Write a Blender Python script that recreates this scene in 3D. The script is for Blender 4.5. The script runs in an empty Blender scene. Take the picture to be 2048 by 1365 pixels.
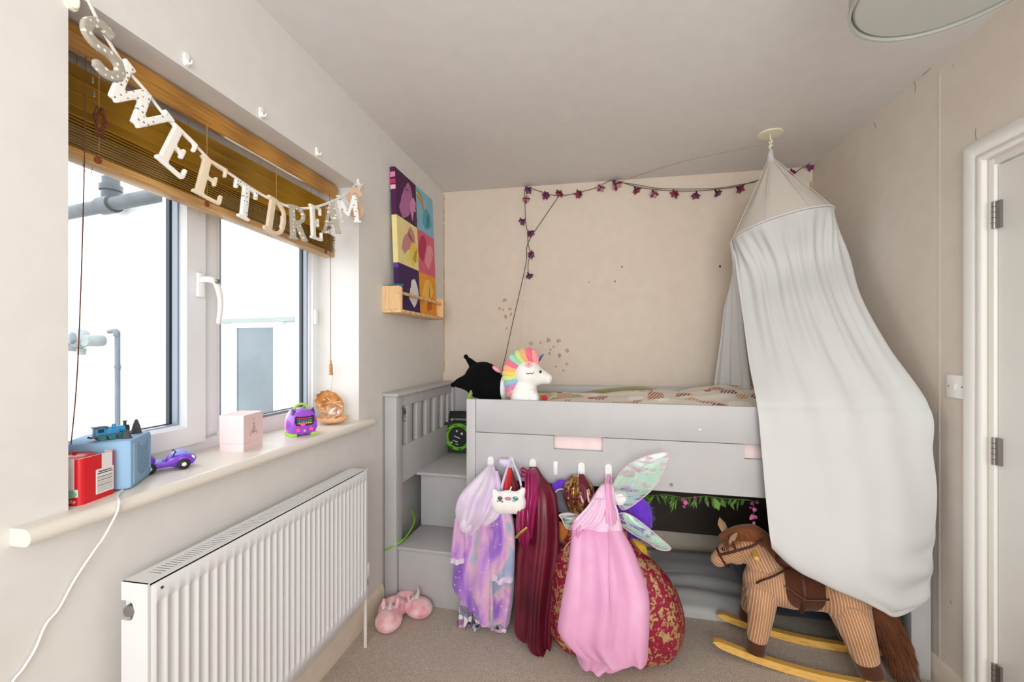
import bpy, bmesh, math, random
from mathutils import Vector, Matrix, Euler

V = Vector
PI = math.pi
RN = random.Random(7)
SC = bpy.context.scene
COL = SC.collection

# ------------------------------------------------------------------ camera
FPX, PSI, EYE = 870.0, math.atan(166 / 870), 1.296
cam_data = bpy.data.cameras.new('camera')
cam_data.sensor_width = 36
cam_data.lens = 36 * FPX / 2048
cam_data.shift_y = 12.5 / 2048
cam_data.clip_start = 0.01
cam = bpy.data.objects.new('camera', cam_data)
COL.objects.link(cam)
cam.location = (0, 0, EYE)
cam.rotation_euler = (PI / 2, 0, PSI)
SC.camera = cam

# ------------------------------------------------------------------ exposure, world, lights
SC.view_settings.view_transform = 'Standard'
SC.view_settings.look = 'None'
SC.view_settings.gamma = 1
SC.view_settings.use_curve_mapping = False
SC.view_settings.exposure = 0.15
SC.cycles.use_denoising = True
SC.cycles.max_bounces = 10
SC.cycles.diffuse_bounces = 6
SC.cycles.transparent_max_bounces = 16

world = bpy.data.worlds.new('overcast_sky')
SC.world = world
world.use_nodes = True
_bg = world.node_tree.nodes['Background']
_bg.inputs[0].default_value = (0.93, 0.97, 1.0, 1)
_bg.inputs[1].default_value = 3.4

def area_light(name, loc, target, sx, sy, power, color):
    d = bpy.data.lights.new(name, 'AREA')
    d.shape = 'RECTANGLE'
    d.size, d.size_y = sx, sy
    d.energy = power
    d.color = color
    o = bpy.data.objects.new(name, d)
    COL.objects.link(o)
    o.location = loc
    o.rotation_euler = (V(target) - V(loc)).to_track_quat('-Z', 'Y').to_euler()
    return o

area_light('added_rear_fill', (0.35, -2.0, 1.65), (0.15, 3.0, 1.25), 1.9, 1.5, 58, (0.965, 0.985, 1.0))  # soft fill panel added unseen behind the camera to brighten the room
area_light('added_ceiling_fill', (0.15, -0.55, 1.15), (0.15, 0.5, 2.4), 1.4, 1.0, 14, (0.965, 0.985, 1.0))  # second fill, added below eye level and aimed up to lift the ceiling

# ------------------------------------------------------------------ survey helpers: photo bearing -> point on a real plane
_c, _s = math.cos(PSI), math.sin(PSI)
def bearing(px, py):
    a, b = (px - 1024) / FPX, -(py - 695) / FPX
    return V((a * _c - _s, a * _s + _c, b))
EYEV = V((0, 0, EYE))
def on_x(px, py, x):
    d = bearing(px, py); return EYEV + d * (x / d.x)
def on_y(px, py, y):
    d = bearing(px, py); return EYEV + d * (y / d.y)
def on_z(px, py, z):
    d = bearing(px, py); return EYEV + d * ((z - EYE) / d.z)
def on_plane(px, py, p0, n):
    d = bearing(px, py); return EYEV + d * ((V(p0) - EYEV).dot(V(n)) / d.dot(V(n)))

# ------------------------------------------------------------------ materials
def lin(h):
    h = h.lstrip('#')
    r = [int(h[i:i + 2], 16) / 255 for i in (0, 2, 4)]
    return tuple(((v / 12.92) if v <= 0.04045 else ((v + 0.055) / 1.055) ** 2.4) for v in r) + (1,)
def shade(c, k):
    return tuple(min(1, v * k) for v in c[:3]) + (1,)

class NT:
    def __init__(s, name):
        s.m = bpy.data.materials.new(name); s.m.use_nodes = True
        s.t = s.m.node_tree; s.n = s.t.nodes; s.l = s.t.links
        s.b = s.n['Principled BSDF']; s.out = s.n['Material Output']
        s._tc = None
    def tc(s, out='Object'):
        if s._tc is None: s._tc = s.n.new('ShaderNodeTexCoord')
        return s._tc.outputs[out]
    def mapping(s, scale=(1, 1, 1), rot=(0, 0, 0), src=None):
        m = s.n.new('ShaderNodeMapping')
        m.inputs['Scale'].default_value = scale; m.inputs['Rotation'].default_value = rot
        s.l.new(src or s.tc(), m.inputs[0]); return m.outputs[0]
    def noise(s, scale, vec=None, detail=3, rough=0.5, dist=0):
        n = s.n.new('ShaderNodeTexNoise'); n.inputs['Scale'].default_value = scale
        n.inputs['Detail'].default_value = detail; n.inputs['Roughness'].default_value = rough
        n.inputs['Distortion'].default_value = dist
        s.l.new(vec or s.tc(), n.inputs['Vector']); return n
    def voronoi(s, scale, vec=None, feature='F1', rnd=1):
        n = s.n.new('ShaderNodeTexVoronoi'); n.feature = feature
        n.inputs['Scale'].default_value = scale; n.inputs['Randomness'].default_value = rnd
        s.l.new(vec or s.tc(), n.inputs['Vector']); return n
    def wave(s, scale, vec=None, dist=0, dscale=1, prof='SIN', d='X'):
        n = s.n.new('ShaderNodeTexWave'); n.bands_direction = d; n.wave_profile = prof
        n.inputs['Scale'].default_value = scale; n.inputs['Distortion'].default_value = dist
        n.inputs['Detail Scale'].default_value = dscale
        s.l.new(vec or s.tc(), n.inputs['Vector']); return n
    def ramp(s, fac, stops, interp='LINEAR'):
        r = s.n.new('ShaderNodeValToRGB'); r.color_ramp.interpolation = interp
        e = r.color_ramp.elements
        while len(e) > 1: e.remove(e[-1])
        e[0].position, e[0].color = stops[0]
        for p, c in stops[1:]:
            q = e.new(p); q.color = c
        s.l.new(fac, r.inputs[0]); return r.outputs[0]
    def mix(s, fac, a, b, kind='MIX'):
        m = s.n.new('ShaderNodeMix'); m.data_type = 'RGBA'; m.blend_type = kind
        for inp, v in ((m.inputs[0], fac), (m.inputs[6], a), (m.inputs[7], b)):
            if hasattr(v, 'links'): s.l.new(v, inp)
            else: inp.default_value = v
        return m.outputs[2]
    def base(s, v):
        if hasattr(v, 'links'): s.l.new(v, s.b.inputs['Base Color'])
        else: s.b.inputs['Base Color'].default_value = v
    def bump(s, height, strength=0.3, dist=0.01):
        b = s.n.new('ShaderNodeBump'); b.inputs['Strength'].default_value = strength
        b.inputs['Distance'].default_value = dist
        s.l.new(height, b.inputs['Height']); s.l.new(b.outputs[0], s.b.inputs['Normal'])
    def set(s, **k):
        for a, v in k.items(): s.b.inputs[a.replace('_', ' ')].default_value = v

def basic(name, hexc, rough=0.5, var=0.05, vscale=9, bump=0, bscale=200, bdist=0.002, metallic=0, sheen=0, coat=0, alpha=1, spec=0.5, sss=0):
    t = NT(name); c = lin(hexc)
    if var:
        n = t.noise(vscale, detail=4)
        t.base(t.ramp(n.outputs['Fac'], [(0.3, shade(c, 1 - var)), (0.7, shade(c, 1 + var))]))
    else: t.base(c)
    t.set(Roughness=rough, Metallic=metallic)
    t.b.inputs['Specular IOR Level'].default_value = spec
    if sheen: t.b.inputs['Sheen Weight'].default_value = sheen; t.b.inputs['Sheen Roughness'].default_value = 0.4
    if coat: t.b.inputs['Coat Weight'].default_value = coat; t.b.inputs['Coat Roughness'].default_value = 0.15
    if bump: t.bump(t.noise(bscale, detail=3).outputs['Fac'], bump, bdist)
    return t.m

def wood(name, dark, light, scale=(1, 12, 12), rough=0.45, nscale=5, rot=(0, 0, 0), coat=0):
    t = NT(name)
    v = t.mapping(scale, rot)
    n = t.noise(nscale, v, detail=6, rough=0.6, dist=0.6)
    w = t.wave(nscale * 1.3, v, dist=5, dscale=1.5, d='Y')
    f = t.mix(0.45, n.outputs['Fac'], w.outputs['Fac'])
    t.base(t.ramp(f, [(0.25, lin(dark)), (0.75, lin(light))]))
    t.set(Roughness=rough)
    if coat: t.b.inputs['Coat Weight'].default_value = coat
    t.bump(f, 0.08, 0.002)
    return t.m

def painted_wall(name, hexc, stain, amount=0.5):
    t = NT(name); c = lin(hexc)
    big = t.noise(1.3, detail=5, rough=0.6)
    sm = t.noise(14, detail=5)
    col = t.ramp(sm.outputs['Fac'], [(0.3, shade(c, 0.97)), (0.7, shade(c, 1.02))])
    f = t.ramp(big.outputs['Fac'], [(0.45, (0, 0, 0, 1)), (0.8, (amount,) * 3 + (1,))])
    t.base(t.mix(f, col, lin(stain)))
    t.set(Roughness=0.75)
    t.bump(t.noise(45, detail=6).outputs['Fac'], 0.12, 0.003)
    return t.m

M = {}
M['wall_left'] = painted_wall('cream_wall_paint', '#dcdad6', '#cfc7bd', 0.3)
M['wall_back'] = painted_wall('peach_wall_paint', '#ddd0c1', '#d2bda8', 0.45)
M['wall_right'] = painted_wall('scuffed_wall_paint', '#d9d0c6', '#c8b5a2', 0.45)
M['ceiling'] = painted_wall('ceiling_paint', '#dedbd9', '#d3cdc8', 0.3)
M['white_gloss'] = basic('white_gloss_paint', '#ebeae5', 0.3, 0.02, 6)
M['sill'] = basic('cream_gloss_paint', '#e2ddd3', 0.28, 0.02, 6)
M['skirting'] = basic('cream_skirting_paint', '#ddd1bf', 0.4, 0.06, 12)
M['upvc'] = basic('white_plastic_frame', '#e9ecf0', 0.25, 0.01, 5)
M['gasket'] = basic('black_rubber_gasket', '#23282c', 0.5, 0)
M['spacer'] = basic('grey_spacer_bar', '#8d98a5', 0.35, 0)
M['plastic'] = basic('white_plastic', '#f0f0ee', 0.3, 0.01)
M['chrome'] = basic('brushed_steel', '#9a9894', 0.35, 0.05, 40, metallic=0.9)
M['radiator'] = basic('radiator_enamel', '#e1e2e3', 0.28, 0.01, 4)
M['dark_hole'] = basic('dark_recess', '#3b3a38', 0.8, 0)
M['bed_grey'] = basic('grey_bed_paint', '#b9b8b9', 0.5, 0.035, 7, 0.1, 60)
M['mattress_pink'] = basic('pink_sheet', '#efdad9', 0.9, 0.05, 12, 0.2, 120)
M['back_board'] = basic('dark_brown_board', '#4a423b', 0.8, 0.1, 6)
M['carpet'] = None
t = NT('beige_carpet')
n1 = t.noise(260, detail=2); n2 = t.noise(5, detail=4); n3 = t.noise(60, detail=4)
cc = t.ramp(n1.outputs['Fac'], [(0.3, lin('#a59687')), (0.5, lin('#cbbeb1')), (0.72, lin('#e6dcd1'))])
cc = t.mix(t.ramp(n2.outputs['Fac'], [(0.4, (0, 0, 0, 1)), (0.8, (0.35,) * 3 + (1,))]), cc, lin('#bba893'))
cc = t.mix(t.ramp(n3.outputs['Fac'], [(0.35, (0.25,) * 3 + (1,)), (0.6, (0, 0, 0, 1))]), cc, lin('#a89a8c'))
t.base(cc); t.set(Roughness=0.95); t.bump(t.noise(320, detail=3).outputs['Fac'], 0.9, 0.006); t.b.inputs['Specular IOR Level'].default_value = 0.1
M['carpet'] = t.m

def glass_mat(name, tint=(0.96, 0.98, 1, 1), gloss=0.08):
    t = NT(name); t.n.remove(t.b)
    tr = t.n.new('ShaderNodeBsdfTransparent'); tr.inputs[0].default_value = tint
    gl = t.n.new('ShaderNodeBsdfGlossy'); gl.inputs['Roughness'].default_value = 0.02
    fr = t.n.new('ShaderNodeFresnel'); fr.inputs[0].default_value = 1.45
    mx = t.n.new('ShaderNodeMixShader')
    mp = t.n.new('ShaderNodeMath'); mp.operation = 'MULTIPLY'; mp.inputs[1].default_value = gloss / 0.08
    t.l.new(fr.outputs[0], mp.inputs[0]); t.l.new(mp.outputs[0], mx.inputs[0])
    t.l.new(tr.outputs[0], mx.inputs[1]); t.l.new(gl.outputs[0], mx.inputs[2]); t.l.new(mx.outputs[0], t.out.inputs[0])
    return t.m
M['glass'] = glass_mat('window_glass')
M['clear'] = glass_mat('clear_plastic', (0.97, 0.95, 0.93, 1), 0.045)

def cloth(name, hexc, var=0.06, rough=0.85, sheen=0.25, weave=500, wb=0.25, trans=0.0, vscale=6):
    t = NT(name); c = lin(hexc)
    n = t.noise(vscale, detail=4)
    t.base(t.ramp(n.outputs['Fac'], [(0.3, shade(c, 1 - var)), (0.7, shade(c, 1 + var))]))
    t.set(Roughness=rough)
    t.b.inputs['Sheen Weight'].default_value = sheen
    t.b.inputs['Specular IOR Level'].default_value = 0.2
    t.bump(t.noise(weave, detail=2).outputs['Fac'], wb, 0.001)
    if trans:
        td = t.n.new('ShaderNodeBsdfTranslucent'); td.inputs[0].default_value = c
        mx = t.n.new('ShaderNodeMixShader'); mx.inputs[0].default_value = trans
        t.l.new(t.b.outputs[0], mx.inputs[1]); t.l.new(td.outputs[0], mx.inputs[2]); t.l.new(mx.outputs[0], t.out.inputs[0])
    return t.m

# ------------------------------------------------------------------ mesh helpers
def bx(bm, lo, hi, rot=None, bevel=0):
    lo, hi = V(lo), V(hi); c = (lo + hi) / 2; d = hi - lo
    m = Matrix.Translation(c)
    if rot: m = m @ Euler(rot).to_matrix().to_4x4()
    r = bmesh.ops.create_cube(bm, size=1, matrix=m @ Matrix.Diagonal((d.x, d.y, d.z, 1)))
    if bevel:
        es = list({e for v in r['verts'] for e in v.link_edges})
        bmesh.ops.bevel(bm, geom=es, offset=bevel, segments=2, affect='EDGES', profile=0.5)
    return bm
def box(lo, hi, rot=None, bevel=0): return bx(bmesh.new(), lo, hi, rot, bevel)

def frames(pts):
    T = []
    for i in range(len(pts)):
        a, b = pts[max(0, i - 1)], pts[min(len(pts) - 1, i + 1)]
        d = (b - a); T.append(d.normalized() if d.length > 1e-9 else V((0, 0, 1)))
    u = T[0].orthogonal().normalized(); out = []
    for d in T:
        u = (u - d * u.dot(d))
        u = u.normalized() if u.length > 1e-6 else d.orthogonal().normalized()
        out.append((u, d.cross(u)))
    return out
def smooth_path(pts, k=6):
    pts = [V(p) for p in pts]
    if len(pts) < 3: return pts
    o = []
    for i in range(len(pts) - 1):
        p0, p1, p2, p3 = pts[max(0, i - 1)], pts[i], pts[i + 1], pts[min(len(pts) - 1, i + 2)]
        for j in range(k):
            t = j / k
            o.append(0.5 * ((2 * p1) + (p2 - p0) * t + (2 * p0 - 5 * p1 + 4 * p2 - p3) * t * t + (3 * p1 - p0 - 3 * p2 + p3) * t ** 3))
    o.append(pts[-1]); return o
def loft(bm, rings, cap=True, closed=True):
    vr = [[bm.verts.new(p) for p in r] for r in rings]
    n = len(vr[0])
    for a, b in zip(vr, vr[1:]):
        for i in range(n if closed else n - 1):
            j = (i + 1) % n
            bm.faces.new((a[i], a[j], b[j], b[i]))
    if cap and closed:
        bm.faces.new(list(reversed(vr[0]))); bm.faces.new(vr[-1])
    return bm
def tb(bm, pts, r, n=8, k=0, round_ends=False, flat=1.0, up=None):
    pts = smooth_path(pts, k) if k else [V(p) for p in pts]
    m = len(pts)
    rad = [r(i / (m - 1)) if callable(r) else r for i in range(m)]
    fr = frames(pts)
    if up is not None:
        fr = []
        for i in range(m):
            d = (pts[min(m - 1, i + 1)] - pts[max(0, i - 1)]).normalized()
            w = V(up); w = (w - d * w.dot(d)).normalized(); fr.append((d.cross(w), w))
    rings = [[p + u * (math.cos(2 * PI * i / n) * q) + w * (math.sin(2 * PI * i / n) * q * flat) for i in range(n)] for p, q, (u, w) in zip(pts, rad, fr)]
    if round_ends:
        def capr(p, q, f, d):
            u, w = f
            return [[p + d * (q * math.sin(a)) + (u * math.cos(2 * PI * i / n) + w * (math.sin(2 * PI * i / n) * flat)) * (q * math.cos(a)) for i in range(n)] for a in (0.5, 1.0, 1.4)]
        d0 = (pts[0] - pts[1]).normalized(); d1 = (pts[-1] - pts[-2]).normalized()
        rings = list(reversed(capr(pts[0], rad[0], fr[0], d0))) + rings + capr(pts[-1], rad[-1], fr[-1], d1)
    return loft(bm, rings)
def tube(pts, r, n=8, k=0, **kw): return tb(bmesh.new(), pts, r, n, k, **kw)
def lathe(bm, prof, c=(0, 0, 0), axis='Z', n=32):
    c = V(c); rings = []; ring_shape = prof[0] == prof[-1] and prof[0][0] > 0.001
    for r, h in prof:
        ring = []
        for i in range(n):
            a = 2 * PI * i / n; x, y = max(r, 1e-4) * math.cos(a), max(r, 1e-4) * math.sin(a)
            ring.append(c + {'Z': V((x, y, h)), 'X': V((h, x, y)), 'Y': V((y, h, x))}[axis])
        rings.append(ring)
    return loft(bm, rings, not ring_shape)
def prism(bm, outline, depth, mtx=None):
    """outline: 2D points (x, z) extruded along +y by depth, then transformed"""
    mtx = mtx or Matrix()
    a = [bm.verts.new(mtx @ V((x, 0, z))) for x, z in outline]
    b = [bm.verts.new(mtx @ V((x, depth, z))) for x, z in outline]
    n = len(a)
    bm.faces.new(a); bm.faces.new(list(reversed(b)))
    for i in range(n):
        j = (i + 1) % n; bm.faces.new((a[j], a[i], b[i], b[j]))
    return bm
def ell(bm, c, r, rot=None, sub=3):
    m = Matrix.Translation(V(c))
    if rot is not None: m = m @ (rot.to_matrix().to_4x4() if not isinstance(rot, tuple) else Euler(rot).to_matrix().to_4x4())
    if not hasattr(r, '__len__'): r = (r, r, r)
    bmesh.ops.create_icosphere(bm, subdivisions=sub, radius=1, matrix=m @ Matrix.Diagonal((*r, 1)))
    return bm
def limb(bm, pts, rads, n=16, k=5, flat=1.0, up=None):
    pts = [V(p) for p in pts]
    sp = smooth_path(pts, k) if len(pts) > 2 else [pts[0].lerp(pts[1], i / 8) for i in range(9)]
    m = len(rads)
    def rr(t):
        x = t * (m - 1); i = min(int(x), m - 2); f = x - i
        return rads[i] * (1 - f) + rads[i + 1] * f
    return tb(bm, sp, rr, n, 0, True, flat, up)
def spline(vals, n):
    """Catmull-Rom resample of a list of vectors to n+1 samples"""
    m = len(vals); o = []
    for q in range(n + 1):
        x = q / n * (m - 1); i = min(int(x), m - 2); t = x - i
        p0, p1, p2, p3 = vals[max(0, i - 1)], vals[i], vals[i + 1], vals[min(m - 1, i + 2)]
        o.append(0.5 * ((2 * p1) + (p2 - p0) * t + (2 * p0 - 5 * p1 + 4 * p2 - p3) * t * t + (3 * p1 - p0 - 3 * p2 + p3) * t ** 3))
    return o
def sheet(rows, nu, nv, disp=None, thick=0.003):
    """rows of control points -> smooth cloth with thickness; disp(s, t) displaces along the normal"""
    cols = [spline([V(p) for p in r], nu) for r in rows]
    grid = list(zip(*[spline(list(c), nv) for c in zip(*cols)]))     # nv+1 rows of nu+1
    G = [list(r) for r in grid]
    nr, nc = len(G), len(G[0])
    N = [[None] * nc for _ in range(nr)]
    for j in range(nr):
        for i in range(nc):
            du = G[j][min(nc - 1, i + 1)] - G[j][max(0, i - 1)]
            dv = G[min(nr - 1, j + 1)][i] - G[max(0, j - 1)][i]
            nn = du.cross(dv); N[j][i] = nn.normalized() if nn.length > 1e-10 else V((0, -1, 0))
    bm = bmesh.new(); F, B = [], []
    for j in range(nr):
        F.append([]); B.append([])
        for i in range(nc):
            p = G[j][i] + N[j][i] * (disp(i / (nc - 1), j / (nr - 1)) if disp else 0)
            F[-1].append(bm.verts.new(p)); B[-1].append(bm.verts.new(p - N[j][i] * thick))
    for j in range(nr - 1):
        for i in range(nc - 1):
            bm.faces.new((F[j][i], F[j + 1][i], F[j + 1][i + 1], F[j][i + 1]))
            bm.faces.new((B[j][i], B[j][i + 1], B[j + 1][i + 1], B[j + 1][i]))
    for j in range(nr - 1):
        bm.faces.new((F[j][0], B[j][0], B[j + 1][0], F[j + 1][0])); bm.faces.new((F[j][-1], F[j + 1][-1], B[j + 1][-1], B[j][-1]))
    for i in range(nc - 1):
        bm.faces.new((F[0][i], F[0][i + 1], B[0][i + 1], B[0][i])); bm.faces.new((F[-1][i], B[-1][i], B[-1][i + 1], F[-1][i + 1]))
    return bm

ROOTM = {}
def link(name, me, parent=None, world=True):
    o = bpy.data.objects.new(name, me); COL.objects.link(o)
    if parent is not None:
        if world: me.transform(world_of(parent).inverted())
        o.parent = parent
    return o
def world_of(o):
    m = Matrix()
    while o is not None:
        m = o.matrix_basis @ m; o = o.parent
    return m
def obj(name, bm, m, parent=None, smooth=True, world=True, angle=40):
    """link a bmesh (given in world coordinates unless world=False) as ONE mesh object"""
    bmesh.ops.recalc_face_normals(bm, faces=bm.faces[:])
    me = bpy.data.meshes.new(name)
    if smooth:
        for f in bm.faces: f.smooth = True
        for e in bm.edges:
            if len(e.link_faces) == 2 and e.calc_face_angle(0) > math.radians(angle): e.smooth = False
    bm.to_mesh(me); bm.free()
    me.materials.append(m)
    o = link(name, me, parent, world)
    if parent is None:
        lo = V((min(v.co.x for v in me.vertices), min(v.co.y for v in me.vertices), min(v.co.z for v in me.vertices)))
        hi = V((max(v.co.x for v in me.vertices), max(v.co.y for v in me.vertices), max(v.co.z for v in me.vertices)))
        c = V(((lo.x + hi.x) / 2, (lo.y + hi.y) / 2, lo.z))
        me.transform(Matrix.Translation(-c)); o.location = c
    return o
def blob(name, prim, m, parent=None, voxel=0.006, smooth=4, world=True, fac=0.5):
    """union overlapping primitives into one continuous soft surface"""
    bmesh.ops.recalc_face_normals(prim, faces=prim.faces[:])
    me = bpy.data.meshes.new('tmp'); prim.to_mesh(me); prim.free()
    o = bpy.data.objects.new('tmp', me); COL.objects.link(o)
    r = o.modifiers.new('r', 'REMESH'); r.mode = 'VOXEL'; r.voxel_size = voxel
    if smooth:
        s = o.modifiers.new('s', 'SMOOTH'); s.iterations = smooth; s.factor = fac
    dg = bpy.context.evaluated_depsgraph_get()
    nm = bpy.data.meshes.new_from_object(o.evaluated_get(dg))
    bpy.data.objects.remove(o); bpy.data.meshes.remove(me)
    nm.name = name
    bm = bmesh.new(); bm.from_mesh(nm); bpy.data.meshes.remove(nm)
    return obj(name, bm, m, parent, True, world, 180)
def thing(name, label, cat, loc=(0, 0, 0), rotz=0, group=None):
    o = bpy.data.objects.new(name, None); COL.objects.link(o)
    o.empty_display_size = 0.05
    o.location = loc; o.rotation_euler = (0, 0, rotz)
    return tag(o, label, cat, group)
def tag(o, label, cat, group=None):
    o['label'] = label; o['category'] = cat
    if group: o['group'] = group
    return o
def struct(name, bm, m, parent=None, smooth=False):
    o = obj(name, bm, m, parent, smooth)
    if parent is None: o['kind'] = 'structure'
    return o
def copy_tree(o, parent=None):
    c = o.copy(); COL.objects.link(c)
    if parent is not None: c.parent = parent
    for ch in list(o.children): copy_tree(ch, c)
    return c
def text_bm(body, size, mtx, depth=0.0006, shear=0, font_bold=0.0):
    cu = bpy.data.curves.new('t', 'FONT'); cu.body = body; cu.size = size; cu.extrude = depth / 2
    cu.align_x = 'CENTER'; cu.align_y = 'CENTER'; cu.shear = shear; cu.offset = font_bold; cu.resolution_u = 3
    o = bpy.data.objects.new('t', cu); COL.objects.link(o)
    me = bpy.data.meshes.new_from_object(o.evaluated_get(bpy.context.evaluated_depsgraph_get()))
    bpy.data.objects.remove(o); bpy.data.curves.remove(cu)
    me.transform(mtx)
    bm = bmesh.new(); bm.from_mesh(me); bpy.data.meshes.remove(me)
    return bm
def basis(o, x, y, z):
    m = Matrix((V(x).normalized(), V(y).normalized(), V(z).normalized())).transposed().to_4x4()
    m.translation = V(o); return m
def add(bm, other):
    me = bpy.data.meshes.new('j'); other.to_mesh(me); other.free(); bm.from_mesh(me); bpy.data.meshes.remove(me); return bm

# ================================================================== ROOM SHELL
XL, XR, YB, YF, HT = -1.06, 1.303, 2.95, -2.3, 2.4
WY0, WY1, WZ0, WZ1 = 0.705, 1.822, 0.93, 2.03

def holed_wall(name, x0, x1, y0, y1, z0, z1, h, m):
    """wall slab across x0..x1 with a rectangular opening h = (y0, y1, z0, z1)"""
    bm = bmesh.new(); S = []
    for x in (x0, x1):
        o = [bm.verts.new((x, *p)) for p in ((y0, z0), (y1, z0), (y1, z1), (y0, z1))]
        i = [bm.verts.new((x, *p)) for p in ((h[0], h[2]), (h[1], h[2]), (h[1], h[3]), (h[0], h[3]))]
        S.append((o, i))
        for k in range(4):
            l = (k + 1) % 4; bm.faces.new((o[k], o[l], i[l], i[k]))
    for ring in (0, 1):
        a, b = S[0][ring], S[1][ring]
        for k in range(4):
            l = (k + 1) % 4; bm.faces.new((a[k], a[l], b[l], b[k]))
    return struct(name, bm, m)
DY0, DY1, DZ1 = 0.93, 1.742, 1.925       # door opening in the right wall
holed_wall('wall_left', XL - 0.29, XL, YF, YB, 0, HT, (WY0, WY1, WZ0, WZ1), M['wall_left'])
wall_right = holed_wall('wall_right', XR, XR + 0.12, YF, YB, -0.02, HT, (DY0, DY1, 0.0, DZ1), M['wall_right'])
wall_back = struct('wall_back', box((XL - 0.29, YB, 0), (XR + 0.12, YB + 0.12, HT)), M['wall_back'])
struct('wall_front', box((XL - 0.29, YF - 0.12, 0), (XR + 0.12, YF, HT)), M['wall_left'])
struct('floor', box((XL - 0.29, YF - 0.12, -0.08), (XR + 0.12, YB + 0.12, 0)), M['carpet'])
ceiling = struct('ceiling', box((XL - 0.29, YF - 0.12, HT), (XR + 0.12, YB + 0.12, HT + 0.1)), M['ceiling'])

# skirting boards: flat board with a rounded top moulding
def skirting(name, p0, p1, inward, h=0.098, d=0.014):
    p0, p1, q = V(p0), V(p1), V(inward)
    prof = [(0, 0), (d, 0), (d, h * 0.74), (d * 0.8, h * 0.80), (d * 0.75, h * 0.9), (d * 0.4, h * 0.98), (0, h)]
    bm = bmesh.new()
    loft(bm, [[p + q * a + V((0, 0, b)) for a, b in prof] for p in (p0, p1)])
    return struct(name, bm, M['skirting'], None, True)
skirting('baseboard_left', (XL, YF, 0), (XL, 1.262, 0), (1, 0, 0))
skirting('baseboard_left', (XL, 1.2645, 0), (XL, 2.04, 0), (1, 0, 0))
skirting('baseboard_right', (XR, 1.825, 0), (XR, YB - 0.015, 0), (-1, 0, 0))
skirting('baseboard_right', (XR, YF, 0), (XR, 0.845, 0), (-1, 0, 0))
skirting('baseboard_back', (XL, YB, 0), (XR - 0.015, YB, 0), (0, -1, 0), 0.145)

# peeling tan edge tape where the back wall meets ceiling and corners
M['tape'] = basic('tan_edge_filler', '#bf9f72', 0.8, 0.25, 25)
def ragged_strip(p0, p1, w, n, nrm, seed, rough=0.6):
    rn = random.Random(seed); p0, p1 = V(p0), V(p1); d = (p1 - p0).normalized(); s = V(nrm).cross(d)
    bm = bmesh.new(); rings = []
    for i in range(n + 1):
        p = p0.lerp(p1, i / n); ww = w * (1 + rough * (rn.random() - 0.4))
        t = V(nrm) * 0.0015
        rings.append([p, p + t, p + t + s * ww, p + s * ww])
    loft(bm, rings); return bm
struct('trim_1', ragged_strip((XL, YB, HT), (XR, YB, HT), 0.014, 90, (0, -1, 0), 3), M['tape'])
struct('trim_2', ragged_strip((XL + 0.002, YB, 1.12), (XL + 0.002, YB, HT - 0.02), -0.006, 70, (0, -1, 0), 5), M['tape'])
struct('trim_3', ragged_strip((XR - 0.004, YB, 1.12), (XR - 0.004, YB, HT - 0.09), 0.012, 70, (0, -1, 0), 6), M['tape'])
M['joint'] = basic('filled_plaster_joint', '#d6cbc0', 0.8, 0.06, 30)
struct('trim_4', ragged_strip((XR, 1.951, 0.1), (XR, 1.951, 2.36), 0.010, 60, (-1, 0, 0), 8, 0.3), M['joint'])
M['flake'] = basic('bare_plaster_flake', '#bea084', 0.9, 0.2, 60)
def flake(px, py, r, seed, m, ys=1.0):
    """small patch where the top coat of the back wall has come off"""
    rn = random.Random(seed); c = on_y(px, py, YB); n = 9; bm = bmesh.new()
    o = []
    for i in range(n):
        a = 2 * PI * i / n; q = r * (0.55 + 0.7 * rn.random())
        o.append((c.x + q * math.cos(a), c.z + q * ys * math.sin(a)))
    prism(bm, o, 0.0008, Matrix.Translation((0, YB - 0.0008, 0)))
    obj('bare_patch', bm, m, wall_back, False)
for i, (x, y, r) in enumerate([(1009, 601, 5), (1006, 620, 3), (1020, 618, 4), (1011, 634, 5), (1022, 628, 4), (999, 618, 3), (1013, 657, 3),
        (1062, 688, 6), (1081, 686, 3), (1097, 681, 6), (1118, 682, 5), (1134, 702, 5), (1107, 694, 3), (1099, 708, 4), (1119, 712, 5),
        (1133, 728, 4), (1112, 734, 3), (1127, 742, 2.5), (1101, 700, 2.5)]):
    flake(x, y, r * 0.0031, i, M['flake'])
for i, (x, y, r) in enumerate([(1244, 534, 1.6), (1230, 563, 1.6), (1178, 565, 1), (1440, 533, 2)]):
    flake(x, y, r * 0.0031, 50 + i, M['dark_hole'], 1.3)
for i, (x, y, r) in enumerate([(1068, 345, 5), (1292, 349, 7), (1470, 338, 9), (1180, 356, 4)]):
    flake(x, y, r * 0.0031, 70 + i, M['tape'], 0.5)

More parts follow.
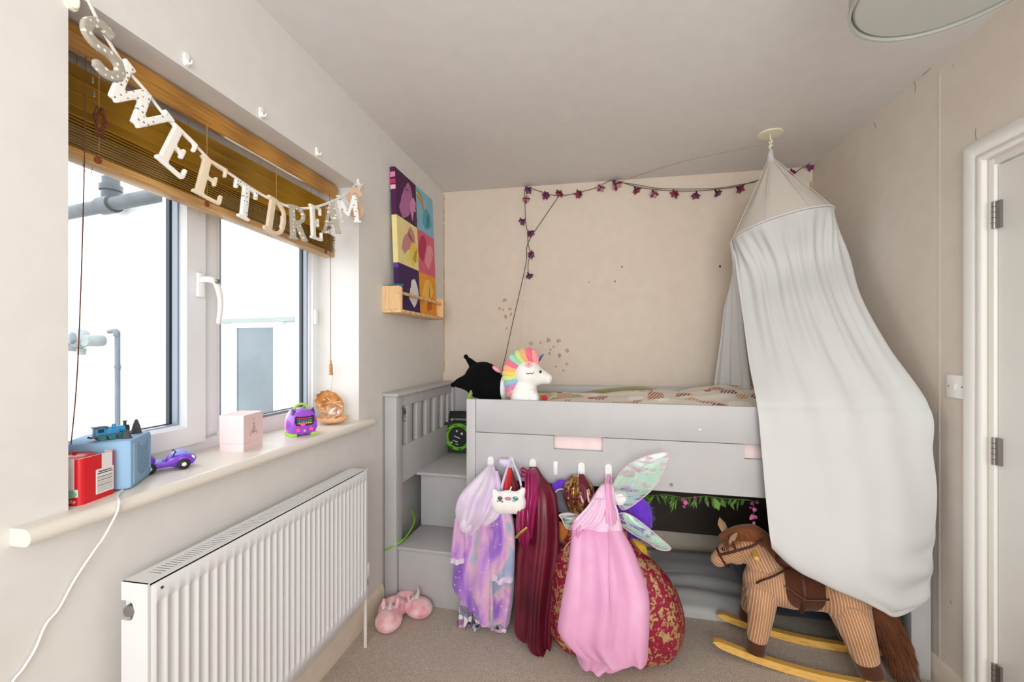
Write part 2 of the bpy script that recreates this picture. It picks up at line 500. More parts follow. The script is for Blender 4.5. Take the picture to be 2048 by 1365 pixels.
# ================================================================== WINDOW
win = bpy.data.objects.new('window_1', None); COL.objects.link(win); win['kind'] = 'structure'
win.location = (-1.295, 1.26, WZ0)
FX0, FX1 = -1.335, -1.265          # outer and inner faces of the frame
def frame_ring(y0, y1, z0, z1, w, x0, x1, bev=0.006):
    """mitred rectangular frame of member width w (w may be (left, right, bottom, top))"""
    wl, wr, wb, wt = w if hasattr(w, '__len__') else (w,) * 4
    bm = bmesh.new()
    O = [(y0, z0), (y1, z0), (y1, z1), (y0, z1)]; I = [(y0 + wl, z0 + wb), (y1 - wr, z0 + wb), (y1 - wr, z1 - wt), (y0 + wl, z1 - wt)]
    b = bev
    IB = [(y0 + wl + b, z0 + wb + b), (y1 - wr - b, z0 + wb + b), (y1 - wr - b, z1 - wt - b), (y0 + wl + b, z1 - wt - b)]
    prof = [(O, x0), (O, x1), (I, x1), (IB, x1 - b * 1.6), (IB, x0)]
    rings = [[V((x, *p)) for p in pts] for pts, x in prof]
    vr = [[bm.verts.new(p) for p in r] for r in rings]
    m = len(vr)
    for k in range(m):
        a, c = vr[k], vr[(k + 1) % m]
        for i in range(4):
            j = (i + 1) % 4; bm.faces.new((a[i], a[j], c[j], c[i]))
    return bm
struct('frame', frame_ring(WY0, WY1, 0.955, WZ1, (0.05, 0.042, 0.052, 0.05), FX0, FX1), M['upvc'], win, True)
struct('mullion', box((FX0, 1.207, 0.99), (FX1, 1.272, 2.0), None, 0.005), M['upvc'], win, True)
sash = struct('casement_sash', frame_ring(0.722, 1.206, 0.99, 2.0, (0.07, 0.066, 0.055, 0.06), FX0 + 0.01, FX1 + 0.018, 0.012), M['upvc'], win, True)
bead = struct('glazing_bead', frame_ring(1.272, 1.783, 1.003, 1.985, (0.012, 0.022, 0.016, 0.02), FX0, FX1 - 0.006, 0.008), M['upvc'], win, True)
struct('gasket', frame_ring(0.80, 1.130, 1.053, 1.93, (0.004, 0.005, 0.004, 0.004), -1.285, -1.264, 0.001), M['spacer'], sash)
struct('spacer_bar', frame_ring(0.804, 1.127, 1.056, 1.93, (0.004, 0.007, 0.003, 0.004), -1.302, -1.289, 0.001), M['gasket'], sash)
struct('gasket', frame_ring(1.288, 1.752, 1.026, 1.96, (0.003, 0.005, 0.004, 0.004), -1.289, -1.272, 0.001), M['spacer'], bead)
struct('spacer_bar', frame_ring(1.290, 1.749, 1.029, 1.96, (0.003, 0.007, 0.003, 0.004), -1.306, -1.292, 0.001), M['gasket'], bead)
for nm, par, a, b, z0, z1 in (('pane', sash, 0.79, 1.137, 1.045, 1.945), ('pane', bead, 1.282, 1.765, 1.015, 1.97)):
    bm = bmesh.new(); vs = [bm.verts.new(p) for p in ((-1.287, a, z0), (-1.287, b, z0), (-1.287, b, z1), (-1.287, a, z1))]; bm.faces.new(vs)
    struct(nm, bm, M['glass'], par)
# dark seam between sash and mullion, hinge keeps on the far jamb
struct('gasket', box((FX1 - 0.004, 1.2025, 0.99), (FX1 + 0.006, 1.2075, 2.0)), M['gasket'], win)
# handle: backplate, lever, key lock
hd = struct('handle', box((-1.247, 1.166, 1.455), (-1.231, 1.192, 1.535), None, 0.006), M['plastic'], win, True)
obj('lever', tube([(-1.234, 1.179, 1.512), (-1.205, 1.183, 1.512), (-1.196, 1.196, 1.50), (-1.194, 1.208, 1.46), (-1.196, 1.211, 1.42), (-1.198, 1.207, 1.378)], lambda t: 0.0125 - 0.004 * t, 12, 5, round_ends=True, flat=0.75), M['plastic'], hd)
obj('key_lock', lathe(bmesh.new(), [(0, 0.024), (0.006, 0.024), (0.008, 0.02), (0.008, 0), (0, 0)], (-1.206, 1.192, 1.507), 'X', 20), M['chrome'], hd)
struct('hinge_keep', box((FX1, 1.782, 1.40), (FX1 + 0.012, 1.80, 1.47), None, 0.003), M['plastic'], win, True)
# sill board with a bullnose front
sillprof = [(-1.27, 0.955), (-1.27, 0.929), (-1.028, 0.929)] + [(-1.028 + 0.0165 * math.sin(a) , 0.9455 - 0.0165 * math.cos(a)) for a in [PI * k / 10 for k in range(1, 10)]] + [(-1.028, 0.962)]
SILL = 0.962
nose = [(-1.028, 0.929)] + sillprof[3:]
bm = bmesh.new()
ya = [0.615, WY0 + 0.001, WY0 + 0.001, WY1 - 0.001, WY1 - 0.001, 1.885]
xb = [XL, XL, -1.27, -1.27, XL, XL]
loft(bm, [[V((xx, y, 0.962)), V((xx, y, 0.929))] + [V((x, y, z)) for x, z in nose] for xx, y in zip(xb, ya)])
struct('window_sill', bm, M['sill'], win, True)

# ================================================================== WOODEN VENETIAN BLIND
M['blind_front'] = wood('honey_wood_varnish', '#99682a', '#bd8838', (10, 0.3, 20), 0.3, 4, coat=0.3)
M['slat'] = wood('olive_gold_slat', '#a3802a', '#bf9a40', (14, 0.25, 14), 0.35, 5)
_t = M['slat'].node_tree; _td = _t.nodes.new('ShaderNodeBsdfTranslucent'); _td.inputs[0].default_value = lin('#d6b44a'); _mx = _t.nodes.new('ShaderNodeMixShader'); _mx.inputs[0].default_value = 0.5
_t.links.new(_t.nodes['Principled BSDF'].outputs[0], _mx.inputs[1]); _t.links.new(_td.outputs[0], _mx.inputs[2]); _t.links.new(_mx.outputs[0], _t.nodes['Material Output'].inputs[0])
M['blind_rail'] = wood('pine_rail', '#a87c42', '#c79a5e', (10, 0.3, 20), 0.35, 4)
M['cord'] = basic('brown_cord', '#7d4a33', 0.8, 0.1, 50)
M['tan_cord'] = basic('tan_cord', '#b48a5a', 0.8, 0.1, 50)
M['acorn'] = wood('wood_acorn', '#a8642e', '#d09a5c', (4, 4, 1), 0.4, 20)
BY0, BY1 = 0.722, 1.772
blind = thing('wooden_blind', 'golden brown wooden slatted blind, half raised inside the window recess', 'blind', (-1.165, 1.25, 1.69))
bm = bmesh.new()
prof = [(-1.162, 1.966), (-1.150, 1.964), (-1.142, 1.972), (-1.139, 1.990), (-1.140, 2.010), (-1.146, 2.024), (-1.162, 2.026)]
loft(bm, [[V((x, y, z)) for x, z in prof] for y in (BY0, BY1 + 0.008)])
obj('valance', bm, M['blind_front'], blind)
obj('head_rail', box((-1.215, BY0, 1.992), (-1.165, BY1, 2.024)), M['blind_front'], blind, False)
def slat_mesh():
    bm = bmesh.new(); n = 6; w, th, L = 0.05, 0.0024, BY1 - BY0 - 0.012
    ring = [(-w / 2 + w * k / n, 0.0016 * (1 - (2 * k / n - 1) ** 2)) for k in range(n + 1)]
    full = ring + [(x, z - th) for x, z in reversed(ring)]
    loft(bm, [[V((x, y, z)) for x, z in full] for y in (-L / 2, L / 2)])
    return bm
slat0 = obj('slat', slat_mesh(), M['slat'], blind, True, False)
me = slat0.data
wb = world_of(blind).inverted()
YC = (BY0 + BY1) / 2
TILT = -0.028
def put_slat(o, x, z, ry, rx):
    o.matrix_local = wb @ Matrix.Translation((x, YC, z)) @ Euler((rx, ry, 0)).to_matrix().to_4x4()
first = True
for i in range(5):        # opened out slats, tilted
    o = slat0 if first else slat0.copy()
    if not first: COL.objects.link(o); o.parent = blind
    first = False
    k = i / 4
    put_slat(o, -1.185, 1.929 - 0.033 * i, -0.50, TILT * k * 0.8)
for i in range(11):       # slats stacked on the bottom rail
    o = slat0.copy(); COL.objects.link(o); o.parent = blind
    put_slat(o, -1.168 + 0.0025 * RN.uniform(-1, 1), 1.7345 + 0.0068 * i, 0.012 * RN.uniform(-1, 1), TILT)
rb = bmesh.new(); bx(rb, (-0.026, -(BY1 - BY0) / 2, -0.011), (0.026, (BY1 - BY0) / 2 - 0.012, 0.011), None, 0.006)
rail = obj('bottom_rail', rb, M['blind_rail'], blind, True, False)
rail.matrix_local = wb @ Matrix.Translation((-1.165, YC, 1.720)) @ Euler((TILT, 0, 0)).to_matrix().to_4x4()
M['plug'] = basic('red_brown_cord_plug', '#7a3a1c', 0.5, 0.1, 30)
def railz(y): return 1.720 + math.tan(TILT) * -(YC - y)
for y in (0.815, 1.105, 1.395, 1.69):
    obj('cord_plug', lathe(bmesh.new(), [(0, 0), (0.008, 0), (0.008, 0.004), (0.004, 0.006), (0, 0.006)], (-1.141, y, railz(y) ), 'X', 14), M['plug'], blind)
    for dx in (-1.212, -1.146):
        obj('ladder_cord', tube([(dx, y + 0.008, 1.985), (dx, y + 0.008, railz(y) + 0.008)], 0.0009, 5), M['tan_cord'], blind)
    if y < 1.6:
        obj('cord_loop', tube([(-1.165, y - 0.012, railz(y) - 0.01), (-1.163, y - 0.008, railz(y) - 0.027), (-1.163, y + 0.003, railz(y) - 0.029), (-1.165, y + 0.008, railz(y) - 0.01)], 0.0007, 5, 5), M['tan_cord'], blind)
M['tassel'] = basic('knotted_brown_cord', '#6b3a1e', 0.9, 0.2, 60)
obj('lift_cord', tube([(-1.14, 0.792, 1.96), (-1.139, 0.786, 1.6), (-1.139, 0.775, 1.25), (-1.138, 0.762, 1.08)], 0.0012, 6, 5), M['cord'], blind)
bm = bmesh.new()
for k in range(16):
    a = RN.uniform(0, 6.28); r = 0.008
    tb(bm, [(-1.143 + r * 0.4 * math.cos(a), 0.822 + r * math.sin(a), 1.86), (-1.140 + 0.003 * math.cos(a * 3), 0.822 + 0.014 * math.sin(a * 2), 1.83), (-1.143, 0.822 + 0.010 * math.cos(a), 1.80), (-1.142 + r * 0.4 * math.cos(a), 0.822 + r * math.sin(a + 1), 1.79)], 0.0012, 5, 3)
k_ = obj('knotted_cord', bm, M['tassel'], blind); k_['kind'] = 'stuff'
pullc = obj('pull_cord', tube([(-1.137, 1.715, 1.965), (-1.134, 1.716, 1.6), (-1.13, 1.712, 1.235)], 0.0013, 6, 5), M['cord'], blind)
obj('acorn_pull', lathe(bmesh.new(), [(0, 0.065), (0.003, 0.065), (0.0045, 0.05), (0.0075, 0.044), (0.0075, 0.028), (0.0062, 0.025), (0.0085, 0.0), (0, 0.0)], (-1.13, 1.712, 1.175), 'Z', 16), M['acorn'], pullc)
obj('cord_end', tube([(-1.13, 1.712, 1.235), (-1.126, 1.722, 1.19), (-1.128, 1.716, 1.13), (-1.13, 1.712, 1.10)], 0.0008, 5, 5), M['tan_cord'], pullc)
for y, z in ((0.802, 1.905), (0.805, 1.875)):
    obj('metal_tip', lathe(bmesh.new(), [(0, 0), (0.0022, 0), (0.0022, 0.012), (0, 0.013)], (-1.135, y, z), 'Z', 8), M['chrome'], blind)

# ================================================================== OUTSIDE
M['render'] = None
t = NT('white_house_render')
nn = t.noise(2.2, t.mapping((1, 1, 0.6)), detail=6)
t.base(t.ramp(nn.outputs['Fac'], [(0.35, lin('#dfe3dd')), (0.6, lin('#f2f4f2'))])); t.set(Roughness=0.9)
t.bump(t.noise(60, detail=5).outputs['Fac'], 0.3, 0.01); M['render'] = t.m
M['algae'] = basic('algae_stain', '#b9bd9f', 0.95, 0.2, 3)
M['gutter'] = basic('weathered_gutter_plastic', '#43484c', 0.5, 0.3, 7)
M['pipe'] = basic('grey_conduit', '#6d757c', 0.5, 0.08, 10)
M['far_glass'] = basic('reflecting_far_glass', '#525e63', 0.08, 0.25, 2, spec=0.8)
M['lamp_white'] = basic('weathered_white_lamp', '#8f9594', 0.5, 0.1, 15)
M['yard'] = basic('yard_paving', '#a9a7a0', 0.9, 0.15, 3)
HD = V((0.9836, -0.1804, 0))                         # run of the neighbour's wall
HN = V((-0.1804, -0.9836, 0))                        # its outward normal, towards us
HP = on_y(137, 428, 3.32)                            # gutter reference point
def hpt(u, out, z): return HP + HD * u + HN * out + V((0, 0, z - HP.z))
def hbox(u0, u1, o0, o1, z0, z1, bev=0):
    bm = box((u0, -o1, z0), (u1, -o0, z1), None, bev)
    m = basis((HP.x, HP.y, 0), HD, -HN, (0, 0, 1)); bm.transform(m); return bm
def hon(px, py, out=0.0):
    p = on_plane(px, py, HP + HN * out, HN); d = p - HP
    return d.dot(HD), p.z
house = thing('neighbour_house', 'white rendered house wall outside the window with a small porch window', 'house', (HP.x, HP.y, -0.3))
GZ = HP.z
obj('wall', hbox(-3.0, 3.45, -0.25, -0.10, -0.3, GZ + 0.02), M['render'], house, False)
gut = obj('gutter', tube([hpt(-2.5, 0.02, GZ), hpt(1.75, 0.02, GZ)], 0.06, 20), M['gutter'], house)
obj('gutter_end', tube([hpt(1.72, 0.02, GZ + 0.01), hpt(1.80, 0.03, GZ - 0.03), hpt(1.86, 0.03, GZ - 0.06)], 0.022, 12, 4), M['gutter'], gut)
u1, z1 = hon(222, 392)
obj('gutter_joint', tube([hpt(u1 - 0.09, 0.02, GZ), hpt(u1 + 0.09, 0.02, GZ)], 0.078, 20), M['gutter'], gut)
obj('soil_vent', lathe(bmesh.new(), [(0, 0), (0.07, 0), (0.07, 0.10), (0.085, 0.10), (0.085, 0.15), (0.065, 0.15), (0.065, 0.22), (0, 0.22)], hpt(u1, 0.0, GZ + 0.03), 'Z', 20), M['gutter'], house)
M['roof'] = basic('pale_roof_edge', '#dcdedd', 0.8, 0.05, 4)
obj('roof', hbox(-3.0, 3.45, -2.2, -0.1, GZ + 0.02, GZ + 0.06), M['roof'], house, False)
# porch bay with uPVC window
pw0, zt = hon(443, 642, 0.12); pw1, _ = hon(660, 640, 0.12)
porch = obj('porch_wall', hbox(pw0 - 0.02, 3.45, -0.1, 0.10, -0.3, zt - 0.02), M['render'], house, False)
obj('porch_ledge', hbox(pw0 - 0.04, 3.45, -0.1, 0.15, zt - 0.02, zt + 0.01), M['lamp_white'], porch, False)
def porch_window(pxa, pxb, pya, pyb):
    ua, za = hon(pxa, pya, 0.12); ub, zb = hon(pxb, pyb, 0.12)
    f = obj('porch_window', hbox(ua - 0.07, ub + 0.07, 0.09, 0.13, zb - 0.06, za + 0.06), M['upvc'], house, False)
    obj('pane', hbox(ua, ub, 0.128, 0.134, zb, za), M['far_glass'], f, False)
    for (a, b, c, d) in ((ua - 0.012, ua, zb, za), (ub, ub + 0.012, zb, za), (ua - 0.012, ub + 0.012, za, za + 0.012), (ua - 0.012, ub + 0.012, zb - 0.012, zb)):
        obj('glazing_bead', hbox(a, b, 0.128, 0.142, c, d), M['upvc'], f, False)
porch_window(478, 552, 657, 838)
ua, za = hon(584, 657, 0.12)
obj('porch_door', hbox(ua, ua + 0.6, 0.09, 0.135, -0.3, za), M['upvc'], house, False)
# security lamp on the wall with its conduit
ul, zl = hon(190, 682)
lamp = thing('security_lamp', 'white twin-lens security lamp on the neighbouring wall beside grey conduit', 'lamp', hpt(ul, -0.1, zl))
obj('mount', lathe(bmesh.new(), [(0, -0.1), (0.05, -0.1), (0.055, 0.0), (0.05, 0.05), (0, 0.05)], hpt(ul + 0.07, 0.02, zl), 'Y', 20), M['lamp_white'], lamp)
for du, dz, k in ((-0.02, 0.02, 1.0), (-0.13, -0.03, 0.8)):
    hc = hpt(ul + du, 0.10, zl + dz)
    hd_o = obj('lamp_head', lathe(bmesh.new(), [(0, -0.07), (0.05 * k, -0.065), (0.085 * k, -0.03), (0.09 * k, 0.02), (0.085 * k, 0.03), (0, 0.03)], hc, 'Y', 28), M['lamp_white'], lamp)
    obj('lens', lathe(bmesh.new(), [(0, -0.075), (0.04 * k, -0.073), (0.055 * k, -0.062), (0, -0.062)], hc, 'Y', 24), M['far_glass'], hd_o)
obj('sensor', lathe(bmesh.new(), [(0, -0.04), (0.03, -0.04), (0.035, 0.02), (0, 0.02)], hpt(ul - 0.04, 0.08, zl - 0.09), 'Z', 18), M['lamp_white'], lamp)
uc, zc = hon(213, 664)
con = thing('conduit_pipe', 'thin grey conduit pipe running down the neighbouring wall', 'pipe', hpt(uc, -0.1, -0.3))
obj('pipe', tube([hpt(uc, -0.08, zc), hpt(uc, -0.08, -0.3)], 0.018, 12), M['pipe'], con)
obj('elbow', tube([hpt(uc - 0.10, -0.07, zc + 0.005), hpt(uc, -0.07, zc + 0.01), hpt(uc, -0.07, zc - 0.04)], 0.021, 12, 4), M['pipe'], con)
for py in (735, 860):
    u_, z_ = hon(213, py); obj('pipe_clip', tube([hpt(uc, -0.08, z_ - 0.015), hpt(uc, -0.08, z_ + 0.015)], 0.024, 12), M['pipe'], con)
ub, zb = hon(318, 790)
br = thing('broom', 'upright green broom handle with dark grip, out in the yard', 'broom', hpt(ub, 0.0, -0.3))
M['broom'] = basic('green_broom_handle', '#7fa08d', 0.5, 0.08, 8)
M['grip'] = basic('dark_grip', '#54605f', 0.6, 0.05)
obj('handle', tube([hpt(ub - 0.02, 0.05, -0.25), hpt(ub, -0.06, zb - 0.12)], 0.016, 10), M['broom'], br)
obj('grip', tube([hpt(ub, -0.06, zb - 0.13), hpt(ub + 0.004, -0.07, zb)], lambda t: 0.022 - 0.006 * t, 12, round_ends=True), M['grip'], br)
obj('broom_head', hbox(ub - 0.17, ub + 0.13, 0.02, 0.09, -0.3, -0.22, 0.01), M['grip'], br)
struct('yard_ground', box((-9, -4, -0.4), (XL - 0.3, 9, -0.3)), M['yard'])

# ================================================================== RADIATOR
rad = thing('radiator', 'white ridged panel radiator on the wall under the window sill', 'radiator', (-0.99, 1.235, 0.235))
RY0, RY1, RZ0, RZ1, RXF, RXB = 0.776, 1.700, 0.232, 0.782, -0.946, -1.008
NF = 34
bm = bmesh.new()
ys = [RY0 + 0.008]
per = (RY1 - RY0 - 0.03) / NF
def flute(t):      # 0 proud rib, 1 recess
    t = t % 1.0
    return max(0.0, min(1.0, (0.30 - abs(t - 0.5)) / 0.12 + 0.5))
YS = [RY0 + 0.006] + [RY0 + 0.015 + per * k / 8 for k in range(NF * 8 + 1)] + [RY1 - 0.006]
ZS = [RZ0, RZ0 + 0.006, RZ0 + 0.036, RZ0 + 0.042, RZ0 + 0.048, RZ1 - 0.055, RZ1 - 0.049, RZ1 - 0.043, RZ1 - 0.012, RZ1 - 0.006]
MSK = [0, 0, 0, 0.5, 1, 1, 0.5, 0, 0, 0]
grid = []
for z, k in zip(ZS, MSK):
    row = []
    for i, y in enumerate(YS):
        f = 0 if i in (0, len(YS) - 1) else flute((i - 1) / 8)
        edge = -0.006 if (z in (ZS[0], ZS[-1]) or i in (0, len(YS) - 1)) else 0
        row.append(bm.verts.new((RXF - 0.008 * f * k + edge, y, z)))
    grid.append(row)
for a, b in zip(grid, grid[1:]):
    for i in range(len(YS) - 1): bm.faces.new((a[i], a[i + 1], b[i + 1], b[i]))
obj('front_panel', bm, M['radiator'], rad, True, True, 60)
obj('back_panel', box((RXB - 0.012, RY0 + 0.01, RZ0), (RXB, RY1 - 0.01, RZ1 - 0.008)), M['radiator'], rad, False)
obj('convector_core', box((RXB, RY0 + 0.02, RZ0 + 0.04), (RXF - 0.02, RY1 - 0.02, RZ1 - 0.03)), M['dark_hole'], rad, False)
def end_plate(y0, y1):
    """side cover with a notch for the blanking plug"""
    x0, x1 = RXB - 0.012, RXF - 0.004
    pts = [(x0, RZ0), (x1, RZ0), (x1, RZ1), (x0, RZ1)]
    h = RZ1 - 0.062
    notch = [(x0, h + 0.022)] + [(x0 + 0.020 + 0.014 * math.sin(a), h + 0.022 * math.cos(a)) for a in [PI * k / 8 for k in range(9)]] + [(x0, h - 0.022)]
    bm = bmesh.new(); prism(bm, pts + notch, y1 - y0, Matrix.Translation((0, y0, 0))); return bm
obj('side_panel', end_plate(RY0, RY0 + 0.005), M['radiator'], rad, False)
obj('side_panel', end_plate(RY1 - 0.005, RY1), M['radiator'], rad, False)
obj('blanking_plug', lathe(bmesh.new(), [(0, -0.004), (0.012, -0.004), (0.014, 0.002), (0.014, 0.03), (0, 0.03)], (RXB + 0.010, RY0, RZ1 - 0.062), 'Y', 18), M['chrome'], rad)
# perforated top grille: one pressed sheet with a row of slots
bm = bmesh.new(); gx = [RXB - 0.012, RXB + 0.004, RXF - 0.022, RXF - 0.006]; NS = 86
gy = [RY0 + 0.001, RY0 + 0.045]
st = (RY1 - RY0 - 0.09) / NS
for k in range(NS): gy += [RY0 + 0.045 + st * (k + 0.55), RY0 + 0.045 + st * (k + 1)]
gy += [RY1 - 0.001]
vv = [[bm.verts.new((x, y, RZ1)) for x in gx] for y in gy]
for j in range(len(gy) - 1):
    for i in range(3):
        if i == 1 and 1 <= j < len(gy) - 2 and j % 2 == 1: continue
        bm.faces.new((vv[j][i], vv[j][i + 1], vv[j + 1][i + 1], vv[j + 1][i]))
bm.normal_update()
bmesh.ops.solidify(bm, geom=bm.faces[:], thickness=0.002)
obj('top_grille', bm, M['radiator'], rad, False)
obj('vent_screw', lathe(bmesh.new(), [(0, 0.002), (0.003, 0.002), (0.003, 0), (0, 0)], (RXF, RY0 + 0.028, RZ1 - 0.02), 'X', 10), M['dark_hole'], rad)
vlv = obj('valve', lathe(bmesh.new(), [(0, 0.062), (0.014, 0.062), (0.017, 0.055), (0.017, 0.012), (0.013, 0.006), (0.013, 0), (0, 0)], (-0.975, RY1 + 0.028, 0.30), 'Z', 20), M['plastic'], rad)
obj('valve_body', lathe(bmesh.new(), [(0, 0.03), (0.010, 0.03), (0.012, 0.015), (0.012, 0), (0, 0)], (-0.975, RY1 + 0.028, 0.27), 'Z', 14), M['chrome'], vlv)
obj('valve_tail', tube([(-0.975, RY1 + 0.03, 0.282), (-0.975, RY1 - 0.01, 0.282)], 0.009, 12), M['chrome'], vlv)
obj('pipe', tube([(-0.975, RY1 + 0.028, 0.275), (-0.975, RY1 + 0.028, 0.0)], 0.0075, 12), M['sill'], rad)
obj('pipe', tube([(-0.985, RY0 + 0.03, 0.25), (-0.985, RY0 + 0.03, 0.0)], 0.0075, 12), M['sill'], rad)

# ================================================================== DOOR
door = bpy.data.objects.new('door_1', None); COL.objects.link(door); door['kind'] = 'structure'; door.location = (XR, (DY0 + DY1) / 2, 0)
def arch_profile(path, prof):
    """mitred moulding: path of (y, z) corners, prof of (offset outward, height off wall)"""
    bm = bmesh.new(); rings = []
    for i, (y, z) in enumerate(path):
        sy = 1 if i >= 2 else -1                         # left jamb first
        ring = []
        for o, h in prof:
            dz = o if i in (1, 2) else 0
            ring.append(V((XR - h, y + sy * o, z + dz)))
        rings.append(ring)
    loft(bm, rings); return bm
pf = [(0.006, 0), (0.006, 0.012), (0.012, 0.017), (0.026, 0.017), (0.032, 0.012), (0.040, 0.019), (0.070, 0.021), (0.077, 0.018), (0.077, 0)]
struct('architrave', arch_profile([(DY0, 0), (DY0, DZ1), (DY1, DZ1), (DY1, 0)], pf), M['white_gloss'], door, True)
bm = bmesh.new()
for lo, hi in (((XR - 0.0005, DY1 - 0.022, 0), (XR + 0.12, DY1, DZ1)), ((XR - 0.0005, DY0, 0), (XR + 0.12, DY0 + 0.022, DZ1)), ((XR - 0.0005, DY0 + 0.022, DZ1 - 0.022), (XR + 0.12, DY1 - 0.022, DZ1))): bx(bm, lo, hi, None, 0.002)
struct('door_lining', bm, M['white_gloss'], door, True)
leaf = struct('door_leaf', box((XR + 0.008, DY0 + 0.025, 0.008), (XR + 0.048, DY1 - 0.026, DZ1 - 0.026), None, 0.002), M['white_gloss'], door, True)
for z in (1.735, 0.951, 0.20):
    h = obj('hinge', tube([(XR - 0.002, DY1 - 0.0235, z - 0.045), (XR - 0.002, DY1 - 0.0235, z + 0.045)], 0.0062, 12), M['chrome'], door)
    for k in range(2):
        obj('hinge_plate', box((XR + 0.0, DY1 - 0.044 + 0.022 * k, z - 0.045), (XR + 0.0085, DY1 - 0.026 + 0.022 * k, z + 0.045)), M['chrome'], h, False)
    for dz in (-0.027, -0.009, 0.009, 0.027):
        obj('knuckle_joint', tube([(XR - 0.002, DY1 - 0.0235, z + dz - 0.0008), (XR - 0.002, DY1 - 0.0235, z + dz + 0.0008)], 0.0066, 12), M['dark_hole'], h)
obj('door_handle', tube([(XR + 0.008, DY0 + 0.09, 1.0), (XR - 0.045, DY0 + 0.09, 1.0), (XR - 0.05, DY0 + 0.12, 1.0), (XR - 0.05, DY0 + 0.21, 1.0)], 0.009, 12, 3), M['chrome'], door)

# light switch
sw = thing('light_switch', 'white single light switch on the wall left of the door', 'light switch', (XR, 1.866, 1.152))
obj('faceplate', box((XR - 0.009, 1.8235, 1.1095), (XR, 1.9085, 1.1945), None, 0.003), M['plastic'], sw)
obj('rocker', box((XR - 0.0135, 1.859, 1.14), (XR - 0.009, 1.873, 1.164), (0, 0.12, 0), 0.001), M['plastic'], sw)
for y in (1.836, 1.896):
    obj('screw', lathe(bmesh.new(), [(0, -0.011), (0.0032, -0.010), (0.0035, -0.008), (0, -0.008)], (XR, y, 1.152), 'X', 12), M['chrome'], sw)

# pendant lamp shade
M['shade'] = basic('grey_fabric_shade', '#a9aba3', 0.85, 0.03, 8, 0.2, 400)
M['diffuser'] = basic('grey_diffuser', '#b3b5ad', 0.6, 0.02, 5)
LC = V((0.78, 1.12, 2.10))
pl = thing('pendant_lamp', 'round grey drum lamp shade hanging from the ceiling near the door', 'lamp', LC)
bm = bmesh.new(); lathe(bm, [(0.186, 0.0), (0.188, 0.0), (0.188, 0.17), (0.186, 0.17), (0.186, 0.0)], LC, 'Z', 72)
obj('lamp_shade', bm, M['shade'], pl)
obj('rim', lathe(bmesh.new(), [(0.184, -0.002), (0.190, -0.002), (0.190, 0.008), (0.184, 0.008), (0.184, -0.002)], LC, 'Z', 72), M['shade'], pl)
obj('diffuser', lathe(bmesh.new(), [(0, 0.004), (0.176, 0.004), (0.180, 0.008), (0.176, 0.014), (0, 0.014)], LC, 'Z', 72), M['diffuser'], pl)
obj('cord', tube([LC + V((0, 0, 0.014)), LC + V((0, 0, 0.28))], 0.003, 8), M['plastic'], pl)
obj('ceiling_rose', lathe(bmesh.new(), [(0, 0.30), (0.05, 0.30), (0.045, 0.275), (0.02, 0.265), (0, 0.265)], LC, 'Z', 32), M['plastic'], pl)

M['scuff'] = basic('grey_brown_scuff', '#8f7f70', 0.9, 0.1)
for pts in ([(1825, 157), (1829, 160), (1833, 160)], [(1828, 162), (1831, 172), (1830, 186)], [(1952, 256), (1951, 268), (1953, 280)], [(1868, 128), (1856, 142), (1845, 150)], [(1748, 245), (1751, 252), (1750, 258)], [(1905, 133), (1908, 129)], [(1900, 1200), (1903, 1210)], [(1877, 885), (1879, 900)], [(1926, 1294), (1928, 1297)]):
    obj('scuff_mark', tube([on_x(a, b, XR - 0.0003) for a, b in pts], 0.0012, 5, 3), M['scuff'], wall_right)

# ================================================================== BED
BA = -0.0365
BEDM = Matrix.Translation((-1.05, 2.047, 0)) @ Matrix.Rotation(BA, 4, 'Z')
BN = (BEDM.to_3x3() @ V((0, 1, 0)))
def bw(u, v, z): return BEDM @ V((u, v, z))
BEDI = BEDM.inverted()
def onb(px, py, v=0.0):
    """point of the bed-parallel plane v seen along a bearing, in bed coordinates"""
    return BEDI @ on_plane(px, py, bw(0, v, 0), BN)
bed = thing('mid_sleeper_bed', 'grey painted wooden mid sleeper bed with steps at its left end', 'bed', (-1.05, 2.047, 0), BA)
def bp(name, lo, hi, bev=0.004, rot=None, par=None, m=None, lab=None):
    o = obj(name, box(lo, hi, rot, bev), m or M['bed_grey'], bed, True, False)
    if par is not None:
        o.parent = par
    return o
BL, BW = 2.333, 0.872
hb = bp('post', (0.0, 0.0, 0), (0.066, 0.066, 1.046))
bp('post', (0.0, BW - 0.066, 0), (0.066, BW, 1.046))
bp('cap_rail', (-0.006, -0.008, 1.046), (0.078, BW, 1.062), 0.003)
head = bp('headboard', (0.022, 0.066, 0.987), (0.056, BW - 0.066, 1.046), 0.002)
for (z0, z1) in ((0.585, 0.775),):
    bp('lower_board', (0.022, 0.066, z0), (0.056, BW - 0.066, z1), 0.002, None, head)
vs_ = [0.066, 0.082] + [x for k in range(5) for x in (0.142 + 0.125 * k, 0.207 + 0.125 * k)]
sl = [(0.066, 0.085)] + [(0.145 + 0.125 * k, 0.210 + 0.125 * k) for k in range(4)] + [(0.645, 0.69), (0.745, BW - 0.066)]
for a, b in sl: bp('slat', (0.026, a, 0.775), (0.052, b, 0.987), 0.002, None, head)
# steps
su0, su1 = 0.068, 0.440
bp('riser', (su0, 0.018, 0.0), (su1, 0.036, 0.270))
bp('tread', (su0, 0.005, 0.270), (su1, 0.300, 0.288), 0.005)
bp('riser', (su0, 0.285, 0.288), (su1, 0.303, 0.574))
bp('tread', (su0 - 0.02, 0.262, 0.574), (su1, 0.85, 0.592), 0.005)
bp('side_panel', (su1, 0.036, 0.0), (su1 + 0.018, BW - 0.02, 0.86))
bp('back_panel', (0.066, BW - 0.025, 0.3), (su1, BW - 0.006, 0.86))
